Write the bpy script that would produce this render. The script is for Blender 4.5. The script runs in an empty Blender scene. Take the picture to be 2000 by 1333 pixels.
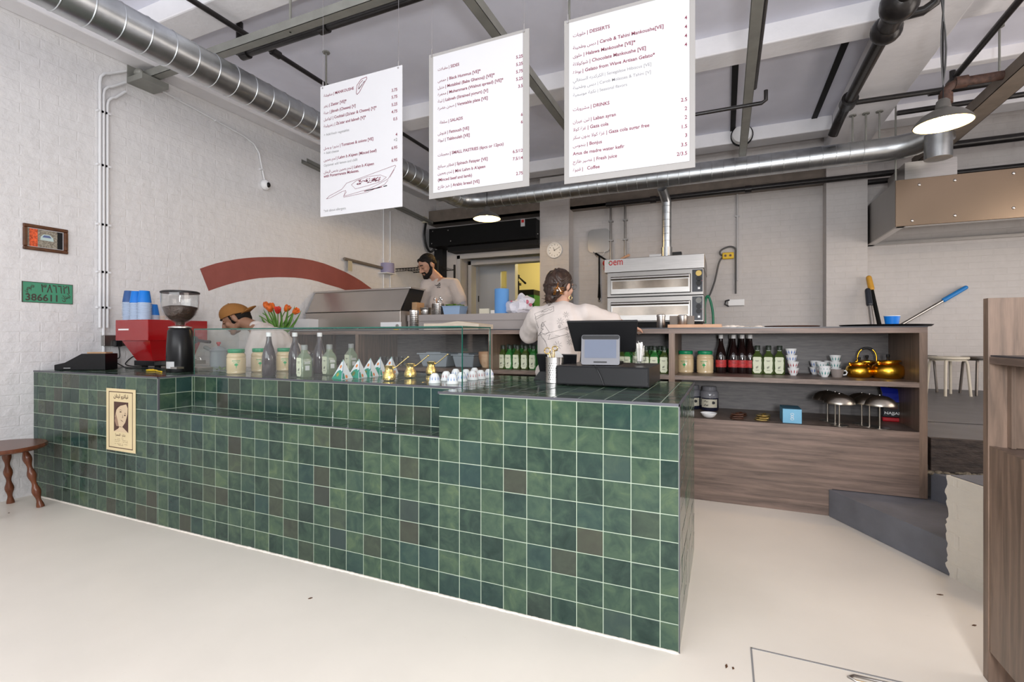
import bpy, bmesh, math, random
from mathutils import Vector, Matrix, noise
from mathutils.bvhtree import BVHTree
random.seed(7)
S = bpy.context.scene
C = S.collection
PI = math.pi

# ---------------------------------------------------------------- camera
FPX = 952.0
TH = math.atan(415/952)          # the camera looks 23.6 degrees left of +Y
HY = 659.0                       # horizon row in the 2000x1333 frame
H = 1.2
RV = Vector((math.cos(TH), math.sin(TH), 0)); FV = Vector((-math.sin(TH), math.cos(TH), 0))
cd = bpy.data.cameras.new('camera'); cam = bpy.data.objects.new('camera', cd); C.objects.link(cam)
cam.location = (0, 0, H); cam.rotation_euler = (PI/2, 0, TH)
cd.sensor_width = 36; cd.lens = 36*FPX/2000; cd.shift_y = -(1333/2-HY)/2000
cd.clip_start = .05
S.camera = cam
S.view_settings.view_transform = 'Standard'; S.view_settings.look = 'None'
S.view_settings.exposure = 0.0; S.view_settings.gamma = 1.0
S.view_settings.use_curve_mapping = False
# ---------------------------------------------------------------- light
w = bpy.data.worlds.new('world'); S.world = w; w.use_nodes = True
bg = w.node_tree.nodes['Background']; bg.inputs[0].default_value = (.86, .93, 1, 1); bg.inputs[1].default_value = .35

def area(name, loc, target, size, power, color=(1, 1, 1), size_y=None):
    l = bpy.data.lights.new(name, 'AREA'); l.energy = power; l.color = color
    l.shape = 'RECTANGLE'; l.size = size; l.size_y = size_y or size
    o = bpy.data.objects.new(name, l); C.objects.link(o); o.location = loc
    o.rotation_euler = (Vector(target)-Vector(loc)).to_track_quat('-Z', 'Y').to_euler()
    return o
# the shop window behind the camera, and the photographer's soft light to the right of the lens
area('shop_window_light', (-.6, -3.3, 2.6), (-1.0, 5, 2.2), 8.2, 265, (.94, .97, 1.0), 2.0)
area('photographer_light', (.45, -.58, 1.32), (-1.6, 5.5, 2.1), .35, 72, (.98, .98, 1.0))
area('side_fill_light', (4.5, 3.8, 2.0), (-3, 4.2, 2.5), 5.5, 150, (1.0, .90, .82), 2.4)  # added fill panel at the right, brightens the back of the room

# ---------------------------------------------------------------- points from the measured camera
def ray(x, y): return (x-1000)/FPX*RV + FV + Vector((0, 0, (HY-y)/FPX))
def PZ(x, y, z):
    d = ray(x, y); t = (z-H)/d.z; return Vector((0, 0, H))+d*t
def PY(x, y, Y):
    d = ray(x, y); t = Y/d.y; return Vector((0, 0, H))+d*t
def PX(x, y, X):
    d = ray(x, y); t = X/d.x; return Vector((0, 0, H))+d*t
def V(*a): return Vector(a)

# ---------------------------------------------------------------- materials
M = {}
def nodes(m):
    return m.node_tree.nodes, m.node_tree.links
def mat(name, col, rough=.5, metal=0., vary=0., vscale=8., bump=0., bscale=60., trans=0., emit=None, estr=0., coat=0., stretch=(1, 1, 1), col2=None, ior=1.45, spec=.5, detail=4, sheen=0.):
    m = bpy.data.materials.new(name); m.use_nodes = True; n, l = nodes(m)
    b = n['Principled BSDF']
    b.inputs['Base Color'].default_value = (*col, 1); b.inputs['Roughness'].default_value = rough
    b.inputs['Metallic'].default_value = metal; b.inputs['IOR'].default_value = ior
    b.inputs['Transmission Weight'].default_value = trans; b.inputs['Coat Weight'].default_value = coat
    b.inputs['Specular IOR Level'].default_value = spec; b.inputs['Sheen Weight'].default_value = sheen
    if emit: b.inputs['Emission Color'].default_value = (*emit, 1); b.inputs['Emission Strength'].default_value = estr
    if vary or bump or col2:
        tc = n.new('ShaderNodeTexCoord'); mp = n.new('ShaderNodeMapping'); mp.inputs['Scale'].default_value = stretch
        l.new(tc.outputs['Object'], mp.inputs['Vector'])
    if vary or col2:
        nz = n.new('ShaderNodeTexNoise'); nz.inputs['Scale'].default_value = vscale; nz.inputs['Detail'].default_value = detail
        l.new(mp.outputs[0], nz.inputs['Vector'])
        r = n.new('ShaderNodeValToRGB'); r.color_ramp.elements[0].position = .3; r.color_ramp.elements[1].position = .7
        c2 = col2 or tuple(min(1, c*(1+vary)) for c in col); c1 = col if col2 else tuple(c*(1-vary) for c in col)
        r.color_ramp.elements[0].color = (*c1, 1); r.color_ramp.elements[1].color = (*c2, 1)
        l.new(nz.outputs['Fac'], r.inputs[0]); l.new(r.outputs[0], b.inputs['Base Color'])
    if bump:
        nb = n.new('ShaderNodeTexNoise'); nb.inputs['Scale'].default_value = bscale; nb.inputs['Detail'].default_value = 3
        l.new(mp.outputs[0], nb.inputs['Vector'])
        bp = n.new('ShaderNodeBump'); bp.inputs['Strength'].default_value = bump; bp.inputs['Distance'].default_value = .01
        l.new(nb.outputs['Fac'], bp.inputs['Height']); l.new(bp.outputs[0], b.inputs['Normal'])
    M[name] = m
    return m

def wood(name, c1, c2, stretch, rough=.45, scale=9.):
    m = bpy.data.materials.new(name); m.use_nodes = True; n, l = nodes(m); b = n['Principled BSDF']
    tc = n.new('ShaderNodeTexCoord'); mp = n.new('ShaderNodeMapping'); mp.inputs['Scale'].default_value = stretch
    l.new(tc.outputs['Object'], mp.inputs['Vector'])
    a = n.new('ShaderNodeTexNoise'); a.inputs['Scale'].default_value = scale; a.inputs['Detail'].default_value = 6; a.inputs['Distortion'].default_value = .6
    l.new(mp.outputs[0], a.inputs['Vector'])
    f = n.new('ShaderNodeTexNoise'); f.inputs['Scale'].default_value = scale*9; f.inputs['Detail'].default_value = 2
    l.new(mp.outputs[0], f.inputs['Vector'])
    mx = n.new('ShaderNodeMix'); mx.inputs[0].default_value = .16
    l.new(a.outputs['Fac'], mx.inputs[2]); l.new(f.outputs['Fac'], mx.inputs[3])
    r = n.new('ShaderNodeValToRGB'); r.color_ramp.elements[0].position = .36; r.color_ramp.elements[1].position = .64
    r.color_ramp.elements[0].color = (*c1, 1); r.color_ramp.elements[1].color = (*c2, 1)
    l.new(mx.outputs[0], r.inputs[0]); l.new(r.outputs[0], b.inputs['Base Color'])
    b.inputs['Roughness'].default_value = rough
    M[name] = m

def brickwall(name, axes, col, strength, roughs=1.0, distort=.02):
    """painted masonry: colour almost plain, brick joints and lumps as relief"""
    m = bpy.data.materials.new(name); m.use_nodes = True; n, l = nodes(m); b = n['Principled BSDF']
    tc = n.new('ShaderNodeTexCoord'); sp = n.new('ShaderNodeSeparateXYZ'); cb = n.new('ShaderNodeCombineXYZ')
    l.new(tc.outputs['Object'], sp.inputs[0])
    wob = n.new('ShaderNodeTexNoise'); wob.inputs['Scale'].default_value = 3.0
    l.new(tc.outputs['Object'], wob.inputs['Vector'])
    for i, a in enumerate(axes):
        ad = n.new('ShaderNodeMath'); ad.operation = 'MULTIPLY_ADD'; ad.inputs[1].default_value = distort
        l.new(wob.outputs['Fac'], ad.inputs[0]); l.new(sp.outputs[a], ad.inputs[2]); l.new(ad.outputs[0], cb.inputs[i])
    br = n.new('ShaderNodeTexBrick'); br.inputs['Scale'].default_value = 1.0
    br.inputs['Brick Width'].default_value = .235; br.inputs['Row Height'].default_value = .078
    br.inputs['Mortar Size'].default_value = .006; br.inputs['Mortar Smooth'].default_value = .6
    br.inputs['Color1'].default_value = (1, 1, 1, 1); br.inputs['Color2'].default_value = (.8, .8, .8, 1); br.inputs['Mortar'].default_value = (0, 0, 0, 1)
    l.new(cb.outputs[0], br.inputs['Vector'])
    lump = n.new('ShaderNodeTexNoise'); lump.inputs['Scale'].default_value = 11; lump.inputs['Detail'].default_value = 6; lump.inputs['Roughness'].default_value = .6
    l.new(tc.outputs['Object'], lump.inputs['Vector'])
    b1 = n.new('ShaderNodeBump'); b1.inputs['Strength'].default_value = strength; b1.inputs['Distance'].default_value = .012
    l.new(br.outputs['Color'], b1.inputs['Height'])
    b2 = n.new('ShaderNodeBump'); b2.inputs['Strength'].default_value = .42*roughs; b2.inputs['Distance'].default_value = .02
    l.new(lump.outputs['Fac'], b2.inputs['Height']); l.new(b1.outputs[0], b2.inputs['Normal']); l.new(b2.outputs[0], b.inputs['Normal'])
    r = n.new('ShaderNodeValToRGB'); r.color_ramp.elements[0].position = .2; r.color_ramp.elements[1].position = .8
    r.color_ramp.elements[0].color = (*[c*.9 for c in col], 1); r.color_ramp.elements[1].color = (*col, 1)
    l.new(lump.outputs['Fac'], r.inputs[0]); l.new(r.outputs[0], b.inputs['Base Color'])
    b.inputs['Roughness'].default_value = .55
    M[name] = m

def tilemat(name):
    m = bpy.data.materials.new(name); m.use_nodes = True; n, l = nodes(m); b = n['Principled BSDF']
    at = n.new('ShaderNodeAttribute'); at.attribute_name = 'tile'
    sp = n.new('ShaderNodeSeparateColor'); l.new(at.outputs['Color'], sp.inputs[0])
    tc = n.new('ShaderNodeTexCoord')
    off = n.new('ShaderNodeVectorMath'); off.operation = 'SCALE'; off.inputs['Scale'].default_value = 9.0
    l.new(at.outputs['Color'], off.inputs[0])
    ad = n.new('ShaderNodeVectorMath'); ad.operation = 'ADD'
    l.new(tc.outputs['Object'], ad.inputs[0]); l.new(off.outputs[0], ad.inputs[1])
    nz = n.new('ShaderNodeTexNoise'); nz.inputs['Scale'].default_value = 13; nz.inputs['Detail'].default_value = 7; nz.inputs['Roughness'].default_value = .62; nz.inputs['Distortion'].default_value = .7
    l.new(ad.outputs[0], nz.inputs['Vector'])
    f = n.new('ShaderNodeMath'); f.operation = 'MULTIPLY_ADD'; f.inputs[1].default_value = 1.15
    l.new(nz.outputs['Fac'], f.inputs[0])
    g = n.new('ShaderNodeMath'); g.operation = 'MULTIPLY_ADD'; g.inputs[1].default_value = .44; g.inputs[2].default_value = -.29
    l.new(sp.outputs[0], g.inputs[0]); l.new(g.outputs[0], f.inputs[2])
    r = n.new('ShaderNodeValToRGB'); e = r.color_ramp.elements
    e[0].position = .12; e[0].color = (.007, .024, .018, 1); e[1].position = .95; e[1].color = (.092, .135, .068, 1)
    for p, c in ((.3, (.016, .038, .029)), (.5, (.030, .061, .041)), (.7, (.050, .088, .054))):
        x = e.new(p); x.color = (*c, 1)
    l.new(f.outputs[0], r.inputs[0])
    br = n.new('ShaderNodeMix'); br.data_type = 'RGBA'
    st = n.new('ShaderNodeMapRange'); st.inputs[1].default_value = .8; st.inputs[2].default_value = 1.0; st.inputs[4].default_value = .8
    l.new(sp.outputs[1], st.inputs[0]); l.new(st.outputs[0], br.inputs[0])
    l.new(r.outputs[0], br.inputs[6]); br.inputs[7].default_value = (.048, .043, .032, 1)
    bl = n.new('ShaderNodeMix'); bl.data_type = 'RGBA'
    s2 = n.new('ShaderNodeMapRange'); s2.inputs[1].default_value = .78; s2.inputs[2].default_value = 1.0; s2.inputs[4].default_value = .6
    l.new(sp.outputs[2], s2.inputs[0]); l.new(s2.outputs[0], bl.inputs[0]); l.new(br.outputs[2], bl.inputs[6]); bl.inputs[7].default_value = (.018, .050, .052, 1)
    l.new(bl.outputs[2], b.inputs['Base Color'])
    b.inputs['Roughness'].default_value = .13; b.inputs['Specular IOR Level'].default_value = .42
    wv = n.new('ShaderNodeTexNoise'); wv.inputs['Scale'].default_value = 19; wv.inputs['Detail'].default_value = 2
    l.new(ad.outputs[0], wv.inputs['Vector'])
    bp = n.new('ShaderNodeBump'); bp.inputs['Strength'].default_value = .16; bp.inputs['Distance'].default_value = .008
    l.new(wv.outputs['Fac'], bp.inputs['Height']); l.new(bp.outputs[0], b.inputs['Normal'])
    M[name] = m

def panemat(name, tint=(.975, .99, .985), rough=.0, ior=1.5):
    """a clear pane: mirror reflection by Fresnel, the rest passes straight through"""
    m = bpy.data.materials.new(name); m.use_nodes = True; n, l = nodes(m)
    n.remove(n['Principled BSDF']); out = n['Material Output']
    t = n.new('ShaderNodeBsdfTransparent'); t.inputs[0].default_value = (*tint, 1)
    g = n.new('ShaderNodeBsdfGlossy'); g.inputs['Roughness'].default_value = rough
    fr = n.new('ShaderNodeFresnel'); ge = n.new('ShaderNodeNewGeometry'); mr = n.new('ShaderNodeMapRange')
    mr.inputs[3].default_value = ior; mr.inputs[4].default_value = 1/ior
    l.new(ge.outputs['Backfacing'], mr.inputs[0]); l.new(mr.outputs[0], fr.inputs['IOR'])
    mx = n.new('ShaderNodeMixShader'); l.new(fr.outputs[0], mx.inputs[0]); l.new(t.outputs[0], mx.inputs[1]); l.new(g.outputs[0], mx.inputs[2])
    l.new(mx.outputs[0], out.inputs['Surface'])
    M[name] = m

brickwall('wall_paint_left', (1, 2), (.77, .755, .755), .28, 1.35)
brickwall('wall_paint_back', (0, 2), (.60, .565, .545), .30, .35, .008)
brickwall('block_paint', (0, 2), (.80, .74, .64), .25, 1.2)
mat('ceiling_paint', (.77, .78, .88), .7, vary=.06, vscale=1.6, bump=.25, bscale=9)
mat('beam_paint', (.84, .83, .85), .6, vary=.05, vscale=3, bump=.35, bscale=14)
mat('wall_dim', (.34, .33, .32), .7)
mat('floor_resin', (.80, .735, .645), .34, vary=.035, vscale=2.2, bump=.03, bscale=40)
n, l = nodes(M['floor_resin']); bs = n['Principled BSDF']; src = bs.inputs['Base Color'].links[0].from_socket
tc = n.new('ShaderNodeTexCoord'); mp = n.new('ShaderNodeMapping'); mp.inputs['Rotation'].default_value = (0, 0, .5); mp.inputs['Scale'].default_value = (1, 2.6, 1)
nz = n.new('ShaderNodeTexNoise'); nz.inputs['Scale'].default_value = 13; nz.inputs['Detail'].default_value = 8; nz.inputs['Roughness'].default_value = .75
l.new(tc.outputs['Object'], mp.inputs[0]); l.new(mp.outputs[0], nz.inputs['Vector'])
r = n.new('ShaderNodeMapRange'); r.inputs[1].default_value = .655; r.inputs[2].default_value = .76; r.inputs[4].default_value = .45; l.new(nz.outputs['Fac'], r.inputs[0])
mx = n.new('ShaderNodeMix'); mx.data_type = 'RGBA'; l.new(r.outputs[0], mx.inputs[0]); l.new(src, mx.inputs[6]); mx.inputs[7].default_value = (.42, .34, .26, 1); l.new(mx.outputs[2], bs.inputs['Base Color'])
mat('platform_paint', (.115, .112, .118), .45, vary=.15, vscale=5)
mat('step_paint', (.135, .138, .155), .5, vary=.12, vscale=7, bump=.15, bscale=30)
mat('old_timber', (.045, .032, .026), .7, vary=.5, vscale=14, bump=.5, bscale=40, stretch=(1, 1, 3))
mat('rough_mortar', (.16, .13, .09), .9, vary=.6, vscale=60, bump=.9, bscale=60)
mat('grout', (.38, .45, .35), .8)
mat('trim_dark', (.10, .10, .115), .4, .4)
tilemat('green_tile')
wood('walnut', (.105, .073, .058), (.235, .163, .130), (.45, .45, 7), scale=5.5)
wood('walnut_upright', (.11, .075, .054), (.225, .15, .108), (7, 7, .45), scale=5.5)
wood('walnut_inside', (.105, .075, .06), (.20, .142, .112), (1, 1, 9))
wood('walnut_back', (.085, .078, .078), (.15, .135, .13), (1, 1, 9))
wood('stool_wood', (.10, .028, .012), (.17, .052, .02), (3, 3, 1), .25)
mat('worktop_mauve', (.36, .32, .305), .45)
mat('worktop_black', (.045, .043, .05), .3)
mat('steel', (.44, .42, .40), .30, 1., vary=.07, vscale=5, stretch=(1, 1, 14), bump=.015, bscale=90)
mat('steel_polished', (.55, .53, .51), .30, 1.)
mat('hood_steel', (.25, .185, .13), .24, 1., vary=.05, vscale=2)  # brown tint puts the dark warm reflection of the hood front into the colour
mat('prep_steel', (.47, .43, .395), .3, .75, vary=.05, vscale=3)
mat('steel_grey', (.31, .295, .28), .34, .9, vary=.06, vscale=3)
mat('galvanised', (.52, .54, .55), .32, 1., vary=.13, vscale=10)
mat('channel_steel', (.27, .27, .245), .5, .35, vary=.1)
mat('brown_steel', (.20, .165, .135), .55, .1, vary=.15)
mat('black_paint', (.006, .006, .006), .6, spec=.15)
mat('black_pipe', (.016, .014, .014), .3, vary=.3, vscale=20, bump=.1)
mat('black_matt', (.012, .012, .013), .6, spec=.25)
mat('black_plastic', (.012, .012, .013), .38, spec=.35)
mat('rust_pipe', (.07, .035, .025), .6, vary=.5, vscale=30)
mat('white_paint', (.80, .80, .80), .45)
mat('white_conduit', (.74, .74, .75), .45)
mat('white_plastic', (.82, .82, .82), .35)
mat('frame_white', (.50, .49, .49), .5)
mat('door_grey', (.66, .67, .70), .5)
mat('yellow_wall', (.80, .73, .42), .7)
mat('paper_white', (.60, .595, .61), .55)
mat('board_edge', (.34, .325, .31), .35)
mat('ink_maroon', (.20, .035, .065), .7)
mat('ink_grey', (.24, .235, .235), .7)
mat('ink_black', (.012, .012, .014), .6)
mat('ink_brown', (.09, .045, .03), .7)
mat('arch_red', (.285, .078, .065), .62, vary=.08, vscale=4, bump=.35, bscale=14)
mat('plate_green', (.052, .27, .155), .4)
mat('plate_ink', (.055, .045, .035), .5)
mat('frame_wood', (.09, .032, .012), .3, vary=.5, vscale=20)
mat('lamp_grey', (.095, .088, .08), .4)
mat('lamp_inside', (.93, .80, .50), .5)
mat('bulb_glow', (1, .8, .4), .5, emit=(1, .70, .30), estr=90)
mat('red_gloss', (.30, .004, .006), .1, coat=.6)
mat('cup_blue', (.0, .17, .62), .45)
mat('cup_navy', (.03, .09, .26), .45)
mat('cup_side', (.46, .55, .70), .5)
mat('cup_cream', (.80, .74, .68), .5)
panemat('clear_pane'); panemat('clear_vessel', (.965, .97, .97)); panemat('smoke_vessel', (.86, .82, .82))
mat('glass_edge', (.01, .09, .065), .12, coat=.3)
mat('coffee_beans', (.045, .022, .014), .5, bump=.9, bscale=90, vary=.5, vscale=80)
mat('label_silver', (.6, .6, .6), .3, .3)
mat('tahini', (.60, .46, .27), .25, coat=.3)
mat('lid_green', (.0, .22, .09), .4)
mat('print_green', (.02, .32, .10), .6)
mat('dark_syrup', (.045, .035, .04), .08, coat=.6)
mat('dark_cola', (.012, .005, .005), .06, coat=.5)
mat('label_red', (.42, .03, .03), .5, vary=.35, vscale=60)
mat('label_cream', (.68, .70, .52), .55)
mat('olive_oil', (.055, .085, .02), .08, coat=.5)
mat('olive_clear', (.16, .20, .13), .08, coat=.5)
mat('oil_green', (.03, .16, .035), .08, coat=.5)
mat('cap_dark', (.03, .04, .03), .4)
mat('cap_grey', (.22, .23, .22), .4)
mat('brass', (.83, .60, .20), .2, 1., bump=.25, bscale=110)
mat('brass_smooth', (.80, .58, .22), .22, 1.)
mat('gold_kettle', (.86, .47, .045), .27, 1., vary=.05)
mat('porcelain', (.82, .82, .82), .18, coat=.4)
mat('porcelain_grey', (.26, .22, .20), .2, coat=.4)
mat('print_blue', (.03, .14, .50), .4); mat('print_red', (.42, .03, .04), .4); mat('print_teal', (.02, .25, .22), .4)
mat('carton_white', (.80, .82, .84), .45); mat('carton_teal', (.0, .30, .19), .45); mat('carton_orange', (.75, .22, .03), .5); mat('carton_yellow', (.85, .62, .03), .5)
mat('tablet_black', (.006, .006, .007), .3, spec=.35)
mat('screen_grey', (.17, .17, .185), .4)
mat('screen_lit', (.13, .15, .20), .35, emit=(.40, .47, .64), estr=.06, spec=.2)
mat('napkin', (.80, .78, .74), .8)
mat('tub_blue', (.30, .42, .60), .15, coat=.3)
mat('tub_grey', (.30, .33, .36), .3)
mat('roll_blue', (.13, .33, .68), .9)
mat('cardboard', (.46, .28, .15), .8)
mat('paper_cream', (.70, .60, .48), .8, vary=.08, vscale=120, stretch=(.1, .1, 1))
mat('board_wood', (.60, .34, .20), .5, vary=.12, vscale=10)
mat('tray_brown', (.09, .035, .02), .35)
mat('leather_brown', (.09, .035, .018), .4); mat('bronze', (.42, .30, .10), .35, .8)
mat('box_blue', (.17, .42, .60), .5); mat('box_blue_dark', (.04, .13, .20), .5)
mat('nickel', (.36, .325, .28), .3, 1.)
mat('bag_blue', (.01, .02, .28), .25); mat('bag_black', (.012, .012, .016), .3); mat('bag_brown', (.12, .07, .06), .4); mat('bag_red', (.5, .01, .02), .35)
mat('jar_navy', (.014, .016, .035), .1, coat=.5)
mat('jar_clear', (.22, .22, .24), .12, coat=.4)
mat('red_enamel', (.50, .02, .02), .3)
mat('yellow_plastic', (.78, .50, .01), .4)
mat('hose_green', (.0, .17, .085), .4)
mat('cable_grey', (.10, .10, .10), .5)
mat('lavender', (.30, .28, .42), .7); mat('tape', (.52, .46, .33), .8)
mat('panel_dark', (.03, .034, .045), .3)
mat('oven_glass', (.34, .29, .24), .14, .25, vary=.4, vscale=3.2)
mat('stool_cream', (.62, .57, .47), .45); mat('stool_metal', (.17, .15, .135), .35, .8)
mat('tool_orange', (.62, .32, .04), .5); mat('mop_blue', (.02, .22, .60), .4)
mat('kick_red', (.42, .055, .025), .3, vary=.3, vscale=6)
mat('leaf_bit', (.10, .045, .02), .8)
mat('poster_paper', (.66, .54, .32), .75, vary=.05, vscale=6)
mat('photo_tone', (.30, .19, .13), .7); mat('photo_light', (.60, .46, .30), .7); mat('photo_dark', (.075, .035, .025), .7)
mat('skin_light', (.52, .30, .215), .5); mat('skin_mid', (.40, .215, .14), .5); mat('skin_tan', (.30, .155, .095), .5)
mat('hair_black', (.009, .007, .006), .62, bump=.6, bscale=120, spec=.2)
mat('hair_brown', (.035, .018, .012), .38, bump=.8, bscale=45, stretch=(1, 1, .3), vary=.5, vscale=30)
mat('shirt_beige', (.47, .40, .355), .85, bump=.35, bscale=9, sheen=.2)
mat('shirt_cream', (.62, .55, .51), .85, bump=.35, bscale=9, sheen=.2)
mat('trousers_dark', (.03, .03, .035), .8); mat('trousers_pink', (.66, .58, .55), .85)
mat('cap_brown', (.27, .115, .025), .8, bump=.1, bscale=90)
mat('sleeve_grey', (.26, .25, .28), .85); mat('glove_black', (.015, .015, .015), .4)
mat('shoe_dark', (.02, .02, .02), .5)
mat('tortoise', (.25, .09, .01), .2, vary=.6, vscale=50)
mat('gold', (.85, .62, .25), .2, 1.)
mat('tulip_orange', (.78, .15, .02), .5, vary=.4, vscale=30); mat('tulip_red', (.66, .04, .02), .5, vary=.4, vscale=30)
mat('stem_green', (.10, .24, .03), .5); mat('leaf_green', (.12, .27, .045), .5, vary=.25, vscale=12)
mat('crate_green', (.01, .16, .03), .5); mat('crate_blue', (.01, .04, .16), .5)
mat('bag_white', (.72, .70, .76), .5, bump=.5, bscale=20); mat('bag_pink', (.55, .12, .18), .5)
mat('herb', (.08, .16, .02), .6, vary=.5, vscale=40)
mat('sign_cream', (.62, .58, .46), .5)
mat('photo_orange', (.75, .10, .03), .6, vary=.6, vscale=90); mat('photo_mix', (.12, .10, .08), .6, col2=(.42, .38, .30), vscale=120); mat('car_pale', (.50, .62, .60), .5); mat('car_glass', (.10, .13, .28), .4)
mat('glove_box', (.12, .12, .12), .6)

# ---------------------------------------------------------------- mesh builder
class MB:
    def __init__(s): s.b = bmesh.new()
    def box(s, a, c, rot=None, piv=None):
        a = Vector(a); c = Vector(c); v = []
        for x in (a.x, c.x):
            for y in (a.y, c.y):
                for z in (a.z, c.z):
                    p = Vector((x, y, z))
                    if rot is not None: q = Vector(piv) if piv is not None else (a+c)/2; p = rot @ (p-q) + q
                    v.append(s.b.verts.new(p))
        for f in ((0, 1, 3, 2), (4, 6, 7, 5), (0, 4, 5, 1), (2, 3, 7, 6), (0, 2, 6, 4), (1, 5, 7, 3)):
            s.b.faces.new([v[i] for i in f])
        return s
    def prism(s, poly, ext):
        """poly: 3D points of one face; ext: extrusion vector"""
        ext = Vector(ext); a = [s.b.verts.new(Vector(p)) for p in poly]; c = [s.b.verts.new(Vector(p)+ext) for p in poly]
        n = len(a); s.b.faces.new(a[::-1]); s.b.faces.new(c)
        for i in range(n): s.b.faces.new((a[i], a[(i+1) % n], c[(i+1) % n], c[i]))
        return s
    def ring(s, c, ax1, ax2, r1, r2, n): return [s.b.verts.new(c+ax1*math.cos(2*PI*i/n)*r1+ax2*math.sin(2*PI*i/n)*r2) for i in range(n)]
    def loft(s, rings, caps=True, closed=False):
        for k in range(len(rings)-1+(1 if closed else 0)):
            a = rings[k]; c = rings[(k+1) % len(rings)]; n = len(a)
            for i in range(n): s.b.faces.new((a[i], a[(i+1) % n], c[(i+1) % n], c[i]))
        if caps and not closed:
            s.b.faces.new(rings[0][::-1]); s.b.faces.new(rings[-1])
        return s
    def cyl(s, p0, p1, r0, r1=None, n=16, caps=True):
        p0 = Vector(p0); p1 = Vector(p1); r1 = r0 if r1 is None else r1
        d = (p1-p0).normalized(); a = d.orthogonal().normalized(); c = d.cross(a)
        return s.loft([s.ring(p0, a, c, r0, r0, n), s.ring(p1, a, c, r1, r1, n)], caps)
    def lathe(s, prof, at=(0, 0, 0), n=24, closed=False, ex=1., rot=None):
        at = Vector(at); rs = []
        for r, z in prof:
            rg = []
            for i in range(n):
                p = Vector((math.cos(2*PI*i/n)*max(r, 1e-4)*ex, math.sin(2*PI*i/n)*max(r, 1e-4), z))
                if rot is not None: p = rot @ p
                rg.append(s.b.verts.new(p+at))
            rs.append(rg)
        n0 = len(s.b.faces); s.loft(rs, False, closed)
        if not closed:
            if prof[0][0] < .002: s.b.faces.new(rs[0][::-1])
            if prof[-1][0] < .002: s.b.faces.new(rs[-1])
        return s
    def tube(s, pts, r, n=10, rf=None, closed=False, caps=True):
        pts = [Vector(p) for p in pts]; rs = []; N = len(pts)
        a = None
        for i, p in enumerate(pts):
            if closed: d = (pts[(i+1) % N]-pts[i-1]).normalized()
            elif i == 0: d = (pts[1]-p).normalized()
            elif i == N-1: d = (p-pts[i-1]).normalized()
            else: d = (pts[i+1]-pts[i-1]).normalized()
            if a is None: a = d.orthogonal().normalized()
            else: a = (a-d*a.dot(d)); a = a.normalized() if a.length > 1e-6 else d.orthogonal().normalized()
            c = d.cross(a); rr = r if rf is None else rf(i)
            rs.append(s.ring(p, a, c, rr, rr, n))
        return s.loft(rs, caps, closed)
    def ball(s, c, r, n=16, m=10, rot=None):
        c = Vector(c); r = Vector(r) if hasattr(r, '__len__') else Vector((r, r, r)); rs = []
        for j in range(1, m):
            t = PI*j/m; rg = []
            for i in range(n):
                p = Vector((r.x*math.sin(t)*math.cos(2*PI*i/n), r.y*math.sin(t)*math.sin(2*PI*i/n), -r.z*math.cos(t)))
                if rot is not None: p = rot @ p
                rg.append(s.b.verts.new(p+c))
            rs.append(rg)
        for k in range(len(rs)-1):
            for i in range(n): s.b.faces.new((rs[k][i], rs[k][(i+1) % n], rs[k+1][(i+1) % n], rs[k+1][i]))
        for e, rg in ((-1, rs[0]), (1, rs[-1])):
            p = Vector((0, 0, r.z*e)); p = rot @ p if rot is not None else p; v = s.b.verts.new(p+c)
            for i in range(n): s.b.faces.new((rg[(i+1) % n], rg[i], v) if e < 0 else (rg[i], rg[(i+1) % n], v))
        return s
    def cap(s, p0, r0, p1, r1, n=12):
        s.ball(p0, r0, n, 8); s.ball(p1, r1, n, 8); return s.cyl(p0, p1, r0, r1, n)
    def mesh(s, me, mx):
        o = len(s.b.verts); vs = [s.b.verts.new(mx @ v.co) for v in me.vertices]
        for p in me.polygons:
            try: s.b.faces.new([vs[i] for i in p.vertices])
            except ValueError: pass
        return s
    def build(s, name, m, parent=None, label=None, smooth=True, bevel=0., normals=True, ang=40):
        if normals: bmesh.ops.recalc_face_normals(s.b, faces=s.b.faces)
        me = bpy.data.meshes.new(name); s.b.to_mesh(me); s.b.free()
        org = ORIG.get(parent.name, Vector()) if parent is not None else Vector()
        if s.__dict__.get('world'): me.transform(Matrix.Translation(-org))
        if smooth:
            for p in me.polygons: p.use_smooth = True
            me.set_sharp_from_angle(angle=math.radians(ang))
        for mm in (m if isinstance(m, (list, tuple)) else [m]): me.materials.append(M[mm] if isinstance(mm, str) else mm)
        o = bpy.data.objects.new(name, me); C.objects.link(o)
        if parent is not None: o.parent = parent
        ORIG[o.name] = org
        if label: o['label'] = label
        if bevel:
            bv = o.modifiers.new('bevel', 'BEVEL'); bv.width = bevel; bv.segments = 2; bv.limit_method = 'ANGLE'; bv.harden_normals = False
        return o
ORIG = {}
def W():
    """builder whose coordinates are world coordinates (its thing must be unrotated)"""
    b = MB(); b.world = True; return b
def thing(name, label, cat, loc=(0, 0, 0), rz=0., group=None):
    o = bpy.data.objects.new(name, None); C.objects.link(o); o.empty_display_size = .05
    o.location = loc; o.rotation_euler = (0, 0, rz); o['label'] = label; o['category'] = cat
    if group: o['group'] = group
    ORIG[o.name] = Vector(loc)
    return o
def one(b, name, m, label, cat, loc=(0, 0, 0), rz=0., group=None, **k):
    """a thing that is a single mesh; world=True builders are shifted to loc"""
    o = b.build(name, m, **k)
    if b.__dict__.get('world'): o.data.transform(Matrix.Translation(-Vector(loc)))
    o.location = loc; o.rotation_euler = (0, 0, rz); o['label'] = label; o['category'] = cat
    if group: o['group'] = group
    ORIG[o.name] = Vector(loc)
    return o
def struct(b, name, m, parent=None, **k):
    o = b.build(name, m, parent, **k)
    if parent is None: o['kind'] = 'structure'
    return o
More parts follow.
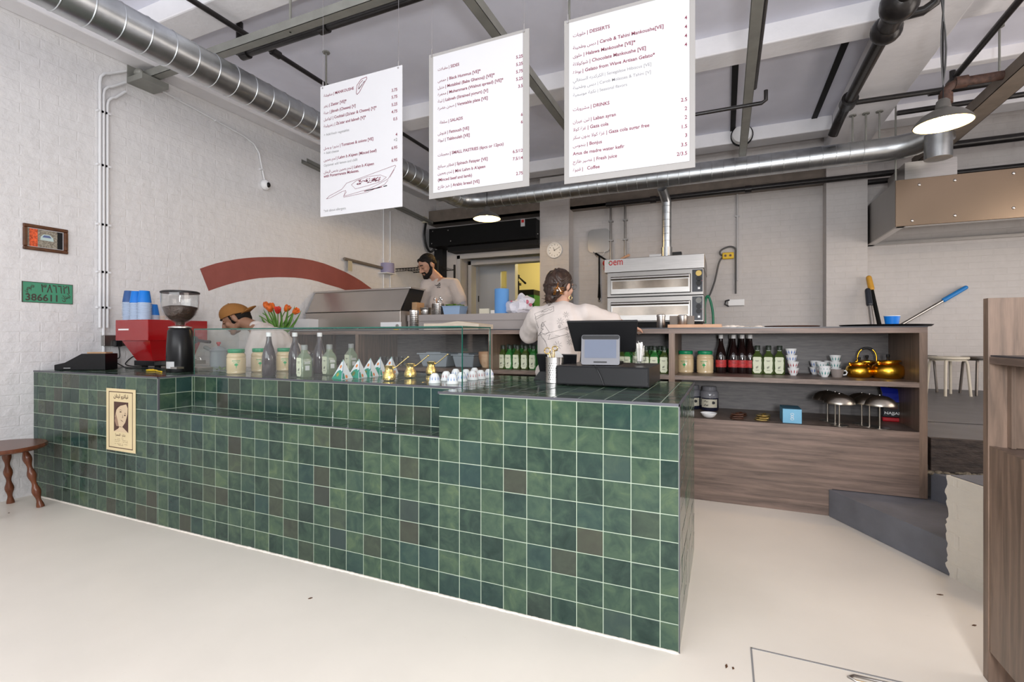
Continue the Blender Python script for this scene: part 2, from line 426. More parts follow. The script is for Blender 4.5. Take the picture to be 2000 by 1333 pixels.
def dup(root, loc, rz=None, label=None, group=None, scale=None):
    r = root.copy(); C.objects.link(r); r.location = loc
    if rz is not None: r.rotation_euler = (0, 0, rz)
    if scale: r.scale = (scale,)*3
    if label: r['label'] = label
    if group: r['group'] = group
    for ch in list(root.children):
        c = ch.copy(); C.objects.link(c); c.parent = r
        for g in list(ch.children):
            d = g.copy(); C.objects.link(d); d.parent = c
    return r

# ---------------------------------------------------------------- lettering (Latin and joined Arabic)
AR = {'ا': (0xFE8D, 2), 'أ': (0xFE83, 2), 'ب': (0xFE8F, 4), 'ة': (0xFE93, 2), 'ت': (0xFE95, 4), 'ج': (0xFE9D, 4), 'ح': (0xFEA1, 4), 'خ': (0xFEA5, 4),
      'د': (0xFEA9, 2), 'ر': (0xFEAD, 2), 'ز': (0xFEAF, 2), 'س': (0xFEB1, 4), 'ش': (0xFEB5, 4), 'ص': (0xFEB9, 4), 'ض': (0xFEBD, 4), 'ط': (0xFEC1, 4),
      'ع': (0xFEC9, 4), 'غ': (0xFECD, 4), 'ف': (0xFED1, 4), 'ق': (0xFED5, 4), 'ك': (0xFED9, 4), 'ل': (0xFEDD, 4), 'م': (0xFEE1, 4), 'ن': (0xFEE5, 4),
      'ه': (0xFEE9, 4), 'و': (0xFEED, 2), 'ى': (0xFEEF, 2), 'ي': (0xFEF1, 4), 'ئ': (0xFE89, 4), '\u0001': (0xFEFB, 2)}
def arab(t):
    t = t.replace('لا', '\u0001'); out = []
    for i, ch in enumerate(t):
        if ch not in AR: out.append(ch); continue
        b, k = AR[ch]; pv = t[i-1] if i else ' '; nx = t[i+1] if i+1 < len(t) else ' '
        j = pv in AR and AR[pv][1] == 4; f = nx in AR and k == 4
        out.append(chr(b+(3 if j and f else 1 if j else 2 if f else 0)))
    return ''.join(out[::-1])
TC = bpy.data.curves.new('lettering_source', 'FONT'); TO = bpy.data.objects.new('lettering_source', TC)
def text(b, s, at, right, up, size, align='LEFT', bold=0., shear=0., fit=None):
    C.objects.link(TO)
    TC.body = s; TC.size = 1.; TC.align_x = 'LEFT'; TC.offset = bold; TC.shear = shear; TC.resolution_u = 3
    dg = bpy.context.evaluated_depsgraph_get(); dg.update()
    me = bpy.data.meshes.new_from_object(TO.evaluated_get(dg)); C.objects.unlink(TO)
    if not me.vertices: return 0
    x1 = max(v.co.x for v in me.vertices)*size; sx = size
    if fit: sx = size*fit/x1; x1 = fit
    right = Vector(right); up = Vector(up); at = Vector(at)
    o = at-right*(x1 if align == 'RIGHT' else x1/2 if align == 'CENTER' else 0)
    mx = Matrix.Translation(o) @ Matrix(((right.x*sx, up.x*size, 0, 0), (right.y*sx, up.y*size, 0, 0), (right.z*sx, up.z*size, 0, 0), (0, 0, 0, 1)))
    b.mesh(me, mx); bpy.data.meshes.remove(me)
    return x1
def strokes(b, lines, at, right, up, wd, nrm, th=.0006):
    """pen strokes drawn on a flat sheet"""
    right = Vector(right); up = Vector(up); at = Vector(at); nrm = Vector(nrm)
    for ln in lines:
        for (x0, y0), (x1, y1) in zip(ln, ln[1:]):
            a = at+right*x0+up*y0; c = at+right*x1+up*y1; d = (c-a)
            if d.length < 1e-6: continue
            s = d.normalized().cross(nrm)*wd/2
            b.prism([a-s, a+s, c+s, c-s], nrm*th)
    return b
# ================================================================ the setting
XL = -4.826; YB = 7.6; XR = 4.6; PLAT = .561; ZC = 3.92; YS = 3.85
CT = .946; CY0 = 1.946; CY1 = 2.93; CX0 = XL+.004; CX1 = -.156      # counter top height and outline
fl = struct(MB().box((XL-.2, -3.6, -.1), (XR, 4.6, 0)), 'floor', 'floor_resin', smooth=False)
struct(MB().box((XL-.25, -3.6, -.1), (XL, YB+.3, ZC)), 'wall_left', 'wall_paint_left', smooth=False)
# back wall with the kitchen doorway (X -4.35 .. -2.75)
DW0, DW1, DWZ = -4.36, -2.72, 2.64
b = MB(); b.box((XL, YB, 0), (DW0, YB+.45, ZC)); b.box((DW1, YB, 0), (XR, YB+.45, ZC)); b.box((DW0, YB, DWZ), (DW1, YB+.45, ZC))
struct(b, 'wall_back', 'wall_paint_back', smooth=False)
struct(MB().box((XR, -3.6, -.1), (XR+.2, YB+.3, ZC)), 'wall_right', 'wall_paint_left', smooth=False)
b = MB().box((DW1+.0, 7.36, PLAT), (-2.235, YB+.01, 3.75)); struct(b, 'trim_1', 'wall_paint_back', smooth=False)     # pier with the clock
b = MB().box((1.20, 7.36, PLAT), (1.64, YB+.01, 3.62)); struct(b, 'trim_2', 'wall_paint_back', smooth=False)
struct(MB().box((XL-.2, -3.7, -.1), (XR+.2, -3.6, ZC)), 'wall_front', 'wall_dim', smooth=False)
struct(MB().box((XL-.2, -3.6, ZC), (XR+.2, YB+.3, ZC+.2)), 'ceiling', 'ceiling_paint', smooth=False)
# concrete beams
k = 3
for (a, c) in (((XL, 4.76, 3.75), (1.21, 5.03, ZC+.01)), ((XL, 7.03, 3.75), (1.21, 7.3, ZC+.01)), ((XL, 2.47, 3.75), (1.21, 2.74, ZC+.01)),
               ((1.65, 4.76, 3.75), (XR, 5.03, ZC+.01)), ((1.65, 7.03, 3.75), (XR, 7.3, ZC+.01)), ((1.65, 6.0, 3.82), (XR, 6.1, ZC+.01)),
               ((1.21, -3, 3.62), (1.65, YB, ZC+.01)), ((XL, -3, 3.60), (XL+.2, 7.1, ZC+.01))):
    struct(MB().box(a, c), 'trim_%d' % k, 'beam_paint', smooth=False, bevel=.012); k += 1
# brown steel along the back wall head and grey channel on the left wall
b = MB(); b.box((XL, 7.36, 3.2), (DW1, YB, 3.24)); b.box((XL, 7.36, 3.2), (DW1, 7.385, 3.44)); b.box((-2.235, 7.42, 3.22), (1.2, YB, 3.26)); b.box((-2.235, 7.42, 3.22), (1.2, 7.445, 3.5)); b.box((-2.235, 7.32, 3.5), (1.2, YB, 3.52))
struct(b, 'trim_%d' % k, 'brown_steel', smooth=False); k += 1
# raised kitchen platform, its timber sill, step and riser
b = MB().box((XL, 4.62, 0), (XR, YB+.3, PLAT)).box((1.2, 3.9, .38), (XR, 4.64, PLAT))
struct(b, 'floor_platform', 'platform_paint', smooth=False)
b = MB().box((1.19, 3.86, .36), (XR, 3.905, PLAT+.004)); bmesh.ops.subdivide_edges(b.b, edges=b.b.edges[:], cuts=3, use_grid_fill=True)
struct(b, 'trim_%d' % k, 'old_timber', smooth=False); k += 1
b = MB()
for i in range(60):
    x = 1.19+i*.035; b.ball((x, 3.865+random.uniform(-.006, .012), .352+random.uniform(-.008, .01)), (.026, .018, random.uniform(.008, .018)), 7, 5)
struct(b, 'trim_%d' % k, 'rough_mortar'); k += 1
b = MB().prism([(.642, 3.836, 0), (1.035, 3.118, 0), (1.6, 3.118, 0), (1.6, 3.95, 0), (.642, 3.95, 0)], (0, 0, .178)); b.prism([(1.19, 3.868, .17), (1.235, 3.79, .17), (1.6, 3.118, .17), (1.6, 3.9, .17)], (0, 0, .178))
struct(b, 'trim_%d' % k, 'step_paint', smooth=False, bevel=.004); k += 1
# cream painted masonry stub beside the step, ragged on its left edge
b = MB(); n = 34; L = []; 
for i in range(n+1):
    z = .505*i/n; L.append((1.027+.011*noise.noise(Vector((z*26, 1.3, 0)))+.008*noise.noise(Vector((z*70, 4, 0)))-.000*z, z))
pl = [(x, 3.122, z) for x, z in L]+[(1.052, 3.05, .5)]
d = V(.077, -.153, 0).normalized(); o = V(1.027, 3.122, 0)
poly = [o+d*(x-1.027)*2+V(0, 0, z) for x, z in L] + [o+d*.36+V(0, 0, .492), o+d*.36]
b.prism(poly, V(.30, .12, 0))
struct(b, 'trim_%d' % k, 'block_paint', smooth=False); k += 1
b = MB().prism([o+V(.014, 0, .5055), o+d*.36+V(.014, 0, .4925), o+d*.36+V(.30, .12, .4925), o+V(.30, .12, .5055)], (0, 0, .003)); struct(b, 'trim_%d' % k, 'step_paint', smooth=False); k += 1
b = MB().prism([V(1.115, 2.955, 0), V(1.45, 2.88, 0), V(1.7, 3.3, 0), V(1.3, 3.3, 0)], (0, 0, .49))
struct(b, 'trim_%d' % k, 'block_paint', smooth=False); k += 1
# cream fillet where the floor is coved up to the tiled front
b = MB()
for i in range(150):
    x = CX0+.02+i*.0310; b.ball((x, CY0-.001, .0), (.028, .009+.005*noise.noise(Vector((i*.7, 0, 0))), .006+.003*noise.noise(Vector((i*.5, 3, 0)))), 8, 6)
struct(b, 'trim_%d' % k, 'floor_resin'); k += 1
# access hatch in the floor
hx = [PZ(1468, 1267, 0), PZ(1728, 1334, 0)]
b = MB(); p = V(.094, 2.094, 0)
b.box((p.x-.003, 1.0, -.001), (p.x+.003, p.y, .0022)); b.box((p.x, p.y-.006, -.001), (.75, p.y, .0022))
struct(b, 'trim_%d' % k, 'ink_grey', smooth=False); k += 1
b = MB(); b.tube([(.40+.0, 2.045, .003), (.42, 2.06, .004), (.56, 2.06, .004), (.58, 2.045, .003), (.56, 2.03, .004), (.42, 2.03, .004)], .005, 8, closed=True)
one(b, 'hatch_handle', 'steel', 'small oblong metal lifting handle let into the floor hatch', 'handle')
# the painted arch on the left wall
out = [(48, 215), (120, 190), (200, 165), (300, 143), (400, 125), (500, 114), (600, 108), (700, 106), (800, 108), (900, 111), (1000, 120), (1100, 138), (1200, 165), (1300, 203), (1400, 245), (1480, 288), (1550, 330), (1640, 395), (1740, 480)]
inn = [(130, 422), (210, 394), (300, 365), (400, 338), (500, 318), (600, 303), (700, 297), (780, 294), (850, 295), (930, 298), (1000, 305), (1080, 318), (1150, 335), (1220, 358), (1280, 375), (1340, 392), (1390, 410), (1440, 432), (1500, 470)]
def wl(p, off=.0015): q = PX(380+p[0]/4.762, 480+p[1]/4.762, XL); q.x += off; return q
b = MB()
va = [b.b.verts.new(wl(p)) for p in out]; vb = [b.b.verts.new(wl(p)) for p in inn]
for i in range(len(out)-1): b.b.faces.new((va[i], va[i+1], vb[i+1], vb[i]))
ar = struct(b, 'painted_arch', 'arch_red', bpy.data.objects['wall_left'], label='broad brick-red painted arc'); 
# doorway lining, grey partition with its door, yellow room behind
b = MB(); b.box((DW0-.02, YB-.02, PLAT), (DW0+.05, YB+.05, DWZ+.02)); b.box((DW0-.02, YB-.02, DWZ-.05), (DW1, YB+.05, DWZ+.02)); b.box((DW0+.03, YB+.3, PLAT), (DW0+.1, YB+.5, DWZ-.04)); b.box((DW0+.03, YB+.3, DWZ-.12), (DW1, YB+.5, DWZ-.04))
struct(b, 'trim_%d' % k, 'frame_white', smooth=False, bevel=.006); k += 1
YP = 8.6
pl = PY(935, 520, YP).x; pr = PY(1003, 514, YP).x; pz = PY(935, 519, YP).z
b = MB(); b.box((-6.2, YP, PLAT), (pl, YP+.1, 3.4)); b.box((pl, YP, pz+.02), (-2.6, YP+.1, 3.4)); b.box((pr, YP-.02, PLAT), (pr+.04, YP+.12, pz+.04)); b.box((pl-.05, YP-.02, PLAT), (pl-.01, YP, pz+.06)); b.box((pl-.05, YP-.02, pz+.03), (-2.6, YP, pz+.1))
struct(b, 'wall_kitchen', 'door_grey', smooth=False)
vx0 = PY(977, 530, YP).x; vx1 = PY(989, 530, YP).x; vz1 = PY(980, 530, YP).z; vz0 = PY(980, 575, YP).z
b = MB(); b.box((pl, YP+.01, PLAT), (vx0, YP+.06, pz)); b.box((vx1, YP+.01, PLAT), (pr, YP+.06, pz)); b.box((vx0, YP+.01, PLAT), (vx1, YP+.06, vz0)); b.box((vx0, YP+.01, vz1), (vx1, YP+.06, pz))
dr = struct(b, 'door_1', 'door_grey', smooth=False)
struct(MB().box((vx0, YP+.03, vz0), (vx1, YP+.035, vz1)), 'vision_panel', 'clear_pane', dr, smooth=False)
struct(MB().cyl((pl-.004, YP, 1.9), (pl-.004, YP, 2.02), .01), 'hinge', 'black_matt', dr)
b = MB(); b.box((-6.2, 11.2, 0), (-1.4, 11.3, 3.6)); b.box((-1.5, 8.05, 0), (-1.4, 11.2, 3.6)); b.box((-6.3, 8.05, 0), (-6.2, 11.2, 3.6)); b.box((-6.2, 8.05, 3.4), (-1.5, 11.2, 3.5))
struct(b, 'wall_store', 'yellow_wall', smooth=False)
struct(MB().box((-6.2, 7.85, .4), (-1.5, 11.2, PLAT)), 'floor_store', 'platform_paint', smooth=False)
l = bpy.data.lights.new('store_lamp', 'POINT'); l.energy = 60; l.color = (1, .84, .50); l.shadow_soft_size = .2
o = bpy.data.objects.new('store_lamp', l); C.objects.link(o); o.location = (-3.2, 9.9, 3.1)

# ================================================================ tiled counter
TP = .11052; TR = .10355; KX = lambda k: CX1-(41.643-k)*TP
RX0, RX1, RZ, RY = KX(13.15), -1.221, .735, 2.16       # recess
ct = thing('service_counter', 'long service counter faced in glossy green square tiles with a stepped recess', 'counter', (CX0, CY0, 0))
g = .0016
b = W()
b.box((CX0, CY0+g, 0), (RX0-g, CY1, CT-g)); b.box((RX1+g, CY0+g, 0), (CX1-g, CY1, CT-g)); b.box((RX0-g, CY0+g, 0), (RX1+g, CY1, RZ-g)); b.box((RX0-g, RY+g, RZ-g), (RX1+g, CY1, CT-g))
core = b.build('carcass', 'grout', ct, smooth=False)
tb = W(); lay = tb.b.loops.layers.float_color.new('tile')
def tile(o, u, v, nrm, a0, a1, c0, c1):
    """one glazed tile between a0..a1 along u and c0..c1 along v"""
    gp = .0017; a0 += gp; a1 -= gp; c0 += gp; c1 -= gp
    if a1-a0 < .008 or c1-c0 < .008: return
    e = .0018; col = (random.random(), random.random(), random.random(), 1)
    t = [random.uniform(-.0006, .0006) for _ in range(4)]
    P = lambda a, c, h: o+u*a+v*c+nrm*h
    lo = [P(a0, c0, -.006), P(a1, c0, -.006), P(a1, c1, -.006), P(a0, c1, -.006)]
    mi = [P(a0, c0, -.001), P(a1, c0, -.001), P(a1, c1, -.001), P(a0, c1, -.001)]
    hi = [P(a0+e, c0+e, t[0]), P(a1-e, c0+e, t[1]), P(a1-e, c1-e, t[2]), P(a0+e, c1-e, t[0]+t[2]-t[1])]
    vs = [[tb.b.verts.new(p) for p in q] for q in (lo, mi, hi)]
    fs = [tb.b.faces.new(vs[2])]
    for k in (0, 1):
        for i in range(4): fs.append(tb.b.faces.new((vs[k][i], vs[k][(i+1) % 4], vs[k+1][(i+1) % 4], vs[k+1][i])))
    for f in fs:
        for lp in f.loops: lp[lay] = col
def field(o, u, v, nrm, us, vs, clip):
    u0, u1, v0, v1 = clip
    for i in range(len(us)-1):
        for j in range(len(vs)-1):
            a0, a1, c0, c1 = max(us[i], u0), min(us[i+1], u1), max(vs[j], v0), min(vs[j+1], v1)
            if a1 > a0 and c1 > c0: tile(o, u, v, nrm, a0, a1, c0, c1)
UX, UY, UZ = V(1, 0, 0), V(0, 1, 0), V(0, 0, 1); Z0 = V(0, 0, 0)
us = [KX(k) for k in range(-1, 43)]; zs = [CT-.011-TR*j for j in range(9, -1, -1)]; ys = [CY0+.012+TP*j for j in range(0, 10)]; ys[0] = CY0+.008
F0 = V(0, CY0, 0)
field(F0, UX, UZ, -UY, us, zs, (CX0, RX0-.004, .0, CT-.011)); field(F0, UX, UZ, -UY, us, zs, (RX0-.004, RX1, .0, RZ-.006)); field(F0, UX, UZ, -UY, us, zs, (RX1, CX1-.003, .0, CT-.011))
us2 = [KX(k)+.04 for k in range(-1, 43)]; zr = [RZ, RZ+.1, CT-.011]
field(V(0, RY, 0), UX, UZ, -UY, us2, zr, (RX0, RX1, RZ, CT-.011))
ry = [CY0+.004, CY0+.108, RY]
field(V(RX0, 0, 0), UY, UZ, UX, ry, zr, (CY0+.004, RY, RZ, CT-.011)); field(V(RX1, 0, 0), UY, UZ, -UX, ry, zr, (CY0+.004, RY, RZ, CT-.011))
field(V(0, 0, RZ), UX, UY, UZ, us2, ry, (RX0, RX1, CY0+.004, RY))
field(V(0, 0, CT), UX, UY, UZ, us, ys, (CX0, RX0-.002, CY0+.006, CY1)); field(V(0, 0, CT), UX, UY, UZ, us, [y+.0 for y in ys], (RX0-.002, RX1+.002, RY+.012, CY1)); field(V(0, 0, CT), UX, UY, UZ, us, ys, (RX1+.002, CX1-.003, CY0+.006, CY1))
field(V(CX1, 0, 0), UY, UZ, UX, ys, zs, (CY0+.004, CY1, 0, CT-.011))
tb.build('tile_cladding', 'green_tile', ct, smooth=False, normals=True)
b = W()
b.box((CX0, CY0-.0015, CT-.010), (RX0, CY0+.006, CT+.001)); b.box((RX1-.004, CY0-.0015, CT-.010), (CX1+.001, CY0+.006, CT+.001)); b.box((RX0, RY-.0015, CT-.010), (RX1, RY+.01, CT+.001))
b.box((RX0, CY0-.0015, RZ-.004), (RX1, CY0+.004, RZ+.001)); b.box((RX0-.009, CY0-.0015, RZ), (RX0+.001, CY0+.008, CT+.001)); b.box((CX1-.003, CY0-.0015, 0), (CX1+.0015, CY0+.004, CT)); b.box((CX1-.004, CY0, CT-.010), (CX1+.0015, CY1, CT+.001)); b.box((RX0-.002, CY0, CT-.01), (RX0+.002, RY, CT+.001))
b.build('edge_trim', 'trim_dark', ct, smooth=False)

# ================================================================ glass display case
gc = thing('display_case', 'low frameless glass display case standing on the tiled counter top', 'display case', (RX0, RY, CT))
GZ = 1.251; GX0, GX1, GY0, GY1 = RX0+.002, RX1-.002, RY+.012, 2.50
W().box((GX0, GY0, CT+.002), (GX1, GY0+.006, GZ)).build('front_pane', 'clear_pane', gc, smooth=False)
W().box((GX1-.006, GY0+.006, CT+.002), (GX1, GY1, GZ)).build('side_pane', 'clear_pane', gc, smooth=False)
W().box((GX0, GY0+.006, CT+.002), (GX0+.006, GY1, GZ)).build('side_pane', 'clear_pane', gc, smooth=False)
W().box((GX0, GY0, GZ), (GX1, GY1, GZ+.006)).build('top_pane', 'clear_pane', gc, smooth=False)
b = W(); e = .0035
b.box((GX0, GY0-.001, GZ-.001), (GX1, GY0+.001, GZ+.0065)); b.box((GX0, GY1-.001, GZ-.001), (GX1, GY1+.001, GZ+.0065)); b.box((GX1-.001, GY0, GZ-.001), (GX1+.001, GY1, GZ+.0065)); b.box((GX1-.003, GY0-.001, CT), (GX1+.001, GY0+.005, GZ)); b.box((GX0-.001, GY0-.001, CT), (GX0+.001, GY0+.004, GZ)); b.box((GX1-.006, GY1-.001, CT), (GX1, GY1+.001, GZ))
b.build('pane_edge', 'glass_edge', gc, 'dark green polished edge of the glass', smooth=False)

# ================================================================ back shelving unit
SZ = 1.271; SX1 = 1.17; SD = 4.50; th_ = .032
SXL = PY(566, 648, YS).x
def shelf_unit(name, label, x0, x1, divs, lo, capx):
    t = thing(name, label, 'shelving unit', (x0, YS, 0))
    W().box((x0, YS, SZ-.008-.036), (x1, SD, SZ-.008)).build('top_board', 'walnut', t, smooth=False)
    W().box((x0-.0, YS-.004, SZ-.008), (x1, SD+.01, SZ)).build('worktop_skin', 'worktop_black', t, smooth=False)
    W().box((x0, SD-.015, .02), (x1, SD, SZ-.044)).build('back_panel', 'walnut_back', t, smooth=False)
    for xa, xb, z0 in divs: W().box((xa, YS, z0), (xb, SD-.015, SZ-.044)).build('upright', 'walnut_upright', t, smooth=False)
    return t
xr = SX1
su = shelf_unit('shelving_unit', 'walnut shelving unit open to the right of the till, with kettles and lamps on it', -.386, SX1, [(-.386, -.342, .6), (SX1-.042, SX1, .182)], .6, 0)
W().box((-.342, YS, .913-.032), (SX1-.042, SD-.015, .913)).build('shelf', 'walnut_inside', su, smooth=False)
W().box((-.386, YS+.002, .56), (SX1-.042, SD-.015, .6)).build('deck', 'walnut_inside', su, smooth=False)
W().box((-.386, YS, .0), (.66, YS+.02, .6)).box((.66, YS, .182), (SX1-.042, YS+.02, .6)).build('front_panel', 'walnut', su, smooth=False)
sl = shelf_unit('shelving_unit', 'walnut shelving unit behind the counter, seen through the glass case', SXL, -.386, [(SXL, SXL+.042, 0), (-1.905, -1.863, .3)], .6, 0)
for u in (PY(790, 700, YS).x,):
    pass
dv = PY(697, 700, YS).x
W().box((dv-.02, YS, .3), (dv+.02, SD-.015, SZ-.044)).build('upright', 'walnut_upright', sl, smooth=False)
W().box((SXL+.042, YS, .881), (-.386, SD-.015, .913)).build('shelf', 'walnut_inside', sl, smooth=False)
W().box((SXL, YS, 0), (-.386, YS+.02, .45)).build('front_panel', 'walnut', sl, smooth=False)

# ================================================================ foreground cabinet on the right
RXF = .84; RYF = 2.25
rc = thing('walnut_cabinet', 'tall walnut counter cabinet with an open niche at the right edge, nearest the camera', 'cabinet', (RXF, RYF, 0))
W().box((RXF, RYF-.036, .0), (RXF+.62, RYF, 1.336)).build('end_panel', 'walnut_upright', rc, smooth=False, bevel=.0008)
W().box((RXF+.003, .6, 1.108), (RXF+.62, RYF-.036, 1.132)).build('top_board', 'walnut', rc, smooth=False)
W().box((RXF+.006, .6, 1.132), (RXF+.62, RYF-.036, 1.138)).build('worktop_skin', 'worktop_black', rc, smooth=False)
W().box((RXF+.003, .6, .11), (RXF+.022, RYF-.037, .822)).build('door', 'walnut_upright', rc, smooth=False)
W().box((RXF+.022, .6, .80), (RXF+.62, RYF-.037, .820)).build('niche_floor', 'walnut', rc, smooth=False)
W().box((RXF+.050, RYF-.064, .822), (RXF+.062, RYF-.037, 1.108)).build('batten', 'walnut_upright', rc, smooth=False)
W().box((RXF+.062, RYF-.05, .822), (RXF+.60, RYF-.0365, 1.10)).build('niche_side', 'walnut_upright', rc, smooth=False)
W().box((RXF+.60, .6, .0), (RXF+.62, RYF-.037, 1.108)).build('back_panel', 'walnut_upright', rc, smooth=False)
W().box((RXF+.07, .6, 0), (RXF+.09, RYF-.1, .10)).build('plinth', 'kick_red', rc, 'glossy red tiled plinth', smooth=False)
# ================================================================ ducts, pipes and channels under the ceiling
def arc(c, a, b_, r, n=8):
    """quarter bend centred c from axis a to axis b_"""
    c = Vector(c); a = Vector(a); b_ = Vector(b_)
    return [c+a*r*math.cos(PI/2*i/n)+b_*r*math.sin(PI/2*i/n) for i in range(n+1)]
def ribs(b, pts, r, step, dr=.004, wd=.006):
    """raised seams every `step` metres along a straight run"""
    p0, p1 = Vector(pts[0]), Vector(pts[1]); L = (p1-p0).length; d = (p1-p0)/L; k = step/2
    while k < L:
        c = p0+d*k; a = d.orthogonal().normalized(); q = d.cross(a); rs = []
        for dx, rr in ((-wd, r-.001), (-wd*.3, r+dr), (wd*.3, r+dr), (wd, r-.001)): rs.append(b.ring(c+d*dx, a, q, rr, rr, 28))
        b.loft(rs, False); k += step
DR = .122; DX = -3.53; DZ = 3.2; DY = 6.35
b = W(); dx2 = 1.55
p = [V(DX, -1.2, DZ), V(DX, DY-.32, DZ)]
bend = arc((DX+.32, DY-.32, DZ), (-1, 0, 0), (0, 1, 0), .32)
b.tube([p[0]]+bend+[V(dx2, DY, DZ)]+arc((dx2, DY-.45, DZ), (0, 1, 0), (1, 0, 0), .45)[1:4]+[V(2.02, DY-.26, DZ+.05)], DR, 28)
ribs(b, p, DR, .155); ribs(b, [V(DX+.33, DY, DZ), V(dx2-.1, DY, DZ)], DR, .125, .003, .004)
for c in ((DX, 5.55, DZ),): b.cyl(V(c)+V(0, -.14, 0) if False else V(DX, 5.42, DZ), V(DX, 5.70, DZ), DR+.028, n=28)
for i in (2, 4, 6): b.cyl(bend[i]-(bend[i]-bend[i-1])*.1, bend[i]+(bend[i+1]-bend[i])*.1, DR+.008, n=28)
b.cyl((1.93, DY-.27, 2.96), (1.93, DY-.27, DZ), .11, n=24)
one(b, 'ventilation_duct', 'galvanised', 'round galvanised ventilation duct running along the left wall and then across the back', 'duct', (DX, 0, DZ))
def pipe(name, pts, r, m, label, cat='pipe', extra=None, group=None, n=12):
    b = W(); b.tube(pts, r, n)
    if extra: extra(b)
    return one(b, name, m, label, cat, tuple(pts[0]), group=group)
def chan(pts, w_, h_, name, label, m='channel_steel', slots=True):
    a, c = Vector(pts[0]), Vector(pts[1]); b = W(); d = (c-a).normalized(); s = V(-d.y, d.x, 0)*w_/2; t = .004
    for q in ((s*1, V(0, 0, 0)), ): pass
    b.prism([a-s, a+s, a+s+V(0, 0, t), a-s+V(0, 0, t)], c-a); b.prism([a-s, a-s+s*.06, a-s+s*.06+V(0, 0, h_), a-s+V(0, 0, h_)], c-a); b.prism([a+s*.94, a+s, a+s+V(0, 0, h_), a+s*.94+V(0, 0, h_)], c-a)
    return one(b, name, m, label, 'steel channel', tuple(a), smooth=False)
# steel channels
chan([V(XL+.02, 2.70, 3.50), V(-.2, 2.70, 3.50)], .07, .07, 'support_channel', 'grey steel channel crossing above the duct from the left wall')
chan([V(-1.46, .8, 3.3), V(-1.46, 6.2, 3.3)], .07, .075, 'support_channel', 'grey steel channel running back between the middle and right menu boards')
chan([V(.19, .8, 3.28), V(.19, 6.2, 3.28)], .075, .05, 'support_channel', 'grey steel channel running back just right of the desserts menu board')
chan([V(2.15, 1.5, 3.25), V(2.15, 7.3, 3.25)], .17, .10, 'cable_tray', 'wide brown-grey steel tray slanting above the extractor hood', 'brown_steel')
a0 = PX(594, 318, XL+.05); a1 = V(XL+.05, 7.36, 3.2)
chan([a0, a1], .09, .05, 'support_channel', 'dark grey steel channel fixed along the left wall towards the corner')
# black pipes
def fit(pts, r):
    def f(b):
        for p, d in pts: b.cyl(Vector(p)-Vector(d)*.04, Vector(p)+Vector(d)*.04, r)
    return f
pipe('water_pipe', [V(-3.62, 1.2, 3.70), V(-3.62, 7.0, 3.70)], .022, 'black_pipe', 'thin black pipe under the ceiling directly above the galvanised duct', extra=fit([((-3.62, 3.1, 3.7), (0, 1, 0)), ((-3.62, 4.05, 3.7), (0, 1, 0))], .034))
zz = 3.42
q0 = PY(468, 104, 2.9); q1 = PY(842, -6, 2.9); z0 = (q0.z+q1.z)/2
pipe('drain_pipe', [V(q0.x, 2.9, 3.9), V(q0.x, 2.9, z0+.05), V(q0.x+.015, 2.9, z0+.012), V(q0.x+.05, 2.9, z0), V(-.9, 2.9, z0)], .028, 'black_pipe', 'black pipe dropping from the ceiling and turning right above the left menu board', extra=fit([((q0.x, 2.9, z0+.06), (0, 0, 1)), ((q0.x+.07, 2.9, z0), (1, 0, 0)), ((q0.x+.95, 2.9, z0), (1, 0, 0))], .04))
pX = 1.12
def soil(b):
    b.ball((pX, 4.50, 3.52), (.105, .10, .105)); b.ball((pX, 4.20, 3.53), (.12, .13, .12)); b.cyl((pX, 4.2, 3.52), (pX, 4.5, 3.52), .075)
    for y in (5.75,): b.cyl((pX, y-.1, 3.52), (pX, y+.04, 3.52), .072)
    b.tube([(pX, 4.36, 3.52), (pX+.18, 4.36, 3.53), (pX+.24, 4.34, 3.56), (pX+.26, 4.3, 3.64)], .032)
    b.tube([(pX, 5.72, 3.50), (1.9, 5.75, 3.50), (1.93, 5.75, 3.52), (1.93, 5.75, 3.66)], .024)
pipe('soil_pipe', [V(pX, .5, 3.52), V(pX, 6.1, 3.52), V(pX-.04, 6.25, 3.40)], .048, 'black_pipe', 'thick glossy black pipe with bulbous couplings beside the wide ceiling beam', extra=soil, n=20)
pipe('water_pipe', [V(.24, .8, 3.38), V(.24, 4.75, 3.38)], .02, 'black_pipe', 'black pipe hugging the steel channel right of the desserts board')
q0 = PY(1350, 225, 4.55); q1 = PY(1488, 206, 4.55)
pipe('water_pipe', [V(-1.2, 4.55, q0.z), V(q1.x, 4.55, q0.z), V(q1.x+.03, 4.55, q0.z+.02), V(q1.x+.03, 4.55, q0.z+.1)], .016, 'black_pipe', 'thin black pipe crossing behind the desserts board and ending in an upturned elbow')
for x, lb in ((.10, 'black flat steel bar on the ceiling above the round white alarm'), (1.02, 'black flat steel bar on the ceiling left of the thick black pipe')):
    one(W().box((x-.03, 5.03, ZC-.012), (x+.03, 7.03, ZC)), 'ceiling_bar', 'black_matt', lb, 'steel bar', (x, 5.03, ZC-.012), smooth=False)
pipe('water_pipe', [V(1.95, 1.4, 3.72), V(1.95, 5.9, 3.6)], .026, 'black_pipe', 'black pipe sloping back across the right-hand ceiling bay to the lamp flex', extra=fit([((1.95, 4.5, 3.634), (0, 1, -.03))], .042))
for y, z, lb, r in ((5.9, 3.55, 'black pipe crossing the right bay behind the pendant lamp flex', .03), (6.3, 3.55, 'second black pipe crossing the right bay, just behind the first', .026)):
    pipe('water_pipe', [V(1.66 if y > 6 else 1.8, y, z), V(XR, y, z)], r, 'black_pipe', lb)
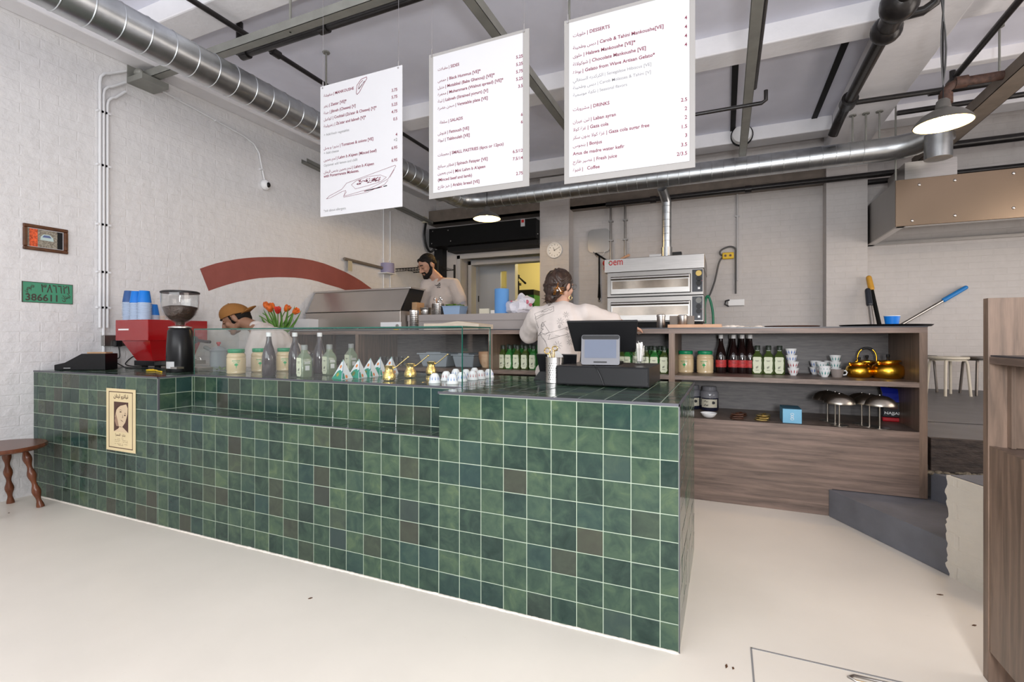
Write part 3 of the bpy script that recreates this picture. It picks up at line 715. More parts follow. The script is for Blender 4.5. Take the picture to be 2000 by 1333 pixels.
pipe('gas_pipe', [V(1.70, 5.2, 3.05), V(1.70, 5.2, 3.26), V(1.73, 5.2, 3.30), V(1.78, 5.2, 3.32), V(3.2, 5.2, 3.32)], .036, 'rust_pipe', 'rusty brown pipe bending down behind the nearer pendant lamp', extra=fit([((1.70, 5.2, 3.2), (0, 0, 1)), ((1.8, 5.2, 3.32), (1, 0, 0))], .048))
pipe('gas_pipe', [V(1.9, 7.2, 3.42), V(XR, 7.2, 3.42)], .045, 'black_pipe', 'thick black pipe along the back wall above the extractor hood')
pipe('gas_pipe', [V(1.66, 7.45, 3.16), V(XR, 7.45, 3.16)], .035, 'black_pipe', 'black pipe against the wall just over the extractor hood')
a = PY(1184, 400, 7.25); c = PY(1760, 337, 7.25)
def fz(b):
    b.cyl((-.98, 7.25, a.z), (-.9, 7.25, a.z), .05); b.cyl((.25, 7.25, a.z+.0), (.33, 7.25, a.z), .048)
pipe('gas_pipe', [V(a.x, 7.25, a.z), V(1.95, 7.25, a.z+.01)], .036, 'black_pipe', 'long black pipe along the top of the back wall above the oven', extra=fz)
for x in (1193, 1221):
    t = PY(x, 402, 7.55)
    def cl(b, t=t):
        for z in (2.35, 2.7, 3.0): b.box((t.x-.035, 7.53, z-.01), (t.x+.035, 7.6, z+.01))
    pipe('cable_conduit', [V(t.x, 7.55, t.z), V(t.x, 7.55, 1.7)], .017, 'steel_grey', 'grey vertical conduit on the back wall above the oven, %s of the pair' % ('left' if x < 1200 else 'right'), 'conduit', extra=cl)
# threaded hanging rods
k = 0
for x, y, zb, lb in ((DX-.02, 1.75, 3.32, 'rod holding the galvanised duct nearest the camera'), (DX+.05, 3.55, 3.3, 'rod holding the galvanised duct left of the left menu board'), (-3.0, 2.7, 3.5, 'rod holding the crossing steel channel'),
                     (-1.46, 2.2, 3.36, 'thick rod holding the channel above the middle menu board'), (-1.0, 3.3, 3.2, 'rod hanging between the middle and right menu boards'), (-.9, 6.35, 3.3, 'rod holding the duct behind the right menu board'),
                     (1.28, 6.35, 3.3, 'leftmost of three rods holding the duct beneath the wide beam'), (1.40, 6.35, 3.3, 'middle of three rods holding the duct beneath the wide beam'), (1.52, 6.35, 3.3, 'right of three rods holding the duct beneath the wide beam'),
                     (2.1, 4.4, 3.3, 'rod holding the wide brown tray, left one'), (2.2, 5.6, 3.3, 'rod holding the wide brown tray, right one'), (1.70, 6.5, 2.8, 'rod at the left end of the extractor hood'), (2.75, 6.5, 2.8, 'rod over the middle of the extractor hood')):
    b = W(); b.cyl((x, y, zb), (x, y, ZC if x < 1.2 or x > 1.66 else 3.62), .009 if k != 3 else .014, n=8); b.cyl((x, y, (ZC if x < 1.2 or x > 1.66 else 3.62)-.012), (x, y, ZC if x < 1.2 or x > 1.66 else 3.62), .035, n=8)
    one(b, 'hanging_rod', 'channel_steel', 'steel '+lb, 'rod', (x, y, zb)); k += 1
# round alarm on the beam
t = PY(1449, 264, 7.0)
b = W(); b.cyl((t.x, 7.03, t.z), (t.x, 6.94, t.z), .13, .11, 28)
al = thing('round_alarm', 'round white dome fixture on the far beam face', 'alarm', (t.x, 7.03, t.z)); b.build('dome', 'white_plastic', al); W().cyl((t.x, 7.04, t.z), (t.x, 7.0, t.z), .135, n=28).build('back_ring', 'black_matt', al)

# ================================================================ pendant lamps
def pendant(x, y, z, top, label, r=.19, power=8):
    t = thing('pendant_lamp', label, 'lamp', (x, y, z), group='shallow metal pendant lamps')
    pr = [(r, 0), (r+.004, .002), (r*.93, .028), (r*.72, .062), (r*.42, .088), (r*.24, .098), (.042, .105), (.036, .15), (.022, .165), (.0, .168)]
    inn_ = [(0, .158), (.03, .145), (r*.24, .09), (r*.42, .08), (r*.70, .055), (r*.90, .022), (r*.985, .0)]
    MB().lathe(pr, n=40).build('shade', 'lamp_grey', t)
    MB().lathe([(a, max(z-.004, 0)) for a, z in inn_], n=40).build('reflector', 'lamp_inside', t, 'creamy white inside of the shade')
    MB().lathe([(0, .0), (.016, .005), (.024, .022), (.024, .04), (.014, .06), (.012, .085), (0, .086)], (0, 0, .034), 16).build('bulb', 'bulb_glow', t)
    MB().cyl((0, 0, .165), (0, 0, top-z), .004, n=8).build('flex', 'black_matt', t)
    l = bpy.data.lights.new('bulb_light', 'POINT'); l.energy = power*2.6; l.color = (1, .66, .28); l.shadow_soft_size = .012
    o = bpy.data.objects.new('bulb_light', l); C.objects.link(o); o.parent = t; o.location = (0, 0, .004)
    return t
PL1 = PY(951, 428, 5.75); PL2 = PY(1842, 243, 4.05)
pendant(PL1.x, 5.75, PL1.z, ZC, 'lit grey pendant lamp hanging in front of the black shutter box', .18, 9)
pendant(PL2.x, 4.05, PL2.z, ZC, 'lit grey pendant lamp hanging at the right, nearer the camera', .155, 7)
b = W()
for i in range(5):
    pts = [(PL2.x+.02*math.sin(i*2.1)*math.sin(j*.8), 4.05+.02*math.cos(i*1.7)*math.sin(j*.9), PL2.z+.25+j*.12) for j in range(8)]; b.tube(pts, .0035, 6)
one(b, 'loose_wires', 'cable_grey', 'bundle of loose wires around the nearer pendant lamp flex', 'wires', (PL2.x, 4.05, PL2.z+.25))

# ================================================================ extractor hood
hz0, hz1 = 2.37, 2.86; hx0, hx1, hy0 = 1.66, 4.2, 6.35; s = .10
hd = thing('extractor_hood', 'stainless steel extractor hood on the back wall at the right', 'extractor hood', (hx0, hy0, hz0))
W().box((hx0, hy0, hz0), (hx1, hy0+.02, hz1)).build('front_panel', 'hood_steel', hd, smooth=False, bevel=.004)
W().box((hx0, hy0+.02, hz0), (hx0+.02, YB, hz1)).build('side_panel', 'steel_grey', hd, smooth=False)
W().box((hx0+.02, hy0+.02, hz1-.02), (hx1, YB, hz1)).build('top_panel', 'steel_grey', hd, smooth=False)
b = W(); b.box((hx0+.02, hy0+.02, hz0+.0), (hx0+.09, YB, hz0+.03)); b.box((hx0+.02, hy0+.02, hz0), (hx1, hy0+.09, hz0+.03)); b.box((hx0+.02, YB-.1, hz0), (hx1, YB, hz0+.03)); b.build('gutter', 'steel_polished', hd, smooth=False)
W().box((hx0+.05, 6.9, hz0+.12), (hx1, 7.0, hz1-.04), ).build('filter', 'steel_grey', hd, smooth=False)
b = W()
for x, z in ((1.80, 2.42), (2.15, 2.44), (2.60, 2.47), (2.15, 2.80), (2.60, 2.81), (3.0, 2.81), (1.86, 2.79), (3.0, 2.48)): b.ball((x, hy0-.002, z), (.014, .006, .014), 10, 6)
b.build('rivets', 'steel_polished', hd)
W().box((1.78, 6.5, hz1), (2.22, 7.1, hz1+.22)).build('duct_collar', 'steel', hd, 'square stainless collar joining hood to duct', smooth=False)

# ================================================================ menu boards
BY = 2.5
def board(x0, x1, z1, z0, name, label, paper, rows, prices, size=.0275, frame=True, art=None):
    t = thing(name, label, 'menu board', (x0, BY, z0), group='hanging menu boards')
    if frame:
        W().box((x0, BY, z0), (x1, BY+.006, z1)).build('backing_sheet', 'board_edge', t, smooth=False)
    px0, px1, pz0, pz1 = paper
    sheet = W().box((px0, BY-.004, pz0), (px1, BY, pz1)).build('paper', 'paper_white', t, smooth=False)
    R, U = V(1, 0, 0), V(0, 0, 1); Hh = z1-z0; Wd = x1-x0
    def put(b, nm, ink): return b.build(nm, 'ink_grey' if ink else 'ink_maroon', sheet, smooth=False, normals=False)
    for v, u, ar, en, ink in rows:
        b = W(); x = x0+u*Wd; z = z1-v*Hh-size*.36
        if ar:
            w_ = text(b, arab(ar), V(x, BY-.0048, z), R, U, size*.95, bold=.006); x += w_+size*.28
        if en: text(b, ('| ' if ar else '')+en, V(x, BY-.0048, z), R, U, size*(.9 if ink else 1), bold=.018 if not ink else .002)
        put(b, 'menu_line', ink)
    for v, s_, ink in prices:
        b = W(); text(b, s_, V(x0+.945*Wd, BY-.0048, z1-v*Hh-size*.36), R, U, size, 'RIGHT', bold=.018); put(b, 'menu_price', ink)
    if art: b = W(); art(b, x0, z1, Wd, Hh); put(b, 'drawing', 0)
    for x in (x0+.02, x1-.03):
        b = W(); b.cyl((x, BY+.0, z1-.005), (x, BY, ZC), .0012, n=6); b.cyl((x, BY-.006, z1-.012), (x, BY+.008, z1-.012), .006, n=8); b.cyl((x, BY, z1-.01), (x, BY, z1+.03), .004, n=8)
        b.build('hanging_wire', 'steel_polished', t)
    return t
def art1(b, x0, z1, Wd, Hh):
    at = V(x0, BY-.0048, z1); R, U = V(1, 0, 0), V(0, 0, 1); n = V(0, -1, 0)
    P = lambda l: [(u*Wd, -v*Hh) for u, v in l]
    # paddle with flatbread
    L = [P([(.08, .868), (.12, .848), (.28, .812), (.34, .772), (.92, .70), (.93, .706), (.84, .79), (.62, .84), (.30, .868), (.33, .826), (.28, .83), (.13, .864), (.08, .868)]),
         P([(.30, .875), (.60, .862), (.80, .825), (.84, .798)]), P([(.40, .79), (.46, .765), (.6, .75), (.75, .752), (.82, .775), (.76, .80), (.6, .815), (.45, .825), (.40, .79)]),
         P([(.86, .78), (.91, .73)]), P([(.31, .862), (.34, .835)])]
    strokes(b, L, at, R, U, .0016, n)
    for i in range(60):
        u, v = random.uniform(.46, .74), random.uniform(.768, .795); d = random.uniform(.008, .022); strokes(b, [P([(u, v), (u+d, v+random.uniform(-.006, .006))])], at, R, U, .004, n)
    for i in range(16):
        u = random.uniform(.55, .80); strokes(b, [P([(u, .853-(u-.55)*.06), (u+.04, .85-(u-.55)*.06)])], at, R, U, .005, n)
    L = [P([(.46, .118), (.47, .06), (.52, .025), (.585, .018), (.59, .03), (.55, .065), (.50, .115), (.47, .13), (.46, .118)]), P([(.485, .09), (.50, .055), (.54, .035)])]
    strokes(b, L, at, R, U, .003, n)
    for i in range(18):
        u = random.uniform(.48, .56); strokes(b, [P([(u, .10-(u-.48)*.7), (u+.008, .095-(u-.48)*.7)])], at, R, U, .004, n)
x0, x1 = -2.497, -1.83
rows1 = [(.075, .045, 'منقوشة', 'MANKOUSHE', 0), (.155, .045, 'زعتر', 'Zaatar [VE]*', 0), (.207, .045, 'جبنة', 'Jibneh (Cheese) [V]', 0), (.257, .045, 'كوكتيل', "Cocktail (Za'atar & Cheese) [V]*", 0), (.308, .045, 'زعترولبنة', "Za'atar and labneh [V]*", 0),
         (.375, .045, '', '+ Add fresh vegetables', 1), (.478, .045, 'بندورة و بصل', 'Tomatoes & onions [VE]', 0), (.515, .045, '', '+ Add cheese', 1), (.568, .045, 'لحم بعجين', "Lahm b A'ajeen (Minced beef)", 0), (.608, .045, '', 'Optional: add lemon and chilli', 1),
         (.66, .045, 'لحم بعجين بدبس الرمان', "Lahm b A'ajeen", 0), (.692, .045, '', 'with Pomegranate Molasses.', 0), (.955, .045, '', '*ask about allergens', 1)]
board(x0, x1, 2.888, 2.010, 'menu_board', 'leftmost hanging menu board, MANKOUSHE list with a drawn paddle', (x0, x1, 2.010, 2.888), rows1,
      [(.163, '3.75', 0), (.212, '5.75', 0), (.265, '5.25', 0), (.316, '4.75', 0), (.37, '0.5', 0), (.482, '4', 0), (.519, '+2', 1), (.573, '6.95', 0), (.662, '6.95', 0)], .0262, False, art1)
x0, x1 = -1.637, -.987
rows2 = [(.118, .10, 'مقبلات', 'SIDES', 0), (.197, .10, 'حمص', 'Black Hummus [VE]*', 0), (.245, .10, 'متبل', 'Mutabbal (Baba Ghanouj) [VE]*', 0), (.290, .10, 'محمرة', 'Muhammara (Walnut spread) [VE]*', 0), (.337, .10, 'لبنة', 'Labneh (Strained yogurt) [V]', 0), (.386, .10, 'صحن خضرة', 'Vegetable plate [VE]', 0),
         (.485, .12, 'سلطة', 'SALADS', 0), (.56, .10, 'فتوش', 'Fattoush [VE]', 0), (.607, .10, 'تبولة', 'Tabbouleh [VE]', 0), (.706, .10, 'معجنات', 'SMALL PASTRIES (6pcs or 12pcs)', 0), (.785, .10, 'فطاير سبانخ', 'Spinach Fatayer [VE]', 0), (.833, .10, 'لحم بعجين', "Mini Lahm b A'ajeen", 0),
         (.878, .10, '', '(Minced beef and lamb)', 0), (.925, .10, 'خبز طازج', 'Arabic bread [VE]', 0)]
board(x0, x1, 2.905, 2.034, 'menu_board', 'middle hanging menu board in a grey frame, SIDES and SALADS', (x0+.032, x1-.036, 2.066, 2.885), rows2,
      [(.168-.0, '5.25', 0), (.215, '5.25', 0), (.262, '5.75', 0), (.309, '5.25', 0), (.357, '3.5', 0), (.54, '6', 0), (.587, '6', 0), (.768, '6.5/12', 0), (.815, '7.5/14', 0), (.912, '2.75', 0)], .0245, True)
x0, x1 = -.785, -.129
rows3 = [(.105, .075, 'حلويات', 'DESSERTS', 0), (.181, .075, 'دبس وطحينة', 'Carob & Tahini Mankoushe[VE]', 0), (.232, .075, 'حلوى', 'Halawa Mankoushe [VE]*', 0), (.281, .075, 'شوكولاتة', 'Chocolate Mankoushe [VE]', 0), (.330, .075, 'بوظة', 'Gelato from Wave Artisan Gelato*', 0),
         (.379, .075, 'الكركديه السنغالي', 'Senegalese Hibiscus [VE]', 1), (.423, .075, 'دبس وطحينة', 'Carob Molasses & Tahini [V]', 1), (.467, .075, 'نكهة موسمية', 'Seasonal flavors', 1), (.555, .075, 'مشروبات', 'DRINKS', 0), (.63, .075, 'لبن عيران', 'Laban ayran', 0), (.677, .075, 'غزة كولا', 'Gaza cola', 0),
         (.726, .075, 'غزة كولا بدون سكر', 'Gaza cola sugar free', 0), (.776, .075, 'بنجوس', 'Bonjus', 0), (.824, .075, '', 'Agua de madre water kefir', 0), (.873, .075, 'عصير طازج', 'Fresh juice', 0), (.922, .075, 'قهوة', '  Coffee', 0)]
board(x0, x1, 2.890, 2.018, 'menu_board', 'rightmost and nearest hanging menu board, DESSERTS and DRINKS', (x0+.028, x1-.026, 2.050, 2.87), rows3,
      [(.165, '4', 0), (.215, '4', 0), (.265, '4', 0), (.314, '4', 0), (.618, '2.5', 0), (.668, '2', 0), (.717, '2', 0), (.767, '1.5', 0), (.817, '3', 0), (.867, '3.5', 0), (.916, '2/3.5', 0)], .0248, True)

# ================================================================ things on the left wall
def onwall(u, z, d=0): return V(XL+d, u, z)
f0, f1 = PX(43, 436, XL), PX(131, 498, XL); fy0, fy1, fz0, fz1 = 1.882, 2.155, 1.862, 2.058
t = thing('framed_picture', 'small wooden framed photo of a pale car on the left wall', 'picture', (XL, fy0, fz0))
b = W(); fw = .026
for a, c in (((fy0, fz0), (fy1, fz0+fw)), ((fy0, fz1-fw), (fy1, fz1)), ((fy0, fz0+fw), (fy0+fw, fz1-fw)), ((fy1-fw, fz0+fw), (fy1, fz1-fw))): b.box((XL, a[0], a[1]), (XL+.02, c[0], c[1]))
b.build('frame', 'frame_wood', t, smooth=False, bevel=.006)
W().box((XL, fy0+fw, fz0+fw), (XL+.004, fy1-fw, fz1-fw)).build('mount', 'paper_white', t, smooth=False)
yy0, yy1, zz0, zz1 = fy0+fw+.005, fy1-fw-.005, fz0+fw+.005, fz1-fw-.005; L = yy1-yy0; Z = zz1-zz0
W().box((XL+.004, yy0, zz0), (XL+.0045, yy1, zz1)).build('photo', 'photo_mix', t, smooth=False)
W().box((XL+.0045, yy0+L*.04, zz0), (XL+.005, yy0+L*.27, zz1)).build('photo_detail', 'photo_orange', t, 'orange left part of the photo', smooth=False)
W().box((XL+.0045, yy0+L*.84, zz0), (XL+.005, yy1, zz1)).build('photo_detail', 'black_matt', t, 'dark right part of the photo', smooth=False)
W().prism([V(XL+.0046, yy0+L*a, zz0+Z*c) for a, c in ((.35, .42), (.36, .62), (.44, .76), (.62, .76), (.72, .60), (.73, .40))], (.0006, 0, 0)).build('photo_detail', 'car_pale', t, 'pale car in the photo', smooth=False)
W().prism([V(XL+.0053, yy0+L*a, zz0+Z*c) for a, c in ((.40, .58), (.45, .71), (.61, .71), (.67, .58))], (.0006, 0, 0)).build('photo_detail', 'car_glass', t, 'blue car windows in the photo', smooth=False)
# licence plate
py0, py1, pz0, pz1 = 1.878, 2.19, 1.464, 1.622
t = thing('number_plate', 'green metal number plate 386611 on the left wall below the picture', 'number plate', (XL, py0, pz0))
W().box((XL, py0, pz0), (XL+.004, py1, pz1)).build('plate', 'plate_green', t, smooth=False, bevel=.002)
b = W(); R, U = V(0, 1, 0), V(0, 0, 1)
for a, c in (((py0, pz0), (py1, pz0+.004)), ((py0, pz1-.004), (py1, pz1)), ((py0, pz0), (py0+.006, pz1)), ((py1-.003, pz0), (py1, pz1))): b.box((XL+.004, a[0], a[1]), (XL+.0055, c[0], c[1]))
text(b, '386611', V(XL+.0052, py0+.018, pz0+.016), R, U, .073, bold=.02, fit=.195); text(b, '٣٨٦٦٢١', V(XL+.0052, py0+.11, pz0+.084), R, U, .088, bold=.012, fit=.18)
ru = V(0, math.cos(.62), math.sin(.62)); uu = V(0, -math.sin(.62), math.cos(.62))
text(b, arab('خصوصي'), V(XL+.0052, py0+.02, pz0+.082), ru, uu, .05, bold=.02, fit=.07); text(b, arab('لبنان'), V(XL+.0052, py0+.245, pz0+.022), ru, uu, .05, bold=.02, fit=.065)
b.build('lettering', 'plate_ink', t, smooth=False, normals=False)
# conduits
def conduit(pts, r, label, clips=(), m='white_conduit', name='cable_conduit'):
    b = W(); b.tube(pts, r, 10)
    for p in clips: b.box((XL, p[1]-.022, p[2]-.008), (XL+.03, p[1]+.022, p[2]+.008))
    return one(b, name, m, label, 'conduit', tuple(pts[0]))
y0, y1, y2 = PX(193, 400, XL).y, PX(200, 400, XL).y, PX(207.5, 400, XL).y
top = PX(225, 122, XL).z
for y, lb, zb, dz in ((y0, 'leftmost of the three white conduits running down the left wall', 1.28, .0), (y1, 'middle of the three white conduits, reaching the counter', .95, .05), (y2, 'rightmost of the three white conduits, ending at the socket', 1.28, .09)):
    conduit([V(XL+.018, y, zb)]+[V(XL+.018, y, 3.35-dz*2)]+[V(XL+.018, y+.06-.06*math.cos(a), 3.35-dz*2+.09*math.sin(a)) for a in (.5, 1.1, 1.5)]+[V(XL+.018, 2.56, 3.44-dz*2+.09)], .0115, lb, [(0, y, z) for z in (1.45, 1.75, 2.15, 2.65, 3.1)])
cz = PX(515, 362, XL)
conduit([V(XL+.015, 2.7, 3.52), V(XL+.015, 3.70, 3.40), V(XL+.015, 3.83, 3.36), V(XL+.015, 3.90, 3.28), V(XL+.015, 3.93, 3.15), V(XL+.015, cz.y, cz.z+.05)], .010, 'thin white conduit along the top of the left wall, dropping to the dome camera', [(0, 3.0, 3.485), (0, 3.4, 3.435), (0, 3.93, 3.1)])
t = thing('security_camera', 'small white dome camera with a black lens on the left wall', 'camera', (XL, cz.y, cz.z))
W().ball((XL+.03, cz.y, cz.z), (.05, .055, .06)).build('dome', 'white_plastic', t); W().ball((XL+.07, cz.y+.004, cz.z-.004), (.018, .026, .03)).build('lens', 'black_plastic', t)
for x, lb in ((748, 'left of two thin white conduits behind the steel prep unit'), (761, 'right of two thin white conduits behind the steel prep unit')):
    y = PX(x, 540, XL).y; conduit([V(XL+.012, y, 1.5), V(XL+.012, y, 3.18)], .011, lb, [(0, y, z) for z in (1.9, 2.4)])
bk = PX(262, 130, XL)
b = W(); b.box((XL, 2.58, 3.44), (XL+.22, 2.80, 3.49)); b.box((XL, 2.58, 3.49), (XL+.012, 2.8, 3.6)); b.ball((XL+.1, 2.62, 3.53), (.05, .03, .035)); one(b, 'wall_bracket', 'channel_steel', 'steel bracket at the top of the left wall beneath the duct', 'bracket', (XL, 2.58, 3.44), smooth=False)
# socket with plugs above the counter
s0, s1 = PX(197, 655, XL), PX(232, 676, XL); sy0, sy1, sz0, sz1 = s0.y+.0, s1.y+.14, s1.z, s0.z
t = thing('wall_socket', 'grey double socket above the left end of the counter with black plugs', 'socket', (XL, sy0, sz0))
W().box((XL, sy0, sz0), (XL+.045, sy1, sz1)).build('box', 'steel_grey', t, smooth=False, bevel=.004)
for yy in (sy0+.09, sy0+.22):
    b = W(); b.box((XL+.045, yy-.027, sz0-.005), (XL+.085, yy+.027, sz0+.05)); b.build('plug', 'black_plastic', t, smooth=False, bevel=.008)
def cable(name, pts, r, m, label, n=8):
    # smooth curve through points
    P = [Vector(p) for p in pts]; out_ = []
    for i in range(len(P)-1):
        a = P[max(i-1, 0)]; b_ = P[i]; c = P[i+1]; d = P[min(i+2, len(P)-1)]
        for k in range(6):
            u = k/6; out_.append(.5*((2*b_)+(-a+c)*u+(2*a-5*b_+4*c-d)*u*u+(-a+3*b_-3*c+d)*u**3))
    out_.append(P[-1]); return one(W().tube(out_, r, n), name, m, label, 'cable', tuple(P[0]))
cable('power_cable', [(XL+.08, sy0+.09, sz0), (XL+.09, sy0+.09, sz0-.1), (XL+.08, sy0+.03, 1.02), (XL+.12, sy0+.1, CT+.006), (XL+.4, sy0+.0, CT+.006), (XL+.62, sy0+.05, CT+.006), (XL+.9, sy0-.0, CT+.006)], .0045, 'black_plastic', 'black cable from the left plug trailing across the counter to the coffee grinder')
cable('power_cable', [(XL+.08, sy0+.22, sz0), (XL+.09, sy0+.23, sz0-.12), (XL+.1, sy0+.19, 1.03), (XL+.12, sy0+.12, .97), (XL+.25, sy0+.12, CT+.006), (XL+.4, sy0+.1, CT+.012)], .0045, 'black_plastic', 'black cable from the right plug dropping behind the coffee machine')
# pole with tape, and lavender sleeve
a, c = PX(668, 506, XL), PX(742, 524, XL)
b = W(); b.tube([V(XL+.04, a.y, a.z), V(XL+.04, c.y, c.z)], .022, 12); t = thing('wall_pole', 'dark pole with a strip of tape fixed to the left wall', 'pole', (XL+.04, a.y, a.z)); b.build('pole', 'brown_steel', t)
W().box((XL+.06, a.y+.05, a.z-.16), (XL+.064, a.y+.13, a.z-.02)).build('tape', 'tape', t, 'hanging strip of beige tape', smooth=False)
W().box((XL+.045, a.y, a.z-.055), (XL+.055, c.y, c.z-.03)).build('tape', 'tape', t, smooth=False) if False else None
c = PX(750, 525, XL); W_ = W().cyl((XL+.07, c.y, c.z-.075), (XL+.07, c.y, c.z+.075), .10, n=24)  # lavender pad at the end of the wall arm, gives no light
t = thing('lavender_pad', 'small lavender drum shade wall lamp between the conduits', 'lamp', (XL, c.y, c.z)); W_.build('shade', 'lavender', t); W().box((XL, c.y-.14, c.z-.09), (XL+.16, c.y+.1, c.z-.078)).build('bracket', 'white_plastic', t, smooth=False)
# junction box with cable and shutter isolator near the corner
jb = PX(827, 430, XL); b = W().box((XL, jb.y-.05, jb.z-.06), (XL+.06, jb.y+.05, jb.z+.05)); one(b, 'junction_box', 'sign_cream', 'cream junction box high on the left wall near the corner', 'junction box', (XL, jb.y, jb.z), smooth=False, bevel=.006)
e1 = PY(845, 491, YB-.1)
cable('shutter_cable', [V(XL+.05, jb.y+.0, jb.z-.06), PX(829, 460, XL+.05), PX(833, 482, XL+.06), PX(840, 492, XL+.09), PX(847, 488, XL+.14), PX(852, 479, XL+.2)], .02, 'black_plastic', 'thick black cable looping from the junction box to the shutter box')
e = PY(852, 489, YB-.06); b = W().cyl((e.x, YB-.05, e.z-.06), (e.x, YB-.05, e.z+.07), .05, n=16); t = thing('isolator_switch', 'white ribbed isolator with conduit in the back corner', 'switch', (e.x, YB, e.z)); b.build('body', 'white_plastic', t); W().cyl((e.x-.02, YB-.03, 1.9), (e.x-.02, YB-.03, e.z-.06), .016).build('conduit', 'white_conduit', t)
# roller shutter over the doorway
xa, xb = PY(838, 450, 7.18).x, DW1-.0; za, zb = PY(1055, 425, 7.18).z, PY(1055, 464, 7.18).z
t = thing('roller_shutter', 'black roller shutter box above the kitchen doorway', 'shutter', (xa, 7.18, zb))
W().box((xa, 7.18, zb), (xb, YB, za)).build('housing', 'black_paint', t, smooth=False, bevel=.004)
W().box((xa+.3, 7.3, zb-.085), (xb, YB-.02, zb-.002)).build('bottom_rail', 'black_matt', t, smooth=False)
W().box((PY(851, 520, 7.5).x, 7.45, PLAT), (PY(867, 520, 7.5).x, YB-.001, zb)).build('guide_rail', 'black_matt', t, smooth=False)
s_ = PY(1021, 435, 7.175); b = W().box((s_.x-.035, 7.174, s_.z-.06), (s_.x+.035, 7.18, s_.z+.06)); st = b.build('warning_label', 'label_silver', t, smooth=False); W().box((s_.x-.022, 7.172, s_.z+.0), (s_.x+.022, 7.174, s_.z+.045)).build('label_mark', 'red_enamel', st, smooth=False)
b = W()
for x, y in ((845, 452), (875, 450), (880, 471), (1050, 428), (1050, 457), (843, 476)): q = PY(x, y, 7.178); b.ball((q.x, 7.179, q.z), (.01, .005, .01), 8, 5)
b.build('rivet', 'steel_grey', t)
# wall clock on the pier
q = PY(1083, 489, 7.34); t = thing('wall_clock', 'round white wall clock on the pier beside the doorway', 'clock', (q.x, 7.36, q.z))
rc_ = .127; rt = Matrix.Rotation(PI/2, 3, 'X')
MB().lathe([(0, .0), (rc_, 0), (rc_+.003, .012), (rc_-.004, .034), (rc_-.016, .034), (rc_-.018, .018), (0, .018)], rot=rt, n=48).build('case', 'white_plastic', t)
b = MB()
for i in range(12):
    a = 2*PI*i/12; n_ = str(12 if i == 0 else i); text(b, n_, V(math.sin(a)*.088, -.0195, math.cos(a)*.088-.009), V(1, 0, 0), V(0, 0, 1), .026, 'CENTER', bold=.02)
for i in range(60): a = 2*PI*i/60; b.box((math.sin(a)*.104-.001, -.0195, math.cos(a)*.104-.001), (math.sin(a)*.104+.001, -.019, math.cos(a)*.104+.001))
b.build('numerals', 'ink_black', t, smooth=False, normals=False)
def hand(ang, l, w_): a = math.radians(ang); u = V(math.sin(a), 0, math.cos(a)); s = V(u.z, 0, -u.x)*w_; return MB().prism([-u*.015-s+V(0, -.022, 0), -u*.015+s+V(0, -.022, 0), u*l+s*.5+V(0, -.022, 0), u*l-s*.5+V(0, -.022, 0)], (0, -.001, 0))
hand(-25, .055, .004).build('hour_hand', 'ink_black', t, smooth=False); hand(63, .085, .003).build('minute_hand', 'ink_black', t, smooth=False)
# ================================================================ things on the counter top
def at(x, y, z=CT, dx=0., dy=0.): p = PZ(x, y, z); return (p.x+dx, p.y+dy, z)
def camrot(p): return math.atan2(-p[0], -p[1])    # not used for shapes, only to face labels towards the room
# --- card till / black wedge at the left end
bx0, by0 = -4.695, 2.015
t = thing('card_terminal', 'black wedge-shaped terminal at the far left end of the counter', 'terminal', (bx0, by0, CT), .46)
P = [V(0, 0, .001), V(.375, 0, .001), V(.375, 0, .127), V(.20, 0, .127), V(.075, 0, .058), V(0, 0, .042)]
MB().prism([p for p in P], (0, .13, 0)).build('body', 'tablet_black', t, smooth=False, bevel=.004)
MB().prism([V(.09, .02, .0655), V(.185, .02, .118), V(.185, .11, .118), V(.09, .11, .0655)], V(-.002, 0, .004)).build('screen', 'screen_grey', t, smooth=False)
b = MB(); text(b, 'terminal', V(.09, -.0006, .014), V(1, 0, 0), V(0, 0, 1), .013) if False else b.box((.07, -.0006, .015), (.12, 0, .019)); b.build('marking', 'label_silver', t, smooth=False)
one(MB().box((0, 0, 0), (.14, .07, .010)), 'wooden_block', 'cardboard', 'thin brown card lying on top of the black wedge terminal', 'card', (bx0+.17, by0+.13, CT+.1275), .46, smooth=False)
# --- espresso machine
mx0, mx1, my0, my1 = -4.55, -4.16, 2.42, 2.84
t = thing('espresso_machine', 'red espresso machine standing at the left end of the counter', 'espresso machine', (mx0, my0, CT))
zt, zm, zb_ = 1.340, 1.172, 1.010
W().box((mx0-.02, my0-.06, zm), (mx1+.02, my1, zt)).build('upper_body', 'red_gloss', t, smooth=False, bevel=.004)
b = W(); lo = [V(mx0+.16, my0, zb_), V(mx1-.02, my0, zb_), V(mx1-.02, my1-.1, zb_), V(mx0+.16, my1-.1, zb_)]; hi = [V(mx0+.03, my0-.04, zm), V(mx1+.01, my0-.04, zm), V(mx1+.01, my1-.05, zm), V(mx0+.03, my1-.05, zm)]
b.loft([[b.b.verts.new(p) for p in lo], [b.b.verts.new(p) for p in hi]]); b.build('lower_body', 'red_gloss', t, smooth=False)
W().box((mx0+.12, my0, CT+.022), (mx1, my1-.08, zb_)).build('base', 'tablet_black', t, smooth=False, bevel=.004)
b = W()
for x in (mx0+.16, mx1-.06):
    for y in (my0+.06, my1-.16): b.cyl((x, y, CT), (x, y, CT+.025), .022)
b.build('feet', 'black_matt', t)
b = W(); text(b, 'MACHINE', V(mx0+.02, my0-.0608, 1.255), V(1, 0, 0), V(0, 0, 1), .0) if False else b.box((mx0+.02, my0-.0608, 1.256), (mx0+.16, my0-.06, 1.268)); b.build('badge', 'white_plastic', t, smooth=False)
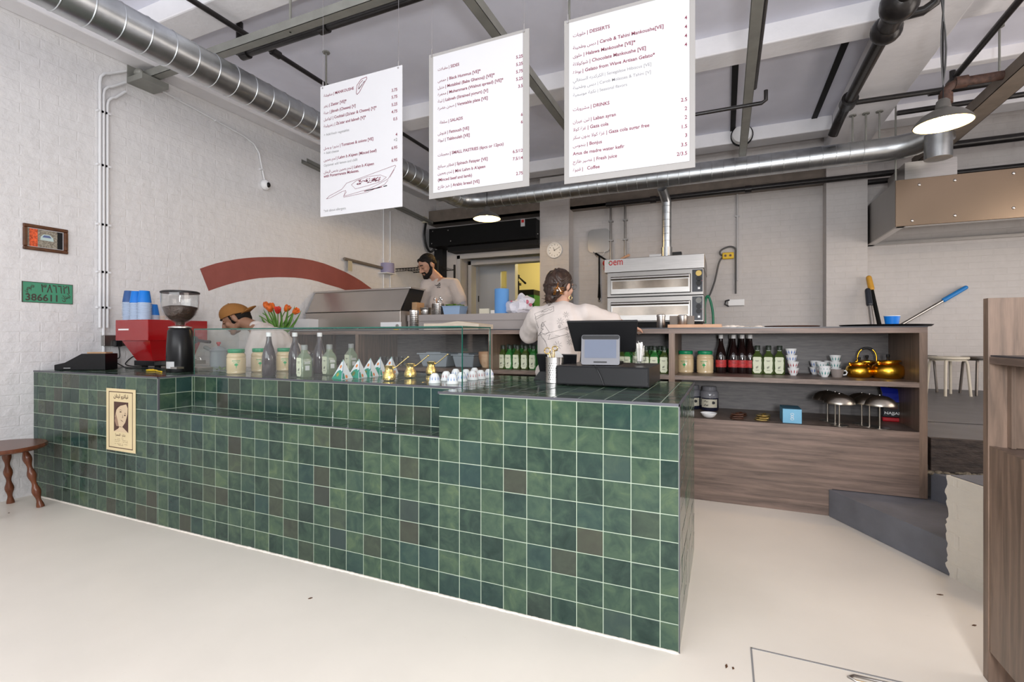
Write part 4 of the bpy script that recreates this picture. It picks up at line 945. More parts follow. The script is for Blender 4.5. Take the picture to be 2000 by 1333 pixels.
for yy in (my0+.13, my0+.29):
    W().cyl((mx1+.0, yy, zm+.005), (mx1+.05, yy, zm+.005), .032, n=20).tube([(mx1+.04, yy, zm+.005), (mx1+.2, yy, zm-.01), (mx1+.24, yy, zm-.012)], .013).build('portafilter', 'black_plastic', t)
b = W().tube([(mx1+.0, my0+.35, zb_+.02), (mx1+.04, my0+.35, zb_+.01), (mx1+.04, my0+.35, CT+.06)], .006, 8); b.build('steam_wand', 'steel_polished', t)
W().box((mx1-.0, my0+.05, CT+.03), (mx1+.13, my0+.33, CT+.06)).build('drip_tray', 'steel', t, smooth=False)
b = W(); b.cyl((mx1+.001, my0+.14, 0.98), (mx1+.004, my0+.14, .98), .008); b.build('power_light', 'label_silver', t)
# paper cups stacked upside down on the machine
def cup_stack(x, y, n, label, body, r=.050, group='takeaway cup stacks'):
    t = thing('paper_cup_stack', label, 'cups', (x, y, zt), group=group)
    b = MB(); h = .0115
    for i in range(n):
        z = i*h; b.lathe([(r-.006, z+.003), (r+.001, z), (r+.004, z+.001), (r+.004, z+.0055), (r-.003, z+.0065), (r-.004, z+h)], n=24)
    b.build('rims', 'cup_side', t, ang=20)
    z = n*h; MB().lathe([(r, z), (r+.001, z+.001), (r*.76, z+.092), (r*.73, z+.094), (r*.7, z+.090), (0, z+.090)], n=24).build('cup', body, t)
for px_, py_, n, lb, bd in ((253, 620, 9, 'navy paper cup on top of the leftmost upturned stack', 'cup_navy'), (267, 620, 8, 'bright blue paper cup on the second upturned stack from the left', 'cup_blue'), (282, 620, 8, 'bright blue paper cup on the nearest, third upturned stack', 'cup_blue')):
    p = PY(px_, py_, {253: 2.44, 267: 2.41, 282: 2.41}[px_]); cup_stack(p.x, p.y, n+4, lb, bd, .047)
p = PY(299, 620, 2.55); t = thing('paper_cup', 'short bright blue paper cup behind the cup stacks on the machine', 'cup', (p.x, p.y, zt)); MB().lathe([(.042, 0), (.044, .0), (.044, .006), (.031, .088), (.03, .09), (0, .088)], (0, 0, .045), 24).build('body', 'cup_blue', t); MB().lathe([(.0, 0), (.044, 0), (.044, .045), (0, .045)]).build('base_cups', 'cup_side', t)
for x, y, r, h, lb in ((308, 2.67, .050, .048, 'stack of cream lids on the red machine beside the blue cups'), (330, 2.75, .045, .022, 'small cream saucer stack on the red machine behind the grinder')):
    p = PY(x, 626, y); b = MB(); k = int(h/.008)
    for i in range(k): b.lathe([(0, i*.008), (r*.98, i*.008), (r, i*.008+.004), (r*.96, i*.008+.0078), (0, i*.008+.0078)], n=24)
    one(b, 'lid_stack', 'cup_cream', lb, 'lids', (p.x, p.y, zt))
# --- grinder
gx, gy, _ = at(352, 719, CT); gy = 2.31; gx = PY(352, 719, gy).x
t = thing('coffee_grinder', 'tall black coffee grinder with a clear hopper of beans beside the espresso machine', 'coffee grinder', (gx, gy, CT))
MB().lathe([(0, .0), (.085, 0), (.088, .012), (.086, .18), (.078, .30), (.066, .318), (0, .32)], n=32).build('body', 'tablet_black', t)
MB().lathe([(.05, .318), (.074, .322), (.074, .330), (.04, .336), (.0, .336)], n=28).build('collar', 'steel_polished', t)
MB().lathe([(.03, .335), (.034, .355), (.068, .378), (.098, .412), (.114, .46), (.119, .51), (.120, .575), (.117, .575), (.116, .51), (.110, .462), (.095, .416), (.066, .383), (.03, .362)], n=36).build('hopper', 'clear_vessel', t)
MB().lathe([(0, .34), (.026, .342), (.028, .366), (.065, .387), (.093, .420), (.108, .463), (.109, .474), (.07, .484), (0, .490)], n=28).build('beans', 'coffee_beans', t)
MB().lathe([(0, .574), (.123, .574), (.124, .585), (.11, .592), (0, .594)], n=36).build('hopper_lid', 'smoke_vessel' if False else 'black_plastic', t)
b = MB(); 
for k in range(5): a = -1.9+k*.16; 
b.lathe([(.0885, .03), (.0892, .032), (.0892, .075), (.0885, .077)], n=32, closed=True) if False else None
b.prism([V(math.cos(a)*.0895, math.sin(a)*.0895, .028) for a in [-1.75+i*.13 for i in range(7)]]+[V(math.cos(a)*.0895, math.sin(a)*.0895, .078) for a in [-1.75+i*.13 for i in range(6, -1, -1)]], V(.0004, -.0008, 0)); b.build('rating_label', 'label_silver', t, smooth=False)
MB().box((.05, -.10, .028), (.12, -.05, .042)).build('tray', 'cardboard' if False else 'steel', t, smooth=False)
cable('power_cable', [(-4.02, 2.33, CT+.006), (-3.98, 2.26, CT+.006), (-3.9, 2.28, CT+.006), (-3.82, 2.24, CT+.006), (-3.70, 2.2, CT+.006)], .005, 'yellow_plastic', 'short yellow cable end between the espresso machine and the grinder')
# --- saucepan seen through the left of the glass, herbs and steel tray
p = PY(427, 735, 2.85)
t = thing('saucepan', 'grey lidded saucepan with a long handle behind the left pane of the glass case', 'saucepan', (p.x, 2.85, CT))
MB().lathe([(0, 0), (.062, 0), (.066, .01), (.066, .135), (.068, .138), (.06, .138), (0, .13)], n=32).build('body', 'tub_grey', t)
MB().lathe([(.078, .138), (.07, .142), (.045, .165), (.012, .178), (.0, .178)], n=28).build('lid', 'tub_grey', t)
MB().lathe([(.0, .176), (.008, .176), (.010, .19), (.018, .198), (.016, .212), (0, .214)], n=16).build('knob', 'red_enamel', t)
MB().cap((-.06, 0, .13), .012, (-.14, -.02, .165), .018).build('handle', 'cap_grey', t)
p = PY(430, 728, 2.52); b = MB()
for i in range(14):
    a = random.uniform(0, 6.3); l_ = random.uniform(.03, .08); c = V(random.uniform(-.03, .03), random.uniform(-.02, .02), .004); e = c+V(math.cos(a)*l_, math.sin(a)*l_*.6, random.uniform(0, .03)); s = V(-math.sin(a), math.cos(a)*.6, 0)*.008
    b.prism([c, (c+e)/2+s, e, (c+e)/2-s], (0, 0, .0015))
one(b, 'herb_sprig', 'herb', 'dark green sprig of herbs lying by the left tahini jar', 'herbs', (p.x, 2.52, CT+.001), smooth=False)
p = PY(390, 722, 2.46); one(MB().box((-.09, 0, 0), (.07, .12, .022)), 'steel_tray', 'steel_polished', 'small steel tray inside the left corner of the glass case', 'tray', (p.x, 2.40, CT+.002), smooth=False, bevel=.003)

# --- jars of tahini
def tahini_jar(loc, label, group, rz=0.):
    t = thing('tahini_jar', label, 'jar', loc, rz, group)
    r = .060
    MB().lathe([(0, 0), (r-.006, .0), (r, .008), (r-.002, .02), (r, .03), (r, .105), (r-.003, .112), (r, .120), (r-.004, .136), (r-.014, .146), (0, .146)], n=32).build('jar', 'tahini', t)
    MB().lathe([(0, .145), (.050, .145), (.053, .149), (.053, .168), (.050, .172), (0, .172)], n=32).build('lid', 'lid_green', t)
    b = MB(); q = r+.0008
    def band(z0, z1, a0, a1):
        n = 5; A = [a0+(a1-a0)*i/n for i in range(n+1)]; vs0 = [b.b.verts.new(V(math.sin(a)*q, -math.cos(a)*q, z0)) for a in A]; vs1 = [b.b.verts.new(V(math.sin(a)*q, -math.cos(a)*q, z1)) for a in A]
        for i in range(n): b.b.faces.new((vs0[i], vs0[i+1], vs1[i+1], vs1[i]))
    for i in range(7): band(.088, .094, -.42+i*.12, -.34+i*.12)
    for i in range(5): band(.077, .081, -.32+i*.13, -.24+i*.13)
    for k, w_ in enumerate((.10, .17, .2, .17, .1)): band(.070-k*.0035, .0735-k*.0035, -w_, w_)
    band(.040, .056, -.03, .03)
    b.build('printed_logo', 'print_green', t, smooth=False, normals=False)
    return t
G = 'tahini jars in the glass case'
facing = lambda p: -math.atan2(p[0], p[1])*1.0
for (x, y, lb) in ((451, 731, 'tahini jar with green lid at the left end of the glass case'), (498.7, 727, 'tahini jar with green lid half hidden behind the first dark bottle'), (548, 725, 'tahini jar with green lid just left of the second dark bottle, furthest back')):
    p = at(x, y, dy=.04); tahini_jar(p, lb, G, -math.atan2(-p[0], p[1])*-1 if False else math.atan2(p[0], p[1])*-1)
# --- dark syrup bottles
def tall_bottle(loc, label, group, cap='white_plastic', m='dark_syrup', lab=None, h=.285, r=.042, rz=0.):
    t = thing('glass_bottle', label, 'bottle', loc, rz, group); s = h/.285
    pr = [(0, 0), (r-.004, .0), (r, .006), (r, .125), (r-.003, .14), (r*.75, .175), (r*.48, .21), (.0155, .24), (.0145, .262), (0, .262)]
    MB().lathe([(a, z*s) for a, z in pr], n=28).build('bottle', m, t)
    MB().lathe([(0, .258*s), (.0165, .258*s), (.0172, .262*s), (.0172, .283*s), (.015, .286*s), (0, .286*s)], n=20).build('cap', cap, t)
    if lab:
        MB().lathe([(r+.0006, .045*s), (r+.0008, .046*s), (r+.0008, .098*s), (r+.0006, .099*s)], n=28).build('label_band', lab, t)
    return t
G = 'dark syrup bottles in the glass case'
for (x, y, lb) in ((517.6, 735, 'dark brown bottle with white cap, nearest of the three in the glass case'), (569, 731, 'dark brown bottle with white cap, middle of the three in the glass case'), (618, 729, 'dark brown bottle with white cap, right one behind the oil bottles')):
    tall_bottle(at(x, y, dy=.03), lb, G)
# --- square olive oil bottles
def oil_bottle(loc, label, group, rz, m='olive_clear', cap='cap_grey', h=.205, w_=.036, side=True):
    t = thing('oil_bottle', label, 'bottle', loc, rz, group); s = h/.205
    def sq(r, z, n=5):
        out_ = []
        for k in range(4):
            for i in range(n):
                a = PI/2*k+PI/2*i/(n-1); c = r*.3; cx = (r-c)*(1 if k in (0, 3) else -1); cy = (r-c)*(1 if k in (0, 1) else -1); out_.append(V(cx+c*math.cos(a), cy+c*math.sin(a), z*s))
        return out_
    b = MB(); b.loft([[b.b.verts.new(p) for p in sq(r, z)] for r, z in ((w_-.005, 0), (w_, .006), (w_, .115), (w_-.004, .13), (.022, .148), (.0165, .155), (.0155, .175))]); b.build('bottle', m, t)
    MB().lathe([(0, .172*s), (.019, .172*s), (.0195, .176*s), (.0195, .202*s), (.017, .205*s), (0, .205*s)], n=20).build('cap', cap, t)
    q = w_+.0006
    pl_ = [V(x, -q, z*s) for x, z in ((-.027, .02), (-.030, .03), (-.027, .04), (-.030, .085), (-.027, .1), (-.029, .118), (-.024, .124), (.024, .124), (.029, .118), (.027, .1), (.030, .085), (.027, .04), (.030, .03), (.027, .02), (.018, .008), (-.018, .008))]
    lb_ = MB().prism(pl_, (0, -.0006, 0)).build('paper_label', 'label_cream', t, smooth=False)
    b = MB(); text(b, 'Oleo', V(0, -q-.0008, .092*s), V(1, 0, 0), V(0, 0, 1), .011, 'CENTER') if False else None
    strokes(b, [[(-.014, .098), (.014, .098)], [(-.01, .092), (.01, .092)], [(-.009, .042), (-.002, .052), (.008, .06)], [(-.006, .04), (.004, .05)], [(-.01, .05), (.006, .045)], [(-.007, .055), (.009, .052)], [(-.012, .03), (.012, .03)]], (0, -q-.0007, 0), (1, 0, 0), (0, 0, s), .0022, (0, -1, 0))
    b.build('label_print', 'ink_black', lb_, smooth=False, normals=False)
    if side:
        MB().box((q, -.014, .045*s), (q+.0006, .014, .075*s)).box((q, -.02, .085*s), (q+.0006, .02, .09*s)).box((q, -.018, .094*s), (q+.0006, .018, .099*s)).build('side_label', 'label_silver', t, smooth=False)
    return t
G = 'olive oil bottles in the glass case'
for (x, y, lb) in ((587, 738, 'square olive oil bottle nearest the glass, left one of three with a cream label'), (637, 733, 'square olive oil bottle, middle one of three with a cream label'), (685.7, 722, 'square olive oil bottle behind the fruit drink pyramids')):
    p = at(x, y, dy=.03); p = p if x < 680 else (PY(685.7, 700, 2.86).x, 2.86, CT); oil_bottle(p, lb, G, -.25)
for x, lb in ((600, 'upturned clear glass flask standing behind the first oil bottle'), (607, 'tall clear tumbler with a napkin behind the oil bottles')):
    p = PY(x, 722, 2.86); t = thing('glass_flask', lb, 'glass', (p.x+.03*(x > 603), 2.86, CT+.001)); MB().lathe([(0, 0), (.022, .0), (.024, .01), (.024, .11), (.018, .12), (.018, .14), (.021, .15), (.018, .15), (0, .148)], n=20).build('body', 'clear_vessel', t)
# --- fruit drink pyramids
def pyramid(loc, label, rz):
    t = thing('drink_carton', label, 'drink carton', loc, rz, 'pyramid fruit drink cartons')
    a = .066; h = .12
    A, B_, Cc, D = V(-a, -a*.55, 0), V(a*.9, -a*.55, 0), V(a*.1, a*1.0, 0), V(.01, 0, h)
    MB().loft([[*(lambda b: [])(0)]]) if False else None
    b = MB(); vs = [b.b.verts.new(p) for p in (A, B_, Cc, D)]
    for f in ((0, 1, 3), (1, 2, 3), (2, 0, 3), (0, 2, 1)): b.b.faces.new([vs[i] for i in f])
    b.build('carton', 'carton_white', t, smooth=False)
    def onface(P0, P1, P2, pts, m, name, lb=None):
        n = (P1-P0).cross(P2-P0).normalized(); n = n if n.dot((P0+P1+P2)/3-V(0, 0, h*.3)) > 0 else -n
        MB().prism([P0*(1-u-v)+P1*u+P2*v+n*.0004 for u, v in pts], n*.0005).build(name, m, t, lb, smooth=False)
    circ = lambda cu, cv, r, k=14: [(cu+r*math.cos(2*PI*i/k)-r*.5*math.sin(2*PI*i/k), cv+r*math.sin(2*PI*i/k)) for i in range(k)]
    onface(A, B_, D, [(.0, 0.0), (.98, 0), (.66, .32), (.60, .46), (.5, .38), (.42, .46), (.25, .44), (.14, .36), (.1, .2)], 'carton_teal', 'green_panel')
    onface(A, B_, D, circ(.36, .22, .115), 'carton_yellow', 'fruit_slice'); onface(A, B_, D, circ(.355, .225, .05), 'carton_teal', 'slice_centre') if False else None
    onface(A, B_, D, circ(.20, .62, .085), 'carton_orange', 'printed_fruit')
    onface(A, B_, D, [(.04, .86), (.09, .86), (.03, .97), (.0, .97)], 'carton_teal', 'tip')
    onface(B_, Cc, D, circ(.4, .12, .09), 'carton_orange', 'printed_fruit'); onface(B_, Cc, D, [(.05, .02), (.3, .02), (.15, .3), (.03, .3)], 'carton_teal', 'green_panel')
    onface(B_, Cc, D, [(.0, .05), (.08, .05), (.02, .95), (0, .95)], 'tub_blue', 'straw')
    return t
for i, (x, y, rz) in enumerate(((662, 741, -.35), (693, 738.7, -.25), (716, 736.4, -.3), (735, 733.5, -.28), (757.7, 731, -.2))):
    p = at(x, y, dy=.03); pyramid(p, ('first', 'second', 'third', 'fourth', 'fifth')[i]+' pyramid drink carton from the left in the glass case row', rz)
# --- brass coffee pots
def brass_pot(loc, label, rz):
    t = thing('brass_coffee_pot', label, 'coffee pot', loc, rz, 'small brass coffee pots')
    MB().lathe([(0, 0), (.028, 0), (.036, .006), (.038, .02), (.034, .04), (.026, .056), (.024, .066), (.029, .084), (.031, .088), (.028, .088), (.022, .068), (0, .05)], n=32).build('body', 'brass', t)
    MB().tube([(.026, 0, .072), (.045, 0, .082), (.11, 0, .135)], .0032, 8).build('handle', 'brass_smooth', t)
    MB().ball((.113, 0, .138), (.007, .005, .006), 10, 6).build('handle_loop', 'brass_smooth', t)
for (x, y, lb, rz) in ((753.5, 745, 'brass coffee pot nearest the glass, left of the three', .35), (795.7, 739, 'brass coffee pot standing alone in the middle of the case', .38), (837.5, 733, 'brass coffee pot behind the leftmost upturned cup', .3)):
    brass_pot(at(x, y, dy=.03), lb, rz)
# --- upturned Arabic coffee cups
def coffee_cup(loc, label, col, group, up=False, z=0.):
    t = thing('coffee_cup', label, 'cup', loc, random.uniform(0, 1), group)
    pr = [(.0, .0), (.033, 0), (.034, .002), (.0335, .006), (.030, .012), (.028, .03), (.022, .044), (.017, .050), (.016, .053), (.013, .053), (.012, .051), (0, .051)]
    if up: pr = [(0, .004), (.013, .004), (.014, .0), (.016, 0), (.018, .004), (.024, .016), (.028, .032), (.0315, .046), (.033, .05), (.031, .05), (.026, .032), (.02, .014), (0, .010)]
    MB().lathe(pr, n=28).build('cup', 'porcelain', t)
    b = MB(); prf = [(.0296, .014), (.0286, .026), (.0255, .038)] if not up else [(.0222, .012), (.0265, .025), (.0305, .040)]
    for i in range(11):
        a = 2*PI*i/11; da = .11; q = [(prf[0], 0), (prf[1], da), (prf[2], 0), (prf[1], -da)]
        b.b.faces.new([b.b.verts.new(V(math.cos(a+d)*(r+.0006), math.sin(a+d)*(r+.0006), zz_)) for (r, zz_), d in q])
    b.build('painted_pattern', col, t, smooth=False, normals=False)
    return t
cl = [(845, 749, 'print_blue', 'upturned blue-patterned cup standing apart at the left'), (868, 744, 'print_red', 'upturned red-patterned cup behind the second front cup'), (880, 750.6, 'print_blue', 'upturned blue-patterned cup in front, second from the left'), (887, 738, 'print_blue', 'upturned cup at the back between the brass pot and the glass corner'),
      (898, 746, 'print_blue', 'upturned blue-patterned cup just left of the vertical glass edge'), (907, 739, 'print_blue', 'upturned cup directly behind the vertical glass edge'), (920, 743, 'print_red', 'upturned red-patterned cup just right of the vertical glass edge'), (924, 735, 'print_red', 'upturned cup furthest back in the cup group'),
      (935.5, 741, 'print_red', 'upturned red-patterned cup second from the right'), (952, 738.5, 'print_blue', 'upturned blue-patterned cup at the right end of the group')]
for x, y, c_, lb in cl: coffee_cup(at(x, y, dy=.02), lb, c_, 'upturned coffee cups on the counter')

# ================================================================ till area
dx0, dx1, dy0, dy1, dz = -.815, -.338, 2.45, 2.90, 1.05
t = thing('cash_drawer', 'wide black metal cash drawer on the right of the counter', 'cash drawer', (dx0, dy0, CT))
W().box((dx0, dy0+.004, CT+.006), (dx1, dy1, dz)).build('casing', 'tablet_black', t, smooth=False, bevel=.003)
W().box((dx0+.006, dy0, CT+.012), (dx1-.006, dy0+.004, dz-.006)).build('drawer_front', 'black_plastic', t, smooth=False, bevel=.0015)
b = W()
for x in (dx0+.05, dx1-.05):
    for y in (dy0+.05, dy1-.05): b.cyl((x, y, CT), (x, y, CT+.007), .015)
b.build('feet', 'black_matt', t)
cable('screen_cable', [(-.62, 2.51, dz+.004), (-.6, 2.445, dz-.004), (-.575, 2.44, 1.0), (-.56, 2.442, CT+.012)], .0028, 'black_plastic', 'thin black cable hanging down the front of the cash drawer')
# customer display
q = at(1180, 713, dz); cx, cy = q[0], 2.53
t = thing('customer_display', 'grey customer display with a lit pale blue screen on the cash drawer', 'display', (cx, cy, dz), .17)
tl = Matrix.Rotation(-.20, 3, 'X')
def rr(w_, h_, r, n=5): 
    o_ = []
    for k, (sx, sz) in enumerate(((1, 1), (-1, 1), (-1, -1), (1, -1))):
        for i in range(n+1):
            a = PI/2*k+PI/2*i/n; o_.append((sx*(w_/2-r)+r*math.cos(a), sz*(h_/2-r)+r*math.sin(a)))
    return o_
def slab(w_, h_, r, y0, y1, m, name, par, tlt, zc, xo=0., zo=0., lb=None):
    b = MB(); b.prism([tlt @ V(x+xo, y0, z+zo+zc) for x, z in rr(w_, h_, r)], tlt @ V(0, y1-y0, 0)); return b.build(name, m, par, lb, smooth=False)
slab(.200, .160, .012, 0, .018, 'screen_grey', 'housing', t, tl, .085)
slab(.196, .022, .010, -.001, 0, 'black_plastic', 'top_strip', t, tl, .085, zo=.067)
slab(.165, .098, .003, -.0012, 0, 'screen_lit', 'screen', t, tl, .09)
slab(.07, .008, .003, -.0012, 0, 'black_plastic', 'card_slot', t, tl, .019)
b = MB(); text(b, 'welcome', tl @ V(0, -.0018, .087), V(1, 0, 0), tl @ V(0, 0, 1), .014, 'CENTER') if False else None
b.prism([tl @ V(x, .018, z) for x, z in ((-.05, .02), (.05, .02), (.05, .10), (-.05, .10))], (0, .04, -.01)); b.build('stand', 'black_plastic', t, smooth=False)
# main till screen, seen from behind
q = PY(1180, 650, 2.72)
t = thing('till_screen', 'large black till monitor seen from behind above the cash drawer', 'monitor', (q.x, 2.72, dz+.001), .0)
tl2 = Matrix.Rotation(.42, 3, 'X')
b = MB(); W2, W1, Hh = .395, .345, .19
b.prism([V(0, 0, .065)+(tl2 @ V(x, 0, z)) for x, z in ((-W1/2, 0), (W1/2, 0), (W2/2, Hh), (-W2/2, Hh))], tl2 @ V(0, .014, 0)); b.build('back_cover', 'black_plastic', t, smooth=False, bevel=.006)
MB().box((-.05, -.03, .02), (.05, .05, .13), Matrix.Rotation(.4, 3, 'X')).build('neck', 'black_matt', t, smooth=False); MB().box((-.09, -.06, 0), (.09, .1, .012)).build('foot', 'black_matt', t, smooth=False)
# tablet stand
q = PY(1083, 725, 2.72)
t = thing('tablet_stand', 'black tablet on a stand at the back of the counter beside the till', 'tablet', (q.x, 2.76, CT+.001), .0)
tl3 = Matrix.Rotation(.22, 3, 'X')
b = MB(); b.prism([V(0, 0, .03)+(tl3 @ V(x, 0, z)) for x, z in ((-.105, 0), (.115, 0), (.13, .125), (-.12, .125))], tl3 @ V(0, .012, 0)); b.build('tablet', 'tablet_black', t, smooth=False, bevel=.003)
b = MB(); b.prism([V(-.13, -.05, 0), V(-.09, -.05, .05), V(.03, -.05, .05), V(.03, -.05, 0)], (0, .12, 0)); b.build('foot', 'black_plastic', t, smooth=False)
MB().ball((.10, -.006, .142), (.006, .003, .006), 8, 6).build('lens', 'steel_grey', t)
# perforated steel holder with scissors and spatula
q = at(1078, 749.5, dy=.045)
t = thing('utensil_holder', 'perforated stainless steel utensil holder beside the cash drawer', 'utensil holder', q)
r = .049; hh = .142
MB().lathe([(0, 0), (r, 0), (r+.001, .003), (r, .006), (r, hh), (r+.002, hh+.001), (r-.002, hh+.002), (r-.003, hh-.004), (r-.003, .006), (0, .004)], n=40).build('cylinder', 'steel_polished', t)
b = MB()
for j in range(8):
    for i in range(26):
        if i % 6 in (4, 5): continue
        a = 2*PI*(i+.5*(j % 2))/26; c = V(math.cos(a)*(r+.0004), math.sin(a)*(r+.0004), .022+j*.0125); b.cyl(c-V(math.cos(a), math.sin(a), 0)*.001, c+V(math.cos(a), math.sin(a), 0)*.0003, .0026, n=8)
b.build('perforations', 'black_matt', t, smooth=False); bpy.data.objects[b.__dict__.get('x', 'perforations')]['kind'] = 'stuff'
b = MB().prism([V(-.035, 0, .10), V(.03, 0, .10), V(.048, 0, .150), V(.012, 0, .185), V(-.045, 0, .155)], (0, .002, 0)); sp_ = one(b, 'scraper', 'steel_polished', 'flat steel scraper standing in the perforated holder', 'scraper', (q[0], q[1]+.004, q[2]), smooth=False)
b = MB(); b.tube([V(-.038+.017*math.cos(a), 0, .178+.017*math.sin(a)) for a in [i*PI/8 for i in range(16)]], .0035, 8, closed=True); b.tube([V(.004+.015*math.cos(a), .006, .192+.012*math.sin(a)) for a in [i*PI/8 for i in range(16)]], .0035, 8, closed=True)
b.cap((-.028, 0, .165), .0035, (0, 0, .06), .003); b.cap((-.006, .006, .182), .0035, (-.004, .004, .06), .003); one(b, 'scissors', 'gold', 'gold-handled scissors standing in the perforated holder', 'scissors', (q[0], q[1]-.012, q[2]))
# glass of paper straws / sugar sticks
q = at(1247, 713.5, dz, dy=.03)
t = thing('drinking_glass', 'clear faceted drinking glass on the right of the cash drawer', 'glass', q)
MB().lathe([(.0, 0), (.026, 0), (.028, .004), (.029, .018), (.036, .03), (.037, .09), (.035, .09), (.034, .032), (.026, .02), (0, .014)], n=12).build('glass', 'clear_vessel', t, smooth=False)
b = MB()
for i in range(13):
    a = random.uniform(0, 6.3); rr_ = random.uniform(.0, .016); l_ = random.uniform(.085, .115); c = V(math.cos(a)*rr_, math.sin(a)*rr_, .018); e = V(math.cos(a)*rr_*1.9, math.sin(a)*rr_*1.9, .018+l_); s = V(-math.sin(a*2), math.cos(a*2), 0)*.0045
    b.prism([c-s, c+s, e+s, e-s], (e-c).cross(s).normalized()*.0015)
one(b, 'sugar_sticks', 'napkin', 'white paper sticks standing in the glass by the till', 'sugar sticks', (q[0], q[1], q[2]), smooth=False)

# ================================================================ poster on the tiles
a, c = PY(209, 758, CY0), PY(266, 889, CY0); pw0, pw1, ph0, ph1 = a.x, c.x, c.z+.008, a.z
t = thing('poster', 'tall cream paper poster with a brown portrait taped to the green tiles', 'poster', (pw0, CY0-.0025, ph0))
Wd, Hh = pw1-pw0, ph1-ph0; Y0 = -.0016
MB().box((0, Y0, 0), (Wd, 0, Hh)).build('paper', 'poster_paper', t, smooth=False)
b = MB(); m = .09*Wd; q = Wd*.018
for x0_, z0_, x1_, z1_ in ((m, .045*Hh, Wd-m, .045*Hh+q), (m, Hh*.94, Wd-m, Hh*.94+q), (m, .045*Hh, m+q, Hh*.95), (Wd-m-q, .045*Hh, Wd-m, Hh*.95)): b.box((x0_, Y0-.0004, z0_), (x1_, Y0, z1_))
text(b, arab('تياترو لبنان'), V(Wd*.26, Y0-.0004, Hh*.855), V(1, 0, 0), V(0, 0, 1), .034, bold=.03, fit=Wd*.5); text(b, arab('شارع الحمرا'), V(Wd*.32, Y0-.0004, Hh*.245), V(1, 0, 0), V(0, 0, 1), .022, bold=.02, fit=Wd*.34)
for z, x0_, x1_ in ((.20, .40, .6), (.175, .3, .5), (.175, .56, .75), (.15, .3, .48), (.15, .56, .75), (.115, .3, .74), (.095, .42, .6)):
    for i in range(12):
        if random.random() < .8: xx = x0_+(x1_-x0_)*i/12; b.box((Wd*xx, Y0-.0004, Hh*z), (Wd*(xx+(x1_-x0_)/16), Y0, Hh*z+.002))
b.build('lettering', 'ink_brown', t, smooth=False, normals=False)
P2 = lambda l: [V(Wd*x, 0, Hh*z) for x, z in l]
def lay_(l, m, d, nm, lb=None): MB().prism([p+V(0, Y0-d, 0) for p in P2(l)], (0, -.0003, 0)).build(nm, m, t, lb, smooth=False)
lay_([(.27, .31), (.76, .31), (.76, .79), (.27, .79)], 'photo_dark', .0001, 'portrait_ground', 'dark brown portrait photo')
lay_([(.36, .66), (.31, .55), (.36, .42), (.47, .39), (.56, .395), (.66, .47), (.735, .60), (.745, .70), (.69, .76), (.6, .745), (.5, .73), (.42, .70)], 'photo_light', .0004, 'portrait_face')
lay_([(.27, .31), (.76, .31), (.68, .345), (.56, .395), (.47, .40), (.42, .36)], 'photo_light', .0004, 'portrait_collar')
lay_([(.32, .69), (.40, .72), (.52, .75), (.66, .78), (.5, .785), (.34, .76), (.29, .70), (.29, .60), (.33, .63)], 'photo_dark', .0007, 'portrait_hair')
lay_([(.34, .60), (.30, .48), (.36, .40), (.44, .40), (.40, .5)], 'photo_tone', .0007, 'portrait_shade')
for l_ in ([(.44, .655), (.50, .672), (.56, .655), (.50, .665)], [(.62, .605), (.66, .625), (.70, .60), (.66, .615)], [(.46, .63), (.50, .645), (.55, .632), (.5, .622)], [(.61, .582), (.65, .597), (.69, .582), (.65, .572)], [(.49, .505), (.54, .50), (.60, .475), (.55, .485)], [(.56, .60), (.575, .55), (.54, .54), (.57, .54), (.59, .55)]): lay_(l_, 'photo_dark', .0008, 'portrait_feature')
# ================================================================ turned-leg stool
sx, sy, sz = -4.56, 1.655, .455
t = thing('side_table', 'low round dark wooden stool with bobbin-turned legs at the left wall', 'stool', (sx, sy, 0))
MB().lathe([(0, sz-.032), (.235, sz-.032), (.248, sz-.022), (.25, sz-.01), (.243, sz), (0, sz)], n=48).build('seat', 'stool_wood', t)
for i in range(4):
    a = PI/4+i*PI/2+.15; tp = V(math.cos(a)*.13, math.sin(a)*.13, sz-.03); bt = V(math.cos(a)*.215, math.sin(a)*.215, 0); n = 30; pts = [bt+(tp-bt)*k/n for k in range(n+1)]
    MB().tube(pts, .02, 14, rf=lambda k: .0195+.006*math.cos(k/n*2*PI*3.6+.2)*(1 if k > 1 else .6)).build('leg', 'stool_wood', t)
b = MB()
for i in range(2): a = PI/4+i*PI/2+.15; d = V(math.cos(a), math.sin(a), 0)*.185; b.cyl(-d+V(0, 0, .15), d+V(0, 0, .15), .009) if False else None
# floor litter
for x, y, rz, l_ in ((606, 1170, .9, .02), (1836, 1163, .2, .028), (1903, 1223, .4, .02), (1419, 1303, 1.4, .026), (1432, 1307, 1.2, .014), (17, 1003, .3, .01)):
    p = PZ(x, y, 0); one(MB().prism([V(-l_/2, 0, 0), V(0, -.004, 0), V(l_/2, .001, 0), V(.002, .005, 0)], (0, 0, .0025)), 'leaf_fragment', 'leaf_bit', {606: 'brown leaf fragment on the floor before the middle of the counter', 1836: 'brown leaf fragment on the floor near the step', 1903: 'small brown fragment on the floor beside the right cabinet', 1419: 'brown fragment on the floor left of the hatch', 1432: 'tiny dark fragment on the floor just left of the hatch corner', 17: 'tiny dark fragment on the floor under the round stool'}[x], 'leaf fragment', (p.x, p.y, .0005), rz, smooth=False)
# ================================================================ stock on the shelves
SH = .913; DK = .6
# tahini jars
G = 'tahini jars on the shelf'
for x, y, lb in ((1339, 728, 'left tahini jar with green lid on the shelf beside the till'), (1377, 729, 'right tahini jar with green lid on the shelf, next to the dark bottles')):
    p = PZ(x, y, SH); t = tahini_jar((p.x, p.y, SH), lb, G, -.1); t.scale = (1.05, 1.05, 1.03)
